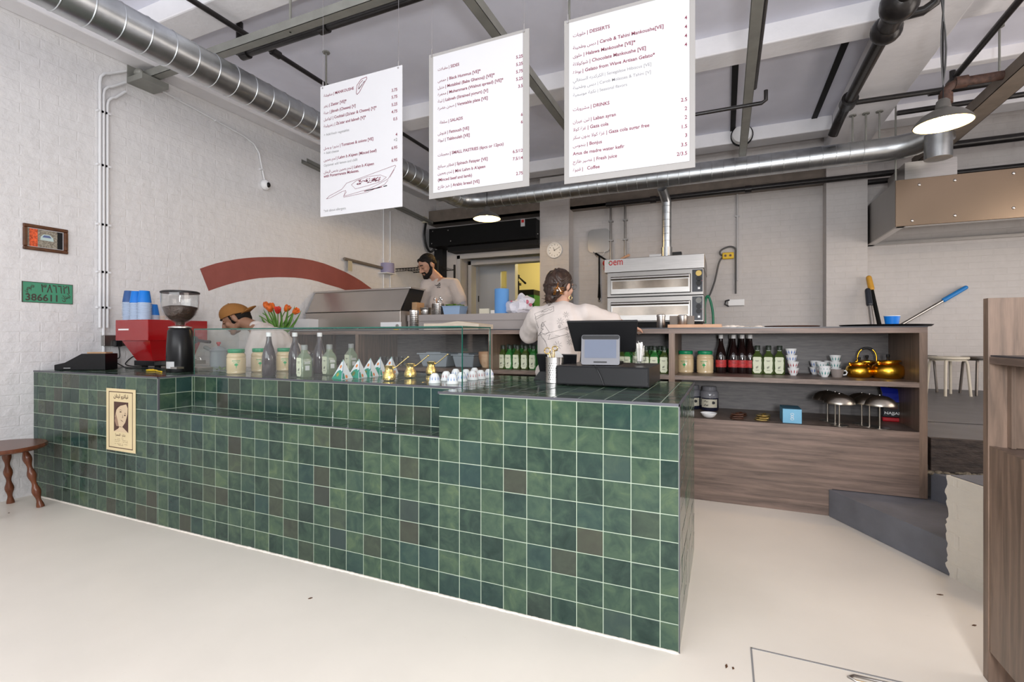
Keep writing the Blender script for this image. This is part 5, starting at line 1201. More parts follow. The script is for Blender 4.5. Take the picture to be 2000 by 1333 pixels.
# dark bottles with red label
G = 'red-labelled dark bottles on the shelf'
for i, (x, Y_) in enumerate(((1408, 4.26), (1428, 4.42), (1432.5, 4.28), (1446, 4.42), (1449.5, 4.28), (1461, 4.42), (1465, 4.28))):
    p = PY(x, 720, Y_-.02); tall_bottle((p.x, p.y, SH), ('red-labelled dark bottle at the left end of its group', 'red-labelled dark bottle, second cap from the left, back row', 'red-labelled dark bottle, third cap from the left, front row', 'red-labelled dark bottle, fourth cap from the left, back row', 'red-labelled dark bottle, fifth cap from the left, front row', 'red-labelled dark bottle, sixth cap from the left, back row', 'red-labelled dark bottle at the right end beside the square oil bottles')[i], G, m='dark_cola', lab='label_red', h=.305, r=.040)
G = 'square oil bottles on the right shelf'
for x, lb in ((1479.5, 'left of three dark green square oil bottles right of the red labels'), (1501, 'middle of three dark green square oil bottles right of the red labels'), (1522.5, 'right of three dark green square oil bottles right of the red labels')):
    p = PY(x, 728, 4.25); oil_bottle((p.x, 4.25, SH), lb, G, -.12, 'olive_oil', 'cap_dark', .222, .038, False)
for y_, c_ in ((0, 0),):
    for x in (1488, 1510, 1531): pass
# stacked cups
def cup_up(x, Yv, k, label, col, group, dz_=.043):
    p = PY(x, 728, Yv); c = coffee_cup((p.x, Yv, SH+k*dz_*1.12), label, col, group, True); c.scale = (1.2, 1.2, 1.12); return c
G = 'stacked coffee cups on the shelf'
cup_up(1549.5, 4.20, 0, 'red-patterned cup at the foot of the tall cup stack', 'print_red', G); cup_up(1549, 4.20, 1, 'red-patterned cup second from the foot of the tall cup stack', 'print_red', G); cup_up(1546, 4.20, 2, 'blue cup third in the tall cup stack', 'print_blue', G); cup_up(1545, 4.20, 3, 'blue cup topping the tall cup stack by the oil bottles', 'print_blue', G)
cup_up(1592, 4.38, 0, 'lower cup of the leftmost pair among the small stacks', 'print_blue', G); cup_up(1593, 4.38, 1, 'upper cup of the leftmost pair among the small stacks', 'print_blue', G)
cup_up(1605, 4.28, 0, 'lower cup behind the nearest green-patterned pair', 'print_red', G, .04); cup_up(1605, 4.28, 1, 'upper cup behind the nearest green-patterned pair', 'print_teal', G, .04)
cup_up(1610.5, 4.12, 0, 'green-patterned lower cup of the nearest pair', 'print_teal', G, .03); cup_up(1610.5, 4.12, 1, 'green-patterned upper cup nested in the nearest pair', 'print_teal', G, .02)
cup_up(1620, 4.42, 0, 'bottom cup of the stack left of the tall back stack', 'print_teal', G); cup_up(1620, 4.42, 1, 'top cup of the stack left of the tall back stack', 'print_teal', G)
for k, n_ in enumerate(('bottom', 'middle', 'top')): cup_up(1631.5, 4.30 if k == 0 else 4.30, k, n_+' cup of the stack behind the grey-brown mug', 'print_teal', G)
p = PY(1635, 734, 4.13); t = thing('coffee_mug', 'grey-brown mug with a white handle on the shelf left of the kettles', 'mug', (p.x, 4.13, SH))
MB().lathe([(0, .004), (.022, .004), (.024, 0), (.030, 0), (.036, .02), (.042, .05), (.044, .056), (.041, .056), (.034, .02), (0, .012)], n=28).build('cup', 'porcelain_grey', t)
MB().tube([(.037, 0, .046), (.052, 0, .048), (.060, 0, .036), (.054, 0, .020), (.036, 0, .016)], .0045, 8).build('handle', 'porcelain', t, 'white handle')
# golden kettles
def kettle(loc, label, rz, r=.085, hnd=True, spout=1):
    t = thing('kettle', label, 'kettle', loc, rz, 'golden metal kettles'); s = r/.085
    MB().lathe([(a*s, z*s) for a, z in [(0, 0), (.062, 0), (.076, .008), (.085, .03), (.086, .052), (.078, .078), (.060, .092), (.054, .095), (.054, .102), (.0, .102)]], n=40).build('body', 'gold_kettle', t)
    MB().lathe([(a*s, z*s) for a, z in [(0, .100), (.058, .100), (.057, .106), (.035, .113), (.0, .116)]], n=36).build('lid', 'gold_kettle', t)
    MB().lathe([(a*s, z*s) for a, z in [(0, .115), (.007, .115), (.007, .128), (.010, .132), (.010, .146), (.007, .149), (0, .149)]], n=16).build('knob', 'black_plastic', t)
    MB().tube([(.070*s, 0, .045*s), (.10*s, 0, .060*s), (.118*s, 0, .085*s), (.128*s, 0, .105*s)], .016*s, 12, rf=lambda k: (.020, .016, .011, .009)[k]*s).build('spout', 'gold_kettle', t)
    b = MB()
    for e in (-1, 1): b.ball((e*.062*s, 0, .098*s), (.011*s, .008*s, .016*s), 10, 6)
    b.build('lug', 'gold_kettle', t)
    if hnd:
        pts = [V(math.cos(a)*.056*s, 0, .105*s+math.sin(a)**.7*.095*s) for a in [PI*k/16 for k in range(17)]]
        MB().tube(pts[:6], .0055*s, 10).tube(pts[11:], .0055*s, 10).build('handle', 'gold_kettle', t); MB().tube(pts[5:12], .0075*s, 10).build('grip', 'black_plastic', t, 'black handle grip')
    else:
        pts = [V(math.cos(a)*.062*s, -.045*s*math.sin(a)-.0*s, .100*s+.012*s*math.sin(a)) for a in [PI*k/16 for k in range(17)]]
        MB().tube([V(p.x, p.y-.02*s*math.sin(PI*k/16), p.z) for k, p in enumerate(pts)], .005*s, 8).build('handle', 'gold_kettle', t)
    return t
p = PY(1678, 737, 4.19); kettle((p.x, 4.19, SH), 'golden kettle in front, with its handle folded down and black knob', .25, .082, False)
p = PY(1694, 731, 4.36); kettle((p.x, 4.37, SH), 'golden kettle at the back with its black-gripped handle upright', -.15, .088, True)
p = PY(1735, 739, 4.16); kettle((p.x, 4.17, SH), 'golden kettle on the right near the shelf end', .5, .095, False)
# lower deck
p = PY(1386, 797, 4.36); q = PY(1357, 797, 4.40)
def big_jar(loc, label):
    t = thing('storage_jar', label, 'jar', loc, 0, 'large dark-filled storage jars')
    MB().lathe([(0, 0), (.064, 0), (.070, .008), (.070, .105)], n=32).lathe([(0, .10), (.0695, .10), (.0695, .108), (0, .108)], n=32).build('contents', 'jar_navy', t)
    MB().lathe([(.070, .105), (.071, .12), (.070, .15), (.060, .162), (.052, .165), (0, .165)], n=32).build('jar_neck', 'jar_clear', t)
    MB().lathe([(0, .163), (.054, .163), (.056, .167), (.055, .192), (.05, .197), (0, .197)], n=32).build('lid', 'cup_side' if False else 'jar_clear', t)
    b = MB(); A = [-.95+.95*2*i/12 for i in range(13)]; f = lambda a, z: b.b.verts.new(V(math.sin(a)*.0708, -math.cos(a)*.0708, z)); v0 = [f(a, .028) for a in A]; v1 = [f(a, .095) for a in A]
    for i in range(12): b.b.faces.new((v0[i], v0[i+1], v1[i+1], v1[i]))
    lb_ = b.build('paper_label', 'sign_cream', t, smooth=True, normals=False)
    b = MB(); b.prism([V(.03+.014*math.cos(a), -.0665, .068+.012*math.sin(a)) for a in [i*PI/8 for i in range(16)]], (0, -.001, 0)); strokes(b, [[(-.04, .075), (-.03, .085), (-.02, .072), (-.008, .078)], [(-.04, .045), (-.03, .055), (-.02, .045), (-.01, .052), (-.01, .042), (-.04, .042)]], (0, -.0705, 0), (1, 0, 0), (0, 0, 1), .003, (0, -1, 0)); b.build('label_print', 'ink_black', lb_, smooth=False, normals=False)
big_jar((p.x, 4.33, DK), 'large dark-filled jar with a cream label beside the counter corner'); big_jar((q.x-.02, 4.39, DK), 'large dark-filled jar mostly hidden behind the counter corner')
p = PZ(1384, 817, DK); one(MB().lathe([(0, .004), (.018, .004), (.020, 0), (.024, 0), (.042, .012), (.055, .030), (.058, .037), (.055, .036), (.04, .014), (0, .010)], n=32), 'small_bowl', 'porcelain', 'small white porcelain bowl on the lower deck', 'bowl', (p.x, 3.92, DK))
p = PZ(1357, 812, DK); one(MB().lathe([(0, 0), (.03, 0), (.045, .035), (.043, .035), (.028, .006), (0, .004)], n=24), 'small_bowl', 'porcelain', 'white fluted bowl hidden half behind the counter corner', 'bowl', (p.x-.04, 3.95, DK)) if False else None
def trinket(x, Yv, k, label, m, rz):
    p = PY(x, 822, Yv); b = MB(); r = .042
    b.lathe([(0, 0), (r*.8, 0), (r, .007), (r*.95, .012), (r*.55, .010), (.0, .012)], n=8, ex=1.15); b.ball((0, 0, .014), (.012, .012, .005), 8, 6)
    return one(b, 'drink_coaster', m, label, 'coaster', (p.x, Yv, DK+k*.0135), rz, 'small stacked dishes on the deck')
for i, (x, Yv, k) in enumerate(((1439, 3.93, 0), (1439, 3.93, 1), (1440, 3.94, 2), (1447, 4.10, 0), (1447, 4.10, 1))):
    trinket(x, Yv, k, ('bottom', 'middle', 'top')[k]+' brown dish of the '+('nearer' if i < 3 else 'farther')+' brown stack', 'leather_brown', i*.3)
for i, (x, Yv, k) in enumerate(((1487, 3.93, 0), (1489, 3.93, 1), (1490, 3.95, 2), (1493, 4.10, 0), (1493, 4.10, 1))):
    trinket(x, Yv, k, ('bottom', 'middle', 'top')[k]+' bronze dish of the '+('nearer' if i < 3 else 'farther')+' bronze stack', 'bronze', i*.35)
p = PY(1548, 829, 3.87); t = thing('blue_box', 'light blue cardboard box with a white emblem on the lower deck', 'box', (p.x, 3.89, DK))
MB().box((-.058, 0, 0), (.058, .20, .098)).build('carton', 'box_blue', t, smooth=False, bevel=.002); MB().box((-.0585, -.0005, .0985), (.0585, .2005, .1)).build('carton_top', 'box_blue_dark', t, 'darker blue top', smooth=False)
b = MB()
for c_, r in ((.030, .010), (.046, .008), (.062, .010)): b.tube([V(.0+r*math.cos(a), -.001, c_+r*.8*math.sin(a)) for a in [i*PI/6 for i in range(12)]], .0014, 6, closed=True)
b.build('emblem', 'white_plastic', t)
# nickel mushroom lamps
def lamp(loc, label):
    t = thing('table_lamp', label, 'lamp', loc, 0, 'nickel mushroom table lamps')
    MB().lathe([(0, 0), (.055, 0), (.055, .004), (.0, .005)], n=32).build('base', 'nickel', t)
    MB().cyl((0, 0, .004), (0, 0, .195), .0055, n=12).build('stem', 'stool_cream' if False else 'nickel', t)
    MB().lathe([(.094, .150), (.0945, .152), (.090, .168), (.075, .190), (.05, .207), (.02, .215), (0, .216), (0, .213), (.02, .212), (.05, .204), (.074, .187), (.088, .166), (.092, .151)], n=40).build('shade', 'nickel', t)
    MB().ball((0, 0, .218), .006, 10, 6).build('finial', 'steel_polished', t)
    return t
LP = [(1718, 842, 'nearest mushroom lamp of all, in front of the coffee bag'), (1639, 835, 'nearest lamp of the left cluster of mushroom lamps'), (1698, 833, 'second lamp of the right cluster, just behind the nearest'), (1631, 826, 'second lamp of the left cluster of mushroom lamps'), (1683, 829, 'hindmost lamp of the right cluster'), (1616, 822, 'hindmost lamp of the left cluster')]
L0 = None
for x, y, lb in LP:
    p = PZ(x, y, DK); p.y = max(p.y, 3.92) if x != 1718 else 3.915; p = PY(x, y, p.y); loc = (p.x, p.y, DK)
    if L0 is None: L0 = lamp(loc, lb)
    else: dup(L0, loc, label=lb)
# coffee bag
p = PY(1758, 825, 4.20); t = thing('coffee_bag', 'blue, black and red packet of ground coffee at the right end of the deck', 'coffee packet', (p.x-.03, 4.24, DK), -.1)
W_ = .10
MB().box((-W_/2-.01, 0, 0), (W_/2+.01, .06, .030)).build('red_foot', 'bag_red', t, smooth=False, bevel=.008); MB().box((-W_/2-.01, 0, .030), (W_/2+.01, .06, .14)).build('black_band', 'bag_black', t, smooth=False, bevel=.006)
b = MB(); b.loft([[b.b.verts.new(V(x, y, .14)) for x, y in ((-W_/2-.01, 0), (W_/2+.01, 0), (W_/2+.01, .06), (-W_/2-.01, .06))], [b.b.verts.new(V(x, y, .20)) for x, y in ((-W_/2-.008, .015), (W_/2+.008, .018), (W_/2+.008, .05), (-W_/2-.008, .05))], [b.b.verts.new(V(x, y, z)) for x, y, z in ((-W_/2-.02, .03, .245), (W_/2+.012, .033, .228), (W_/2+.012, .04, .228), (-W_/2-.02, .04, .245))]]); b.build('blue_top', 'bag_blue', t, smooth=False)
b = MB(); text(b, 'NAJJAR', V(-.05, -.001, .052), V(1, 0, 0), V(0, 0, 1), .026, bold=.03, fit=.1); b.build('lettering', 'white_plastic', t, smooth=False, normals=False); MB().ball((0, -.0, .10), (.03, .004, .012), 14, 8).build('cup_picture', 'bag_brown', t)
# oil bottles behind the till, left shelf bay
G = 'oil bottles in the shelf bay left of the till'
k = 0; names = ['leftmost', 'second', 'third', 'fourth', 'fifth']
for x, m, Yv in ((983, 'olive_oil', 4.02), (996, 'oil_green', 4.02), (1011, 'olive_oil', 4.02), (1027, 'olive_oil', 4.02), (1043, 'oil_green', 4.02)):
    p = PY(x, 720, Yv); t = oil_bottle((p.x, Yv, SH), names[k]+' bottle in the front row of oil bottles behind the steel holder', G, -.2, m, 'cap_dark', .215, .034, False); k += 1
k = 0
for x in (991, 1005, 1019, 1035):
    p = PY(x, 716, 4.16); oil_bottle((p.x, 4.17, SH), names[k]+' bottle in the back row of oil bottles left of the woman', 'back row oil bottles left of the till', -.2, 'oil_green', 'cap_dark', .22, .034, False); k += 1
k = 0
for x, m in ((1215, 'olive_oil'), (1226, 'oil_green'), (1262, 'olive_oil'), (1279, 'oil_green'), (1298, 'olive_oil')):
    p = PY(x, 727, 4.02); oil_bottle((p.x, 4.02, SH), names[k]+' oil bottle on the shelf right of the till screen', 'oil bottles right of the till screen', -.1, m, 'cap_dark', .215, .036, False); k += 1
k = 0
for x in (1220, 1240, 1255, 1272, 1290):
    p = PY(x, 720, 4.2); oil_bottle((p.x, 4.2, SH), names[k]+' back-row oil bottle on the shelf right of the till screen', 'back row oil bottles right of the till screen', -.1, 'oil_green', 'cap_dark', .215, .034, False); k += 1
one(MB().box((0, 0, 0), (.50, .14, .19)), 'green_carton', 'oil_green', 'long green carton on the shelf behind the oil bottles right of the till', 'carton', (-.90, 4.32, SH), smooth=False); one(MB().box((0, 0, 0), (.30, .14, .21)), 'green_carton', 'crate_green', 'green carton behind the oil bottles left of the woman', 'carton', (-1.82, 4.3, SH), smooth=False)
# seen through the case: tub, wooden bowl, jar and tumblers
p = PY(850, 712, 4.05); q = PY(902, 712, 4.05)
def tub(x0, x1, y0, label, m, h=.12):
    t = thing('plastic_tub', label, 'tub', ((x0+x1)/2, y0, SH+.001)); w_ = (x1-x0)/2
    b = MB(); b.loft([[b.b.verts.new(V(sx*w_*r, .12+sy*.11*r, z)) for sx, sy in ((-1, -1), (1, -1), (1, 1), (-1, 1))] for r, z in ((.8, 0), (1, h))]); b.build('tub', m, t, smooth=False, bevel=.01)
    MB().box((-w_*1.1, -.0, h), (w_*1.1, .24, h+.014)).build('rim', m, t, smooth=False, bevel=.004); MB().box((-w_*.5, .02, h+.014), (w_*.5, .2, h+.024)).build('lid_ridge', m, t, smooth=False, bevel=.003)
tub(PY(822, 700, 4.0).x, PY(878, 700, 4.0).x, 3.95, 'grey plastic tub with lid behind the glass, left of two', 'tub_grey'); tub(PY(888, 700, 4.05).x, PY(930, 700, 4.05).x, 3.99, 'grey plastic tub with lid behind the glass, right of two', 'tub_grey', .11)
p = PY(955, 714, 4.15); one(MB().lathe([(0, 0), (.06, 0), (.085, .04), (.1, .10), (.098, .15), (.094, .15), (.09, .1), (.06, .02), (0, .012)], n=28), 'wooden_bowl', 'board_wood', 'deep wooden bowl at the right end of the shelf behind the glass', 'bowl', (p.x, 4.15, SH))
k = 0
for x in (722, 732, 742, 750, 757, 766, 774, 783, 790):
    p = PY(x, 700, 4.05+.1*(k % 2)); one(MB().lathe([(0, 0), (.022, 0), (.028, .085), (.026, .085), (.02, .006), (0, .004)], n=16), 'tumbler', 'clear_vessel', ('leftmost', 'second', 'third', 'fourth', 'fifth', 'sixth', 'seventh', 'eighth', 'rightmost')[k]+' clear tumbler in the shelf row seen above the drink cartons', 'glass', (p.x, 4.05+.1*(k % 2), SH), group='clear tumblers behind the glass case'); k += 1
# ================================================================ things on top of the shelving
def sp(x, Yv): return PY(x, 640, Yv).x
x0, x1 = sp(830, 3.98), sp(937, 3.98)
t = thing('paper_stack', 'thick stack of cream wrapping paper on the shelving behind the glass case', 'paper', (x0, 3.96, SZ))
b = MB(); b.box((0, 0, 0), ((x1-x0)*.62, .3, .060)); b.box(((x1-x0)*.62, .0, 0), ((x1-x0), .3, .052)); b.build('sheets', 'paper_cream', t, smooth=False); MB().prism([V((x1-x0)*.35, -.002, .060), V((x1-x0)*.62, -.002, .078), V((x1-x0)*.98, -.002, .053), V((x1-x0)*.62, -.002, .052)], (0, .28, 0)).build('top_sheets', 'paper_cream', t, smooth=False)
def canister(x, Yv, r, h, label, base=SZ, lid=True, bands=0):
    p = PY(x, 640, Yv); t = thing('steel_canister', label, 'canister', (p.x, Yv, base))
    MB().lathe([(0, 0), (r-.002, 0), (r, .003), (r, h*.86), (r, h)] + ([(r+.001, h*.985)] if 0 else []) + [(0, h)], n=32).build('body', 'steel', t)
    if lid: MB().lathe([(0, h*.86), (r+.002, h*.86), (r+.003, h*.9), (r+.001, h), (r-.004, h+.004), (0, h+.004)], n=32).build('lid', 'steel_polished', t)
    if bands:
        b = MB()
        for i in range(bands): z = h*(.1+.85*i/bands); b.lathe([(r, z), (r+.0025, z+.003), (r, z+.006)], n=32, closed=True)
        b.build('bands', 'steel_polished', t)
    return t
canister(809, 4.05, .044, .195, 'tall ribbed steel canister beside the paper stack, behind the glass case', bands=9)
canister(1291, 4.02, .032, .105, 'narrow steel canister at the left end of the wooden board'); 
p0, p1 = PY(1294, 640, 3.99), PY(1397, 640, 3.99); one(MB().box((0, 0, 0), (p1.x-p0.x, .25, .026)), 'chopping_board', 'board_wood', 'pinkish wooden chopping board on top of the shelving before the oven', 'chopping board', (p0.x+.045, 3.92, SZ), smooth=False, bevel=.003)
canister(1333, 4.08, .036, .075, 'round steel pot on the wooden board, in front of the brown boxes', SZ+.0265)
for x0_, x1_, h, Yv, lb in ((1308, 1326, .075, 4.14, 'small brown steel box at the left on the wooden board'), (1340, 1356, .072, 4.12, 'small brown steel box at the right on the wooden board')):
    a, c = PY(x0_, 640, Yv), PY(x1_, 640, Yv); one(MB().box((0, 0, 0), (c.x-a.x, .03, h)), 'metal_box', 'brown_steel', lb, 'box', (a.x, Yv-.01, SZ+.0265), smooth=False, bevel=.003)
p = PY(1430, 640, 4.1); b = MB()
for i in range(9): b.ball((i*.03-.06, random.uniform(-.02, .02), .006), (.035, .05, .010+.008*math.sin(i*.8)), 10, 6)
one(b, 'plastic_bag', 'cup_cream', 'flat crumpled translucent bag on top of the shelving', 'bag', (p.x, 4.1, SZ))
def tray(x, Yv, rx, ry, label, m, h=.012):
    p = PY(x, 636, Yv); one(MB().lathe([(0, .003), (rx*.88, .003), (rx*.95, .005), (rx, h), (rx*1.01, h), (rx*.96, .002), (rx*.9, 0), (0, 0)], n=40, ex=1.0), 'serving_tray', m, label, 'tray', (p.x, Yv, SZ+.0005)); return p
tray(1546, 4.15, .18, .18, 'thin reddish-brown round tray on top of the shelving', 'tray_brown'); p = tray(1727, 4.12, .26, .2, 'black round tray near the right end of the shelving top', 'black_plastic', .014)
p = PY(1742, 631, 4.05); t = thing('paper_cup', 'blue paper cup standing on the black tray', 'cup', (p.x, 4.05, SZ+.004))
MB().lathe([(0, 0), (.035, 0), (.045, .068), (.0425, .068), (.033, .004), (0, .003)], n=28).build('body', 'cup_blue', t); MB().lathe([(.0445, .066), (.0465, .068), (.0465, .0705), (.0435, .0705), (.0425, .066)], n=28, closed=True).build('rim', 'white_plastic', t)
# ================================================================ back kitchen
BC = 1.452; BY0, BY1 = 4.64, 4.98
xa, xb = PY(781, 617, BY0).x, PY(1075, 611, BY0).x
t = thing('back_worktop', 'grey worktop with fascia between the shelving and the doorway', 'worktop', (xa, BY0, PLAT))
zf = 1.2+(659-626.5)/FPX*PY(900, 620, BY0).dot(FV)
xa = max(xa, PY(783, 617, 4.53).x+.01)
W().box((xa, BY0, zf), (xb+.5, BY1, BC)).build('top', 'worktop_mauve', t, smooth=False); W().box((xa, BY0+.012, PLAT), (xb+.5, BY1-.02, zf)).build('cabinet', 'worktop_mauve', t, smooth=False)
# prep unit with sloped lid
PF, PT = 4.53, 4.70
x0, x1 = PY(597, 640, PF).x, PY(782, 640, PF).x
z1 = PY(597, 612, PF).z; zt0 = PY(616, 573, PT).z; xt0, xt1 = PY(616, 573, PT).x, PY(800, 562, PT).x
t = thing('prep_unit', 'stainless steel preparation counter with a sloping lid in the back kitchen', 'preparation counter', (x0, PF, PLAT))
W().box((x0, PF, PLAT), (x1, 5.02, z1)).build('cabinet', 'prep_steel', t, smooth=False, bevel=.004)
b = W(); b.prism([V(x0+.01, PF+.01, z1+.008), V(x1-.01, PF+.01, z1+.008), V(xt1, PT, zt0), V(xt0, PT, zt0)], V(0, .012, .008)); b.build('lid', 'prep_steel', t, smooth=False)
W().box((xt0-.01, PT-.01, zt0), (xt1+.02, PT+.3, zt0+.02)).build('lid_top', 'steel_polished', t, smooth=False, bevel=.003)
b = W(); b.prism([V(x1-.02, PF+.03, z1), V(x1-.0, PF+.03, z1), V(xt1+.0, PT, zt0), V(xt1-.02, PT, zt0)], V(0, .30, 0)); b.build('side_cheek', 'black_matt', t, smooth=False)
W().box((x0, PF-.005, z1-.004), (x1, PF, z1+.004)).build('seam', 'black_matt', t, smooth=False)
a, c = PY(743, 630, PF-.01), PY(783, 639, PF-.01); W().box((a.x, PF-.008, c.z), (c.x, PF, a.z)).build('control_panel', 'white_plastic', t, smooth=False)
b = W(); s_ = PY(776, 637, PF-.015); b.cyl((s_.x, PF-.02, s_.z), (s_.x, PF, s_.z), .02); b.build('dial', 'steel_polished', t)
q = PY(790, 638, 4.55); one(MB().lathe([(0, 0), (.028, 0), (.03, .02), (.012, .035), (0, .036)], n=20), 'yellow_object', 'yellow_plastic', 'small round yellow object on the shelving beside the steel canister', 'object', (q.x, 4.4, SZ))
# white side table with tulips
VY = 3.96; vx = PY(543, 650, VY).x; tz = 1.09
t = thing('side_worktop', 'white worktop left of the steel preparation counter', 'worktop', (XL+.02, 3.72, 0)); W().box((XL+.02, 3.72, tz-.04), (SXL-.02, 4.55, tz)).build('top', 'white_paint', t, smooth=False); W().box((XL+.06, 3.76, 0), (SXL-.05, 4.53, tz-.04)).build('cabinet', 'white_paint', t, smooth=False)
W().box((XL+.02, 4.38, tz), (XL+.02+.24, 4.54, 1.42)).build('raised_box', 'white_paint', t, smooth=False)
V0 = V(vx, VY, tz)
one(MB().lathe([(0, 0), (.05, 0), (.055, .02), (.045, .06), (.036, .09), (.042, .125), (.039, .125), (.032, .09), (.04, .06), (0, .01)], n=28), 'flower_vase', 'porcelain', 'white vase holding the orange tulips on the white worktop', 'vase', tuple(V0))
def tulip(px_, py_, m, label, lean):
    h = PY(px_, py_+5, VY+lean); b0 = V0+V(random.uniform(-.012, .012), 0, .07); t = thing('tulip', label, 'tulip', tuple(b0), group='tulips in the vase')
    e = h-b0; mid = e*.5+V(0, 0, .03); n = 8; pts = [(1-k/n)**2*V(0, 0, 0)+2*(1-k/n)*(k/n)*V(e.x*.15, e.y*.15, e.z*.7)+(k/n)**2*e for k in range(n+1)]
    MB().tube(pts, .005, 8).build('stem', 'stem_green', t)
    b = MB(); d = (pts[-1]-pts[-2]).normalized(); rot = V(0, 0, 1).rotation_difference(d).to_matrix()
    for k in range(6):
        a = 2*PI*k/6; s_ = .018 if k % 2 else .021
        q_ = Matrix.Rotation(a, 3, 'Z') @ Matrix.Rotation(.28, 3, 'Y'); b.ball(e+rot @ (q_ @ V(.013, 0, .032)), (.010, s_*1.15, .040), 10, 8, rot @ q_)
    b.ball(e+rot @ V(0, 0, .024), (.027, .027, .034), 12, 8); b.build('petals', m, t)
for i, (x, y, m, ln, lb) in enumerate(((503, 601, 'tulip_red', 0, 'red-orange tulip furthest left'), (503.5, 611, 'tulip_orange', -.05, 'small orange tulip under the leftmost red one'), (522, 595, 'tulip_orange', .03, 'orange tulip topping the left side of the bunch'), (532, 597, 'tulip_orange', .08, 'pale orange tulip at the back of the bunch'), (529, 603, 'tulip_orange', -.06, 'orange tulip in the middle front of the bunch'), (542.5, 606, 'tulip_red', -.05, 'round red tulip right of centre'), (558, 602, 'tulip_orange', .02, 'orange tulip on the right side of the bunch'), (574, 606, 'tulip_orange', .0, 'small orange tulip furthest right'))): tulip(x, y, m, lb, ln)
b = MB()
def leaf(b, p0, p1, w_, bow):
    p0, p1 = Vector(p0), Vector(p1); d = p1-p0; s_ = d.cross(V(0, 1, 0)).normalized(); n = 8; L_, R_ = [], []
    for k in range(n+1):
        u = k/n; c = p0+d*u+s_*bow*math.sin(PI*u)+V(0, .02*math.sin(PI*u), 0); ww = w_*math.sin(PI*min(1, u*.86+.1)); L_.append(b.b.verts.new(c-s_*ww)); R_.append(b.b.verts.new(c+s_*ww+V(0, .006, 0)))
    for k in range(n): b.b.faces.new((L_[k], L_[k+1], R_[k+1], R_[k]))
G0 = V(0, 0, .09)
lv = thing('tulip_leaves', 'long green leaves of the tulips in the white vase', 'leaves', tuple(V0))
for x, y, w_, bw in ((514, 605, .022, .02), (500, 612, .014, .01), (545, 596, .018, -.02), (562, 600, .022, -.015), (575, 598, .024, -.02), (588, 607, .016, -.02), (508, 618, .02, .03), (530, 597, .018, .0), (554, 637, .034, .03), (564, 628, .015, .04), (520, 603, .016, .0)):
    b = MB(); leaf(b, G0, PY(x, y, VY-.04)-V0, w_*1.15, bw); o_ = b.build('leaf', 'leaf_green', lv, normals=False); so = o_.modifiers.new('thick', 'SOLIDIFY'); so.thickness = .002
# things on the back worktop
def bxy(x, Yv=4.8): return PY(x, 615, Yv).x
def lab_one(b, name, m, label, cat, x, Yv=4.78, z=BC, **k): return one(b, name, m, label, cat, (bxy(x, Yv), Yv, z), **k)
lab_one(MB().box((-.09, 0, 0), (.09, .16, .155)), 'cardboard_box', 'cardboard', 'small brown cardboard box at the left end of the back worktop', 'box', 801, 4.75, smooth=False, bevel=.003)
def bowlpot(x, r, h, label, Yv=4.78, m='steel_polished', base=BC, lip=.004):
    lab_one(MB().lathe([(0, 0), (r*.86, 0), (r*.95, .01), (r*.97, h*.72), (r, h*.74), (r+lip, h), (r, h), (r*.94, h*.9), (0, h*.85)], n=32), 'steel_pot', m, label, 'pot', x, Yv, base)
bowlpot(831.5, .062, .088, 'squat lidded steel pot on the back worktop left of the utensil tin')
t = thing('utensil_tin', 'ribbed steel tin full of kitchen utensils on the back worktop', 'utensil tin', (bxy(857.5), 4.78, BC))
b = MB().lathe([(0, 0), (.068, 0), (.07, .004), (.07, .13), (.067, .13), (.066, .01), (0, .01)], n=32)
for i in range(8): z = .012+i*.0145; b.lathe([(.07, z), (.0735, z+.004), (.07, z+.008)], n=32, closed=True)
b.build('tin', 'steel', t)
for i, (dx_, hh_, m) in enumerate(((-.03, .20, 'steel_polished'), (-.015, .185, 'board_wood'), (.0, .17, 'steel_polished'), (.018, .21, 'steel_polished'), (.03, .19, 'steel_polished'))):
    b = MB(); b.cap((dx_*.5, 0, .02), .004, (dx_*1.4, 0, hh_-.03), .004, 8); b.ball((dx_*1.5, 0, hh_-.02), (.014, .006, .02), 10, 6); one(b, 'kitchen_utensil', m, ('steel spoon leaning leftmost in the ribbed tin', 'wooden spoon in the ribbed tin', 'short steel ladle in the ribbed tin', 'tall steel cylinder handle in the ribbed tin', 'rightmost steel spoon in the ribbed tin')[i], 'utensil', (bxy(857.5), 4.78, BC+.008))
t = thing('plastic_container', 'translucent blue-tinted plastic container with herbs on the back worktop', 'container', (bxy(887), 4.72, BC))
b = MB(); b.loft([[b.b.verts.new(V(sx*.112*r, .1+sy*.09*r, z)) for sx, sy in ((-1, -1), (1, -1), (1, 1), (-1, 1))] for r, z in ((.88, 0), (1, .09), (1.06, .092), (1.06, .10))]); b.build('tub', 'tub_blue', t, smooth=False, bevel=.006)
b = MB()
for i in range(40): b.ball((random.uniform(-.09, .09), .1+random.uniform(-.05, .05), .10+random.uniform(0, .018)), (.016, .012, .005), 6, 4, Matrix.Rotation(random.uniform(-1, 1), 3, 'X'))
o_ = one(b, 'herb_leaves', 'herb', 'chopped green herbs heaped in the plastic container', 'herbs', (bxy(887), 4.72, BC), smooth=False); o_['kind'] = 'stuff'
b = MB()
for i in range(5): b.ball((random.uniform(-.03, .03), random.uniform(-.02, .02), .02+i*.012), (.02, .014, .006), 6, 4, Matrix.Rotation(random.uniform(-1, 1), 3, 'Y'))
lab_one(MB().box((-.10, 0, 0), (.02, .12, .062)), 'paper_carton', 'sign_cream', 'small cream carton on the back worktop left of the blue roll', 'carton', 952, 4.78, smooth=False); lab_one(MB().box((-.02, 0, 0), (.05, .1, .045)), 'paper_carton', 'cup_cream', 'low pale carton beside the cream carton on the back worktop', 'carton', 960, 4.82, smooth=False)
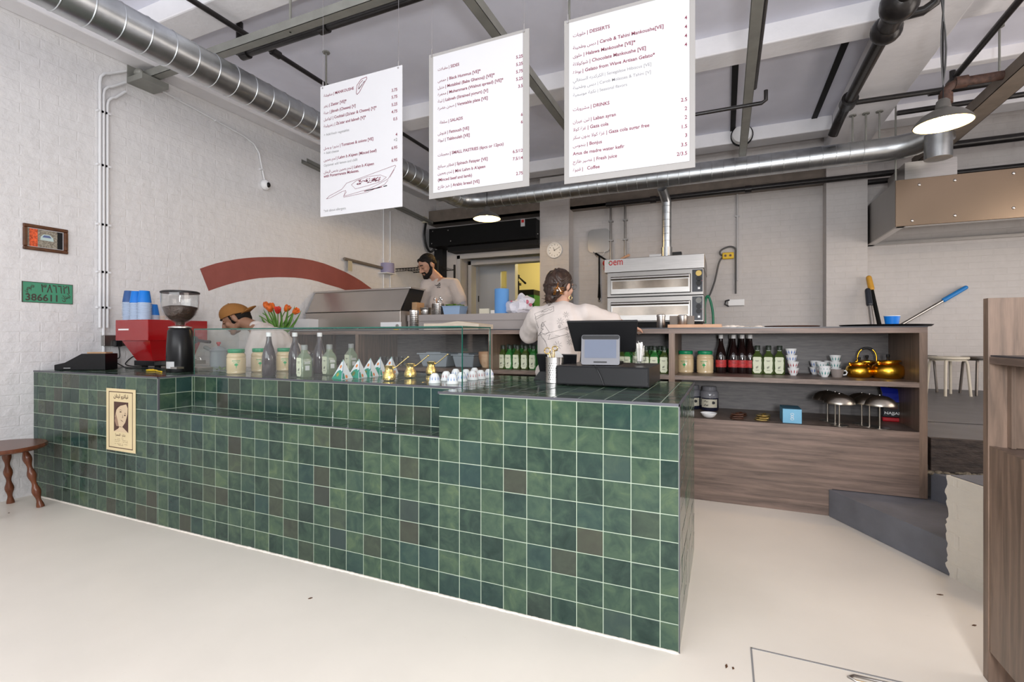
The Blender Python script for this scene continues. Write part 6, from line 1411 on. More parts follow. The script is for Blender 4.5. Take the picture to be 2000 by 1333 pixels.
t = thing('paper_roll', 'big standing roll of blue paper towel on the back worktop', 'paper roll', (bxy(980, 4.82), 4.82, BC)); MB().lathe([(.022, 0), (.076, 0), (.078, .005), (.078, .268), (.076, .273), (.022, .273)], n=40, closed=True).build('roll', 'roll_blue', t)
t = thing('carrier_bag', 'crumpled white and pink carrier bag right of the blue paper roll', 'bag', (bxy(1018, 4.82), 4.82, BC))
b = MB(); 
b.ball((-.02, 0, .07), (.15, .11, .085), 24, 16); b.ball((.02, 0, .13), (.11, .08, .06), 20, 12); b.ball((.0, .0, .17), (.04, .03, .05), 12, 8)
for v in b.b.verts: v.co += V(*[noise.noise(v.co*16+V(k*7, 0, 0))*.03 for k in range(3)]); v.co.z = max(v.co.z, 0)
b.build('bag', 'bag_white', t, ang=20)
for c, r_ in ((V(.09, -.06, .12), .022), (V(.12, -.03, .09), .018), (V(-.10, -.03, .13), .013)): MB().ball(c, (r_, .014, r_), 10, 8).build('pink_print', 'bag_pink', t, 'pink printed patch')
# wire rack with a dark sheet near the corner
rx0, rx1 = PY(785, 560, 6.6).x, PY(832, 560, 6.6).x; rz = PY(800, 527, 6.6).z
t = thing('wire_rack', 'black wire rack in the corner behind the bearded man', 'rack', (rx0, 6.4, PLAT)); b = W()
for x in (rx0, rx1+.35):
    for y in (6.4, 6.9): W().cyl((x, y, PLAT), (x, y, rz+.08), .018, n=10).build('post', 'black_matt', t)
for z in (rz, 1.75):
    b = W(); b.box((rx0, 6.4, z-.012), (rx1+.35, 6.41, z)); b.box((rx0, 6.89, z-.012), (rx1+.35, 6.9, z)); b.box((rx0, 6.4, z-.05), (rx1+.35, 6.408, z-.042))
    for i in range(16): x = rx0+(rx1+.35-rx0)*i/15; b.box((x, 6.4, z-.006), (x+.005, 6.9, z)); b.box((x, 6.4, z-.05), (x+.005, 6.405, z))
    b.build('wire_shelf', 'black_matt', t, smooth=False)
one(MB().box((0, 0, 0), (.42, .3, .16)), 'equipment_box', 'black_plastic', 'black box with a grey window behind the open lid of the prep unit', 'box', (xt1+.03, 5.25, 1.30), smooth=False, bevel=.02) if False else None
q = PY(822, 590, 5.9); t = thing('card_printer', 'black angled machine behind the cardboard box on the back worktop', 'machine', (q.x-.1, 5.9, PLAT)); W().box((q.x-.22, 5.9, PLAT), (q.x+.2, 6.3, q.z-.1)).build('stand', 'black_matt', t, smooth=False); W().prism([V(q.x-.22, 5.9, q.z-.1), V(q.x+.2, 5.9, q.z-.1), V(q.x+.2, 5.9, q.z+.05), V(q.x+.05, 5.9, q.z+.17), V(q.x-.12, 5.9, q.z+.17)], V(0, .3, 0)).build('body', 'black_plastic', t, smooth=False); W().box((q.x-.05, 5.895, q.z-.02), (q.x+.14, 5.9, q.z+.06)).build('window', 'steel_grey', t, smooth=False)
# ================================================================ pizza oven
OY = 6.30
P = lambda x, y: PY(x, y, OY)
ox0, ox1 = P(1186, 600).x, P(1374, 560).x; hz_t, hz_b = P(1181, 508).z, P(1181, 534).z; z_b = P(1374, 628).z
t = thing('pizza_oven', 'two-deck stainless steel pizza oven against the back wall', 'oven', (ox0, OY, PLAT))
hx_ = P(1181, 520).x
W().box((hx_, OY-.02, hz_b), (ox1+.01, OY+1.0, hz_t)).build('canopy', 'steel', t, smooth=False, bevel=.004)
W().box((ox0, OY, z_b+.0), (ox1, OY+1.0, hz_b)).build('body', 'steel_grey', t, smooth=False, bevel=.003)
W().box((ox0+.04, OY+.05, PLAT), (ox1-.04, OY+.95, z_b)).build('stand', 'black_matt', t, smooth=False)
b = W(); text(b, 'oem', V(P(1189, 520).x, OY-.0215, P(1189, 519.5).z), V(1, 0, 0), V(0, 0, 1), .13, bold=.01, fit=P(1217, 520).x-P(1189, 520).x); b.build('logo', 'red_enamel', t, 'red oem lettering', smooth=False, normals=False)
q = P(1190.5, 514.5); W().prism([V(q.x-.012, OY-.0225, q.z-.008), V(q.x+.012, OY-.0225, q.z), V(q.x-.002, OY-.0225, q.z+.016)], (0, -.001, 0)).build('logo_mark', 'print_green', t, smooth=False)
def deck(yt, yb, nm):
    # yt, yb: rows of the door frame at the left side x=1194
    z1_, z0_ = P(1194, yt).z, P(1194, yb).z; xa_, xb_ = P(1194, 560).x, P(1348, 560).x
    d = W().box((xa_-.006, OY-.012, z0_-.006), (xb_+.006, OY, z1_+.006)).build('door_surround', 'black_matt', t, smooth=False)
    dd = W().box((xa_, OY-.03, z0_), (xb_, OY-.01, z1_)).build('oven_door', 'steel', t, smooth=False, bevel=.003)
    W().box((xa_+.02, OY-.032, z0_+(z1_-z0_)*.30), (xb_-.02, OY-.03, z1_-(z1_-z0_)*.25)).build('door_glass', 'oven_glass', dd, smooth=False)
    b = W(); b.cyl((xa_+.01, OY-.06, z1_-.02), (xb_-.01, OY-.06, z1_-.02), .022, n=16); b.box((xa_+.01, OY-.06, z1_-.03), (xa_+.03, OY-.02, z1_-.01)); b.box((xb_-.03, OY-.06, z1_-.03), (xb_-.01, OY-.02, z1_-.01)); b.build('handle', 'steel_polished', dd)
    pa, pb = P(1352, 560).x, P(1372.5, 560).x
    W().box((pa, OY-.008, z0_+.0), (pb, OY, z1_+.05)).build('control_panel', 'panel_dark', t, smooth=False)
    for k, f in enumerate((.92, .62, .38)):
        b = W(); cz_ = z0_+(z1_-z0_)*f+.02; cx_ = (pa+pb)/2+.015; b.cyl((cx_, OY-.03, cz_), (cx_, OY-.008, cz_), .03 if k else .034, n=20); kn = b.build('dial' if k == 0 else 'knob', ('bronze' if nm == 0 else 'cap_grey') if k == 0 else 'black_plastic', t)
    W().box(((pa+pb)/2+.005, OY-.011, z0_+.03), ((pa+pb)/2+.03, OY-.008, z0_+.055)).build('switch', 'label_silver', t, smooth=False)
    b = W(); b.box((pb-.012, OY-.010, z0_+.13), (pb-.006, OY-.008, z0_+.137)); b.build('indicator', 'red_enamel', t, smooth=False)
deck(543, 576, 0); deck(592, 628, 1)
W().box((ox0, OY-.004, P(1186, 581).z), (ox1, OY, P(1186, 583).z)).build('seam', 'black_matt', t, smooth=False)
cx_ = PY(1302, 480, 6.62).x; b = W(); zt_ = PY(1302, 396, 6.62).z
b.tube([(cx_, 6.62, hz_t), (cx_, 6.62, zt_), (cx_-.02, 6.55, zt_+.08), (cx_-.04, 6.46, DZ-.10)], .06, 20); ribs(b, [V(cx_, 6.62, hz_t+.2), V(cx_, 6.62, zt_)], .06, .09, .002, .003); b.cyl((cx_, 6.62, hz_t+.04), (cx_, 6.62, hz_t+.16), .072, n=24)
b.build('flue', 'galvanised', t); W().cyl((cx_, 6.62, hz_t), (cx_, 6.62, hz_t+.04), .07).build('flue_base', 'bronze', t)
for x0_, x1_, m, lb, nm in ((1268, 1291, 'label_silver', 'small silver box on top of the oven left of the flue', 'metal_box'), (1313, 1331, 'black_plastic', 'small black box on top of the oven right of the flue', 'plastic_box')):
    a, c = PY(x0_, 500, 6.4), PY(x1_, 500, 6.4); one(W().box((a.x, 6.4, hz_t), (c.x, 6.5, hz_t+.05 if m == 'label_silver' else hz_t+.06)), nm, m, lb, 'box', (a.x, 6.4, hz_t), smooth=False, bevel=.003)
a, c = PY(1213, 507, 6.38), PY(1228, 499, 6.38); one(W().cap((a.x, 6.38, hz_t+.012), .012, (c.x, 6.38, c.z), .018), 'oven_brush', 'board_wood', 'wooden-handled brush on top of the oven at the left', 'brush', (a.x, 6.38, hz_t))
# peel and hanging scraper
q = PY(1169, 470, YB-.06)
t = thing('pizza_peel', 'perforated square pizza peel with black handle hanging on the wall left of the oven', 'pizza peel', (q.x, YB-.03, q.z))
sz_ = .175; b = MB(); b.prism([V(x*sz_*2, -.005, z*sz_*2) for x, z in rr(1.0, 1.05, .22)], (0, .004, 0)); b.build('blade', 'steel_grey', t, smooth=False)
e = PY(1188, 508, YB-.06)-V(q.x, YB-.03, q.z); b = MB(); b.tube([(-.09, -.01, -.17), (-.03, -.012, -.25), (.06, -.012, -.235), (.10, -.01, -.17)], .006, 8); b.build('bracket', 'steel_polished', t)
MB().cap((-.045, -.014, -.20), .014, (.35, -.014, -.48), .014).build('handle', 'black_paint', t)
q = PY(1170, 500, YB-.04); q2 = PY(1170, 588, YB-.04); t = thing('hanging_scraper', 'long thin black tool hanging vertically left of the oven', 'tool', (q.x, YB-.03, q2.z)); b = W(); b.cyl((q.x, YB-.03, q2.z+.02), (q.x, YB-.03, q.z), .012, n=10); b.cyl((q.x, YB-.03, q2.z+.05), (q.x, YB-.03, q2.z+.26), .024, .014, n=12); b.tube([V(q.x+.014*math.cos(a), YB-.03, q2.z+.014*math.sin(a)) for a in [i*PI/5 for i in range(10)]], .005, 6, closed=True); b.build('shaft', 'black_paint', t)
q = PY(1180, 516, YB-.1); t = thing('red_handle', 'red bag-shaped item hanging on the wall behind the oven corner', 'hanging item', (q.x, YB-.06, q.z)); W().ball((q.x, YB-.05, q.z+.02), (.035, .03, .045)).ball((q.x+.01, YB-.05, q.z-.06), (.03, .02, .05)).build('body', 'red_enamel', t)
# yellow socket, cables, white socket, hose
q = PY(1422, 500, YB-.04); t = thing('yellow_socket', 'yellow site socket box hanging on the back wall right of the oven', 'socket', (q.x, YB, q.z)); W().box((q.x-.075, YB-.07, q.z-.045), (q.x+.075, YB-.01, q.z+.045)).build('box', 'yellow_plastic', t, smooth=False, bevel=.012)
for d in (-.035, .03): W().cyl((q.x+d, YB-.075, q.z+.0), (q.x+d, YB-.07, q.z+.0), .016).build('outlet', 'tray_brown', t)
wz = lambda x, y: PY(x, y, YB-.03)
cable('wall_cable', [wz(1437, 574), wz(1437, 540), wz(1437, 500), wz(1436, 486), wz(1425, 482), wz(1410, 488), wz(1406, 495), wz(1411, 500)], .012, 'cable_grey', 'grey cable looping from the conduit over to the yellow socket')
cable('wall_cable', [wz(1411, 503), wz(1404, 515), wz(1396, 550), wz(1386, 577), wz(1379, 580), wz(1374, 572)], .012, 'cable_grey', 'grey cable falling from the yellow socket towards the oven')
q = PY(1437, 592, YB-.03); t = thing('white_socket', 'white twin socket on the back wall below the conduit', 'socket', (q.x, YB, q.z)); W().box((q.x-.10, YB-.06, q.z-.04), (q.x+.11, YB-.0, q.z+.05)).build('box', 'white_plastic', t, smooth=False, bevel=.006); W().tube([(q.x-.08, YB-.07, q.z+.04), (q.x-.13, YB-.07, q.z+.03), (q.x-.14, YB-.07, q.z-.02), (q.x-.09, YB-.07, q.z-.05)], .01, 8).build('lead', 'black_plastic', t)
q = PY(1440, 372, YB-.02); b = W(); b.cyl((q.x, YB-.018, 2.0), (q.x, YB-.018, q.z), .014, n=10); b.box((q.x-.03, YB-.03, 2.9), (q.x+.03, YB, 2.92)); one(b, 'cable_conduit', 'frame_white', 'thin pale conduit running up the back wall to the right of the oven', 'conduit', (q.x, YB-.018, 2.0))
hp = lambda x, y: PY(x, y, 6.9)
cable('green_hose', [hp(1377, 632), hp(1376, 600), hp(1379, 584), hp(1383, 579), hp(1388, 590), hp(1392, 610), hp(1393, 634)], .016, 'hose_green', 'looped green hose hanging beside the right side of the oven')
# tools leaning against the wall on the right
def pole(name, a, c, r, m, label, cat, grip=None):
    a, c = Vector(a), Vector(c); t = thing(name, label, cat, tuple(a)); W().cyl(a, c, r, n=12).build('shaft', m, t)
    if grip: gm, u = grip; W().cap(a+(c-a)*u, r*1.5, c, r*1.35).build('grip', gm, t)
top = PY(1697, 543, 7.28); lo_ = PY(1716, 628, 7.1); d_ = (top-lo_).normalized(); f_ = lo_+d_*((PLAT-lo_.z)/d_.z); pole('broom', f_, top, .022, 'black_paint', 'black broom handle with an orange tip leaning by the pier', 'broom', ('tool_orange', .90))
top = PY(1695, 568, 7.2); lo_ = PY(1703, 632, 7.05); d_ = (top-lo_).normalized(); f_ = lo_+d_*((PLAT-lo_.z)/d_.z); pole('squeegee_pole', f_, top, .024, 'steel_polished', 'shiny steel pole with a dark grip left of the orange-tipped broom', 'pole', ('panel_dark', .86))
top = PY(1886, 562, 7.55); lo_ = PY(1772, 628, 7.45); d_ = (top-lo_).normalized(); f_ = lo_+d_*((PLAT+.02-lo_.z)/d_.z); pole('mop', f_, top, .018, 'steel', 'steel mop handle with a blue grip leaning far over along the wall', 'mop', ('mop_blue', .88))
# stools on the platform
def stool(x, y, label, m, s=1., rz=0.):
    t = thing('round_stool', label, 'stool', (x, y, PLAT), rz, 'stools on the raised platform'); h = .425
    MB().lathe([(0, h-.028), (.17, h-.028), (.178, h-.02), (.178, h-.004), (.172, h), (0, h)], n=36).build('seat', m, t)
    for i in range(4):
        a = PI/4+i*PI/2; MB().tube([(math.cos(a)*.12, math.sin(a)*.12, h-.03), (math.cos(a)*.148, math.sin(a)*.148, h-.045), (math.cos(a)*.158, math.sin(a)*.158, h-.08), (math.cos(a)*.185, math.sin(a)*.185, 0)], .0135, 8).build('leg', m, t)
    MB().lathe([(.14, h-.045), (.15, h-.045), (.15, h-.03), (.14, h-.03)], n=28, closed=True).build('apron_ring', m, t)
stool(2.26, 6.85, 'cream round stool beside the right end of the shelving', 'stool_cream', rz=.35)
stool(2.12, 7.28, 'dark metal round stool behind the cream stool, nearer the wall', 'stool_metal', rz=.1); stool(2.62, 7.05, 'dark metal round stool right of the cream stool', 'stool_metal', rz=.2)
# store room behind the partition
q = PY(1012, 560, 9.3); q0 = PY(1011, 600, 9.3)
t = thing('tripod', 'black tripod head in front of the yellow wall', 'tripod', (q.x, 9.3, PLAT)); zt_ = PY(1012, 542, 9.3).z
W().cyl((q.x, 9.3, PLAT), (q.x, 9.3, zt_-.08), .025, n=10).build('column', 'black_matt', t); b = W(); b.box((q.x-.09, 9.25, zt_-.17), (q.x+.05, 9.35, zt_-.12)); b.cyl((q.x-.02, 9.3, zt_-.12), (q.x+.0, 9.3, zt_+.02), .02); b.box((q.x-.09, 9.26, zt_-.01), (q.x+.02, 9.34, zt_+.05)); b.cap((q.x+.0, 9.28, zt_+.02), .012, (q.x+.2, 9.2, zt_-.14), .022); b.build('head', 'black_matt', t)
a, c = PY(1004, 573, 9.6), PY(1043, 588, 9.6); t = thing('green_crate', 'dark green crate on the store room table', 'crate', (a.x, 9.6, PLAT)); W().box((a.x-.4, 9.6, PLAT), (c.x, 10.1, a.z-.05)).build('crate', 'crate_green', t, smooth=False); W().box((a.x-.4, 9.58, a.z-.05), (c.x, 10.12, a.z+.06)).build('lid', 'black_matt', t, smooth=False); W().box((a.x-.3, 9.59, PLAT+.3), (c.x-.3, 9.6, a.z-.24)).build('label', 'crate_blue', t, smooth=False)
a = PY(1040, 570, 9.9); t = thing('store_shelf', 'cream shelving at the right of the yellow room', 'shelf', (a.x, 9.9, PLAT))
for k in range(5): W().box((a.x-.05 if k == 4 else a.x+.04, 10.15, 1.1+k*.17), (-1.5, 10.4, 1.13+k*.17)).build('shelf_board', 'cup_cream', t, smooth=False)
W().box((a.x+.04, 10.15, PLAT), (a.x+.08, 10.4, 1.8)).build('side', 'cup_cream', t, smooth=False)
# ================================================================ people
def fuse(b, name, m, parent, voxel=.008, smooth=4, label=None, disp=None):
    """melt the overlapping solids of builder b into one continuous surface"""
    bmesh.ops.recalc_face_normals(b.b, faces=b.b.faces)
    me = bpy.data.meshes.new('tmp'); b.b.to_mesh(me); b.b.free()
    o = bpy.data.objects.new('tmp', me); C.objects.link(o)
    r = o.modifiers.new('r', 'REMESH'); r.mode = 'VOXEL'; r.voxel_size = voxel; r.use_smooth_shade = True
    s_ = o.modifiers.new('s', 'SMOOTH'); s_.factor = .5; s_.iterations = smooth
    dg = bpy.context.evaluated_depsgraph_get(); dg.update()
    me2 = bpy.data.meshes.new_from_object(o.evaluated_get(dg)); bpy.data.objects.remove(o); bpy.data.meshes.remove(me)
    if disp:
        for v in me2.vertices: v.co += disp(v.co, v.normal)
    me2.transform(Matrix.Translation(-ORIG[parent.name])); me2.name = name
    for p in me2.polygons: p.use_smooth = True
    me2.materials.clear(); me2.materials.append(M[m])
    o = bpy.data.objects.new(name, me2); C.objects.link(o); o.parent = parent; ORIG[o.name] = ORIG[parent.name]
    if label: o['label'] = label
    return o
def frame_(f, up=V(0, 0, 1)):
    f = Vector(f).normalized(); s = f.cross(up).normalized(); u = s.cross(f).normalized()
    return f, s, u      # forward, right side of the person, up
def head(b, c, f, s, u, k=1.):
    """skull, face, nose, jaw and ears round the head centre c"""
    R = Matrix((s, f, u)).transposed()
    c = Vector(c); P = lambda x, y, z: c+(s*x+f*y+u*z)*k
    b.ball(P(0, -.012, .022), (.076*k, .095*k, .090*k), 22, 16, R)
    b.ball(P(0, .030, -.040), (.056*k, .058*k, .068*k), 18, 12, R)
    b.ball(P(0, .066, -.092), (.026*k, .022*k, .018*k), 12, 8, R)           # chin
    b.cap(P(-.052, -.005, -.055), .022*k, P(-.02, .058, -.09), .018*k); b.cap(P(.052, -.005, -.055), .022*k, P(.02, .058, -.09), .018*k)
    b.cap(P(0, .086, .012), .009*k, P(0, .108, -.030), .0125*k); b.ball(P(.012, .094, -.034), .009*k, 8, 6); b.ball(P(-.012, .094, -.034), .009*k, 8, 6)
    b.cap(P(-.036, .074, .026), .011*k, P(.036, .074, .026), .011*k)         # brow ridge
    b.cap(P(-.017, .080, -.062), .0085*k, P(.017, .080, -.062), .0085*k)     # lips
    b.ball(P(-.038, .060, -.022), .022*k, 10, 8); b.ball(P(.038, .060, -.022), .022*k, 10, 8)
    for e in (-1, 1):
        b.ball(P(e*.080, -.010, -.006), (.010*k, .020*k, .032*k), 10, 8, R)
    return P, R
def hand(b, w, d, palm, k=1., curl=.6, side=1):
    """w wrist, d pointing direction, palm normal; five fingers of unequal length"""
    d = Vector(d).normalized(); n = (Vector(palm)-d*Vector(palm).dot(d)).normalized(); s = d.cross(n)*side
    Rm = Matrix((s, n, d)).transposed(); w = Vector(w); b.ball(w+d*.045*k, (.040*k, .017*k, .052*k), 14, 10, Rm)
    for i, (x, l) in enumerate(((-.028, .055), (-.010, .068), (.010, .072), (.028, .064))):
        p = w+d*.075*k+s*x*k; q = p+(d*math.cos(curl*.4)+n*math.sin(curl*.4))*l*.45*k; r_ = q+(d*math.cos(curl*1.2)+n*math.sin(curl*1.2))*l*.32*k; t_ = r_+(d*math.cos(curl*1.9)+n*math.sin(curl*1.9))*l*.25*k
        b.cap(p, .0095*k, q, .009*k, 8); b.cap(q, .009*k, r_, .0085*k, 8); b.cap(r_, .0085*k, t_, .0075*k, 8)
    p = w+d*.022*k+s*.034*k; q = p+(d*.6+s*.6+n*.3).normalized()*.038*k; r_ = q+(d*.8+s*.1+n*.5).normalized()*.030*k; b.cap(p, .013*k, q, .011*k, 8); b.cap(q, .011*k, r_, .009*k, 8)
def fold(amp, sc, seed=0):
    return lambda co, n: n*(amp*(noise.noise(V(co.x*sc, co.y*sc, co.z*sc*.45+seed))+.5*noise.noise(V(co.x*sc*2.3+seed, co.y*sc*2.3, co.z*sc*.9))))
def legs(b, pel, feet, zf, k=1.):
    for e, ft in zip((-1, 1), feet):
        ft = Vector(ft); hp_ = Vector(pel)+V(e*.085*k, 0, -.03); kn = (hp_+ft)*.5+V(0, -.02, 0)
        b.cap(hp_, .082*k, kn, .055*k); b.cap(kn, .055*k, ft+V(0, 0, .09), .040*k); b.cap(ft+V(0, 0, .05), .040*k, ft+V(.0, .12, .035), .034*k)
# ---------------- woman at the till, seen from behind
wy = 3.30; wp = lambda x, y, Y_=wy: PY(x, y, Y_)
root = wp(1092, 700); t = thing('person', 'woman in a printed cream t-shirt seen from behind at the till, hair clipped up', 'person', (root.x, wy, 0))
f, s, u = frame_((.42, .88, -.12)); hc = wp(1096, 560, wy+.03)
neck = wp(1096, 592); chest = wp(1094, 640); waist = wp(1092, 700); pel = V(waist.x-.0, wy+.02, .86)
shL, shR = wp(1050, 618, wy-.02), wp(1143, 613, wy+.02)
elL, elR = wp(1034, 652, wy+.14), wp(1199, 628, wy+.16)
haL, haR = V(elL.x+.13, wy+.42, 1.16), wp(1232, 640, wy+.45)
b = MB(); head(b, hc, f, s, u, .98)
b.cap(hc+V(0, 0, -.06), .05, neck+V(0, 0, -.06), .056); b.cap(neck+V(-.03, 0, -.07), .06, shL+V(.02, 0, 0), .055); b.cap(neck+V(.03, 0, -.07), .06, shR+V(-.02, 0, 0), .055)
b.ball(chest, (.155, .105, .17)); b.ball(waist, (.125, .095, .14)); b.ball(pel, (.16, .12, .13)); b.cap(chest, .10, pel, .11)
for sh, el, ha in ((shL, elL, haL), (shR, elR, haR)): b.cap(sh, .048, el, .038); b.cap(el, .038, ha, .026)
hand(b, haL, (haL-elL), (0, 0, -1), 1., .5, 1); hand(b, haR, (haR-elR), (0, 0, -1), 1., .5, -1)
legs(b, pel, [(root.x-.10, wy+.02, 0), (root.x+.10, wy+.05, 0)], 0)
fuse(b, 'body', 'skin_light', t, .0075)
b = MB(); b.ball(chest+V(0, 0, .03), (.185, .135, .16)); b.cap(chest+V(0, 0, -.05), .165, waist+V(0, 0, -.02), .150); b.ball(waist+V(0, 0, -.10), (.175, .14, .10))
b.cap(neck+V(-.0, 0, -.085), .068, shL, .072); b.cap(neck+V(.0, 0, -.085), .068, shR, .070); b.cap(shL, .078, elL, .076); b.cap(shR, .075, shR+(elR-shR)*.93, .062); b.cap(neck+V(0, 0, -.08), .068, neck+V(0, 0, -.055), .058)
shirt = fuse(b, 'shirt', 'shirt_cream', t, .009, 5, disp=fold(.011, 9, 2))
b = MB(); b.cap(pel+V(0, 0, .05), .165, pel+V(0, 0, -.06), .17); legs(b, pel, [(root.x-.10, wy+.02, .04), (root.x+.10, wy+.05, .04)], 0, 1.18); fuse(b, 'trousers', 'trousers_pink', t, .012, 4, disp=fold(.008, 7, 5))
P = lambda x, y, z: hc+(s*x+f*y+u*z)*.98; R = Matrix((s, f, u)).transposed()
b = MB(); b.ball(P(0, -.028, .028), (.090, .102, .098), 24, 18, R); b.ball(P(0, -.075, -.035), (.074, .060, .070), 20, 14, R); b.ball(P(-.01, -.085, -.095), (.050, .038, .036), 16, 12, R); b.ball(P(-.055, -.055, -.01), (.045, .06, .06), 16, 12, R); b.cap(P(-.04, -.09, -.10), .022, P(-.03, -.10, -.135), .008)
hs = fuse(b, 'hair', 'hair_brown', t, .006, 3, disp=lambda co, n: n*(.0035*math.sin(noise.noise(co*9)*22+co.z*30)))
b = W()
for i in range(26):
    a = random.uniform(0, 6.3); q = P(-.01+.05*math.cos(a), -.088-.02*random.random(), -.098+.036*math.sin(a)); e = q+V(random.uniform(-.03, .03), -.01, random.uniform(-.045, .01)); b.tube([q, (q+e)/2+V(random.uniform(-.012, .012), -.012, 0), e], .0014, 5)
b.build('loose_strands', 'hair_brown', t); bpy.data.objects['loose_strands']['kind'] = 'stuff'
cc = wp(1090, 568, wy-.10); b = W()
for e in (-1, 1):
    b.cap(cc+V(e*.006, -.01, .02), .007, cc+V(e*.022, .0, -.01), .008, 8)
    for j in range(4): b.tube([cc+V(e*.015, -.008, .012-j*.012), cc+V(e*.032, -.002, .02-j*.014), cc+V(e*.036, .02, .018-j*.014)], .0032, 6)
b.cap(cc+V(0, -.004, .05), .004, cc+V(0, -.01, .01), .005, 6); b.build('hair_clip', 'tortoise', t)
W().ball(cc+V(.0, -.018, .0), (.009, .006, .009), 10, 8).build('clip_bead', 'steel_polished', t)
er = wp(1112, 580, wy+.02); W().tube([er+V(.011*math.cos(a)+.008, 0, .014*math.sin(a)-.008) for a in [i*PI/8 for i in range(16)]], .002, 6, closed=True).build('earring', 'gold', t)
g_ = P(.055, .085, .012); b = W(); b.tube([P(.045, .092, .012)+R @ V(.021*math.cos(a), 0, .019*math.sin(a)) for a in [i*PI/10 for i in range(20)]], .0014, 6, closed=True); b.tube([P(-.035, .092, .012)+R @ V(.021*math.cos(a), 0, .019*math.sin(a)) for a in [i*PI/10 for i in range(20)]], .0014, 6, closed=True); b.tube([P(.066, .092, .016), P(.078, .03, .012), P(.082, -.01, .008)], .0014, 6); b.build('glasses', 'steel_grey', t)
# line drawing printed on the back of the shirt
bv = BVHTree.FromPolygons([v.co+ORIG[t.name] for v in shirt.data.vertices], [p.vertices[:] for p in shirt.data.polygons])
def on_cloth(b, bvh, pts, wd, eye=V(0, 0, H), off=.0016):
    """pen stroke laid on cloth along the line of sight of the printer's frame, each point resting on the weave"""
    Q = []
    for p in pts:
        d = (p-eye).normalized(); h = bvh.ray_cast(eye, d)
        if h[0] is None: Q.append(None)
        else: Q.append(h[0]+h[1]*off)
    run = []
    for q in Q+[None]:
        if q is None:
            if len(run) > 1: b.tube(run, wd, 4)
            run = []
        else: run.append(q)
def dense(l, n=5):
    o_ = []
    for (x0, y0), (x1, y1) in zip(l, l[1:]):
        for k in range(n): o_.append((x0+(x1-x0)*k/n, y0+(y1-y0)*k/n))
    return o_+[l[-1]]
b = W(); SC = lambda l: [wp(1000+x/5.555, 500+y/5.555) for x, y in dense(l)]
art_ = [[(245, 630), (450, 550), (455, 600), (330, 650), (265, 690), (245, 630)], [(258, 665), (300, 645), (350, 632)], [(320, 615), (335, 600), (345, 612), (380, 600), (400, 585), (420, 592), (438, 578)], [(250, 670), (275, 740), (290, 785)],
        [(370, 710), (330, 730), (315, 760), (340, 770), (350, 740), (330, 720), (320, 790), (345, 800)], [(345, 740), (410, 835), (330, 850), (285, 870), (340, 790)], [(410, 835), (500, 810), (600, 780)], [(415, 850), (390, 910), (460, 890), (600, 850)], [(380, 870), (410, 855)], [(470, 865), (525, 872)], [(290, 860), (320, 830), (360, 860), (400, 830)],
        [(340, 890), (375, 960), (385, 1000)], [(310, 850), (335, 900), (370, 930)]]
for cx_, cy_, r_ in ((585, 640, 34), (525, 715, 42), (605, 710, 26), (600, 790, 24), (615, 860, 36), (630, 935, 36), (497, 970, 48), (515, 770, 20)):
    for i in range(8):
        a = i*PI/4+.2; art_.append([(cx_+r_*.25*math.cos(a), cy_+r_*.25*math.sin(a)), (cx_+r_*math.cos(a), cy_+r_*math.sin(a))])
for l in art_: on_cloth(b, bv, SC(l), .00085)
b.build('shirt_print', 'ink_black', shirt)
# ---------------- bearded man behind the back worktop
my = 5.22; mp = lambda x, y, Y_=my: PY(x, y, Y_)
root = mp(860, 640); t = thing('person', 'bearded man with short black hair in a beige t-shirt, looking down, behind the back worktop', 'person', (root.x, my, PLAT))
f, s, u = frame_((-.36, -.80, -.50)); hc = mp(834, 519, my-.06); kk = 1.19
neck = mp(856, 542); chest = mp(857, 586, my+.02); waist = mp(862, 640, my+.02); pel = V(waist.x, my+.04, PLAT+.80)
shL, shR = mp(835, 557, my-.02), mp(886, 557, my+.03); elL, elR = mp(823, 604, my-.12), mp(905, 603, my-.02)
haL, haR = mp(838, 622, my-.22), mp(890, 611, my-.26)
b = MB(); P_, R_ = head(b, hc, f, s, u, kk)
b.cap(hc+V(.02, .02, -.06), .062, neck+V(0, 0, -.03), .07); b.cap(neck+V(-.03, 0, -.06), .07, shL, .065); b.cap(neck+V(.03, 0, -.06), .07, shR, .065)
b.ball(chest, (.19, .125, .20)); b.cap(chest, .13, pel, .13); b.ball(pel, (.17, .13, .13))
for sh, el, ha in ((shL, elL, haL), (shR, elR, haR)): b.cap(sh, .055, el, .046); b.cap(el, .046, ha, .032)
hand(b, haL, (haL-elL), (0, 0, -1), 1.1, .6, 1); hand(b, haR, (haR-elR), (0, 0, -1), 1.1, .6, -1)
legs(b, pel, [(root.x-.11, my+.03, PLAT), (root.x+.11, my+.03, PLAT)], 0)
fuse(b, 'body', 'skin_mid', t, .0075, 3)
b = MB(); b.ball(chest+V(0, 0, .03), (.235, .155, .19)); b.cap(chest+V(0, 0, -.06), .185, waist+V(0, 0, -.02), .185); b.cap(waist, .185, waist+V(0, 0, -.18), .18)
b.cap(neck+V(0, .01, -.085), .085, shL, .088); b.cap(neck+V(0, .01, -.085), .085, shR, .088); b.cap(shL, .088, shL+(elL-shL)*.8, .082); b.cap(shR, .088, shR+(elR-shR)*.62, .092); b.cap(neck+V(0, .005, -.075), .082, neck+V(0, 0, -.052), .076)
shirt = fuse(b, 'shirt', 'shirt_beige', t, .010, 5, disp=fold(.014, 7, 9))
b = MB(); b.cap(shL+(elL-shL)*.6, .062, elL, .056); b.cap(elL, .056, haL-(haL-elL)*.2, .042); fuse(b, 'undersleeve', 'sleeve_grey', t, .009, 3, 'grey undersleeve')
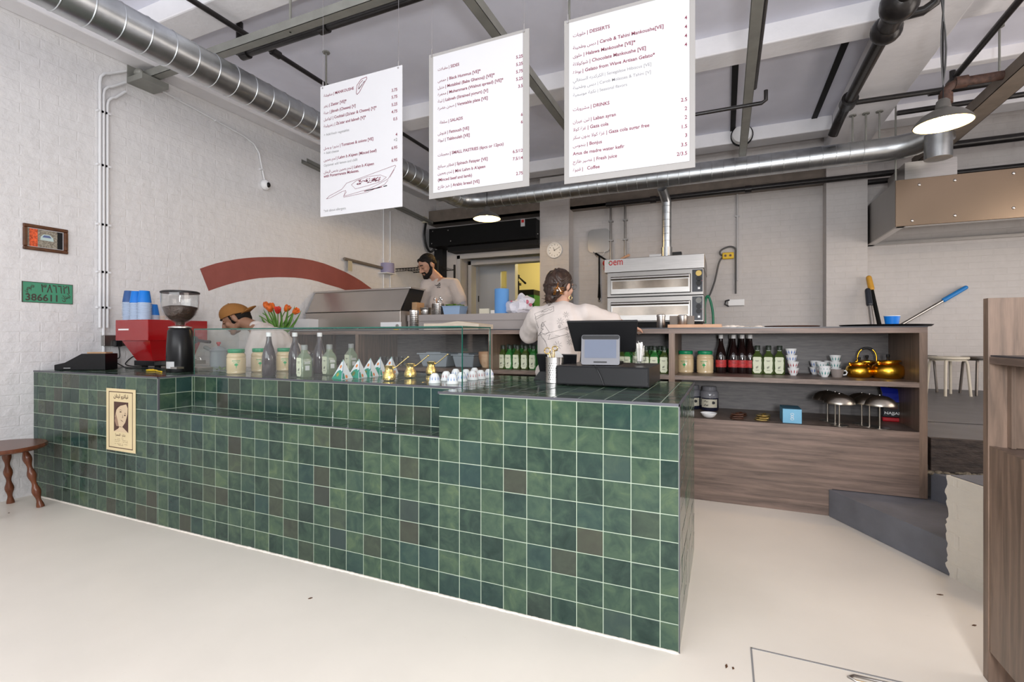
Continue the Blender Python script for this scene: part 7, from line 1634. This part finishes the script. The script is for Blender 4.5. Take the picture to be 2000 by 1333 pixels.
b = MB(); b.cap(shR+(elR-shR)*.5, .066, elR, .060); b.cap(elR, .062, haR-(haR-elR)*.2, .046); fuse(b, 'undersleeve', 'sleeve_grey', t, .009, 3, 'grey undersleeve')
b = MB(); legs(b, pel, [(root.x-.11, my+.03, PLAT+.04), (root.x+.11, my+.03, PLAT+.04)], 0, 1.18); b.cap(pel+V(0, 0, .1), .16, pel, .17); fuse(b, 'trousers', 'trousers_dark', t, .014, 3)
b = MB(); P = P_; R = R_
b.ball(P(0, -.026, .040), (.083*kk, .095*kk, .082*kk), 22, 16, R); b.ball(P(0, -.07, .0), (.066*kk, .045*kk, .06*kk), 16, 12, R); b.cap(P(-.035, .040, .074), .024*kk, P(.035, .040, .074), .024*kk)
for e in (-1, 1): b.cap(P(e*.072, .010, .03), .010*kk, P(e*.070, .016, -.030), .008*kk)
fuse(b, 'hair', 'hair_black', t, .006, 3)
b = MB(); b.cap(P(-.074, .012, -.03), .013*kk, P(-.056, .038, -.075), .024*kk); b.cap(P(.074, .012, -.03), .013*kk, P(.056, .038, -.075), .024*kk); b.cap(P(-.056, .038, -.075), .024*kk, P(-.014, .070, -.100), .026*kk); b.cap(P(.056, .038, -.075), .024*kk, P(.014, .070, -.100), .026*kk); b.cap(P(-.014, .070, -.100), .026*kk, P(.014, .070, -.100), .026*kk)
b.cap(P(-.026, .078, -.050), .009*kk, P(0, .090, -.046), .009*kk); b.cap(P(.026, .078, -.050), .009*kk, P(0, .090, -.046), .009*kk); b.cap(P(-.026, .078, -.050), .009*kk, P(-.03, .07, -.085), .010*kk); b.cap(P(.026, .078, -.050), .009*kk, P(.03, .07, -.085), .010*kk)
fuse(b, 'beard', 'hair_black', t, .005, 2)
def brows(t, P, R, k, lid='skin_mid'):
    for e in (-1, 1):
        b = W(); b.tube([P(e*.012, .090, .031), P(e*.030, .090, .037), P(e*.050, .074, .030)], .0042*k, 6); b.build('eyebrow', 'hair_black', t)
        b = W(); b.ball(P(e*.030, .078, .006), (.0145*k, .009*k, .0085*k), 12, 8, R); ey = b.build('eyelid', lid, t)
        b = W(); b.tube([P(e*.016, .0855, .001), P(e*.030, .0885, -.003), P(e*.044, .0835, .001)], .0019*k, 6); b.build('lashes', 'hair_black', ey)
brows(t, P, R, kk)
bv = BVHTree.FromPolygons([v.co+ORIG[t.name] for v in shirt.data.vertices], [p.vertices[:] for p in shirt.data.polygons])
b = W(); SC = lambda l: [mp(780+x/8.33, 480+y/8.33) for x, y in dense(l, 3)]
for l in ([(580, 640), (600, 655), (625, 660), (650, 655), (668, 640), (660, 618), (640, 635), (620, 640)], [(640, 620), (665, 605)], [(600, 650), (640, 645), (665, 655)], [(612, 680), (640, 672), (668, 680)], [(615, 686), (665, 684)]): on_cloth(b, bv, SC(l), .0035)
b.build('shirt_print', 'ink_black', shirt)
# ---------------- man in the brown cap bending over the counter
cy_ = 3.14; cp = lambda x, y, Y_=cy_: PY(x, y, Y_)
root = cp(560, 735, 3.42); t = thing('person', 'man in a backwards brown cap and cream shirt bending down behind the glass case', 'person', (root.x, 3.45, 0))
f, s, u = frame_((-.64, -.60, -.50)); hc = cp(459, 623, 3.12); ck = 1.17
neck = cp(500, 640, 3.16); chest = cp(528, 672, 3.22); pel = V(cp(585, 735, 3.5).x, 3.52, .86); waist = (chest+pel)/2+V(.02, 0, .03)
shN, shF = cp(505, 662, 3.08), cp(523, 650, 3.40); elN, elF = cp(487, 716, 3.05), V(shF.x-.05, 3.42, 1.02)
haN, haF = V(elN.x-.10, 3.02, 1.00), V(shF.x-.20, 3.28, .99)
b = MB(); P, R = head(b, hc, f, s, u, ck)
b.cap(hc+V(.03, .01, -.01), .055, neck+V(.02, .01, -.01), .058); b.cap(neck, .062, shN, .058); b.cap(neck, .062, shF, .058); b.ball(chest, (.15, .17, .14)); b.cap(chest, .13, waist, .12); b.cap(waist, .12, pel, .13)
for sh, el, ha in ((shN, elN, haN), (shF, elF, haF)): b.cap(sh, .052, el, .042); b.cap(el, .042, ha, .029)
hand(b, haN, (haN-elN), (0, 0, -1), 1., .5, 1); hand(b, haF, (haF-elF), (0, 0, -1), 1., .5, -1)
legs(b, pel, [(root.x-.08, 3.40, 0), (root.x+.13, 3.5, 0)], 0)
fuse(b, 'body', 'skin_tan', t, .0075, 3)
b = MB(); b.ball(chest+V(.01, 0, .0), (.17, .20, .155)); b.cap(chest, .165, waist, .155); b.cap(waist, .155, pel+V(0, 0, .04), .16); b.cap(neck+V(.05, .01, -.02), .07, shN, .080); b.cap(neck+V(.05, .01, -.02), .07, shF, .080); b.cap(shN, .082, shN+(elN-shN)*.9, .075); b.cap(shF, .08, shF+(elF-shF)*.9, .072); b.cap(neck+V(.035, .01, -.01), .068, neck+V(.012, .0, -.0), .062); b.cap(elN, .062, haN-(haN-elN)*.2, .045)
fuse(b, 'shirt', 'shirt_cream', t, .009, 5, disp=fold(.016, 8, 4))
b = MB(); legs(b, pel, [(root.x-.08, 3.40, .04), (root.x+.13, 3.5, .04)], 0, 1.18); b.cap(pel+V(0, 0, .06), .165, pel, .17); fuse(b, 'trousers', 'trousers_dark', t, .014, 3)
b = MB(); b.ball(P(0, -.030, .002), (.082*ck, .092*ck, .080*ck), 20, 14, R); b.cap(P(-.070, .02, .03), .010, P(-.070, .02, .008), .008); b.cap(P(.070, .02, .03), .010, P(.070, .02, .008), .008); b.ball(P(0, -.075, -.03), (.06*ck, .04*ck, .05*ck), 16, 12, R); b.cap(P(-.04, .058, .058), .020, P(.04, .058, .058), .020)
fuse(b, 'hair', 'hair_black', t, .006, 3)
brows(t, P, R, ck, 'skin_tan')
b = MB(); b.cap(P(-.024, .080, -.052), .006, P(0, .092, -.048), .007); b.cap(P(.024, .080, -.052), .006, P(0, .092, -.048), .007); fuse(b, 'moustache', 'hair_black', t, .004, 2)
# cap: crown over the skull, brim pointing backwards
b = W(); n_ = 28; rings = []
Rc = R
for j in range(0, 9):
    a = PI/2*j/8; rg = []
    for i in range(n_):
        w_ = 2*PI*i/n_; x, y = math.sin(w_), math.cos(w_); base = .018-.022*y*0
        q = V(x*.092*math.cos(a), -.018+y*.110*math.cos(a), .028+.098*math.sin(a)**.9)
        q.z += -.030*(-y if y < 0 else 0)*math.cos(a) + .012*max(y, 0)*math.cos(a); rg.append(b.b.verts.new(P(q.x, q.y, q.z)))
    rings.append(rg)
b.loft(rings); b.ball(P(0, -.018, .127), (.006, .006, .004), 8, 6)
cap = b.build('cap', 'cap_brown', t, 'backwards brown cap')
b = W(); L1, L2 = [], []
for i in range(13):
    a = -1.15+2.3*i/12; x, y = math.sin(a)*.082, -.016-math.cos(a)*.100; x2, y2 = math.sin(a)*.083, -.016-.060-math.cos(a)**.6*.085*1.25
    L1.append((x, y, .008-.012*math.cos(a))); L2.append((x2, y2, .022-.006*math.cos(a)))
va = [b.b.verts.new(P(*q)) for q in L1]; vb = [b.b.verts.new(P(*q)) for q in L2]
for i in range(12): b.b.faces.new((va[i], va[i+1], vb[i+1], vb[i]))
br_ = b.build('brim', 'cap_brown', cap, normals=False); so = br_.modifiers.new('thick', 'SOLIDIFY'); so.thickness = .005
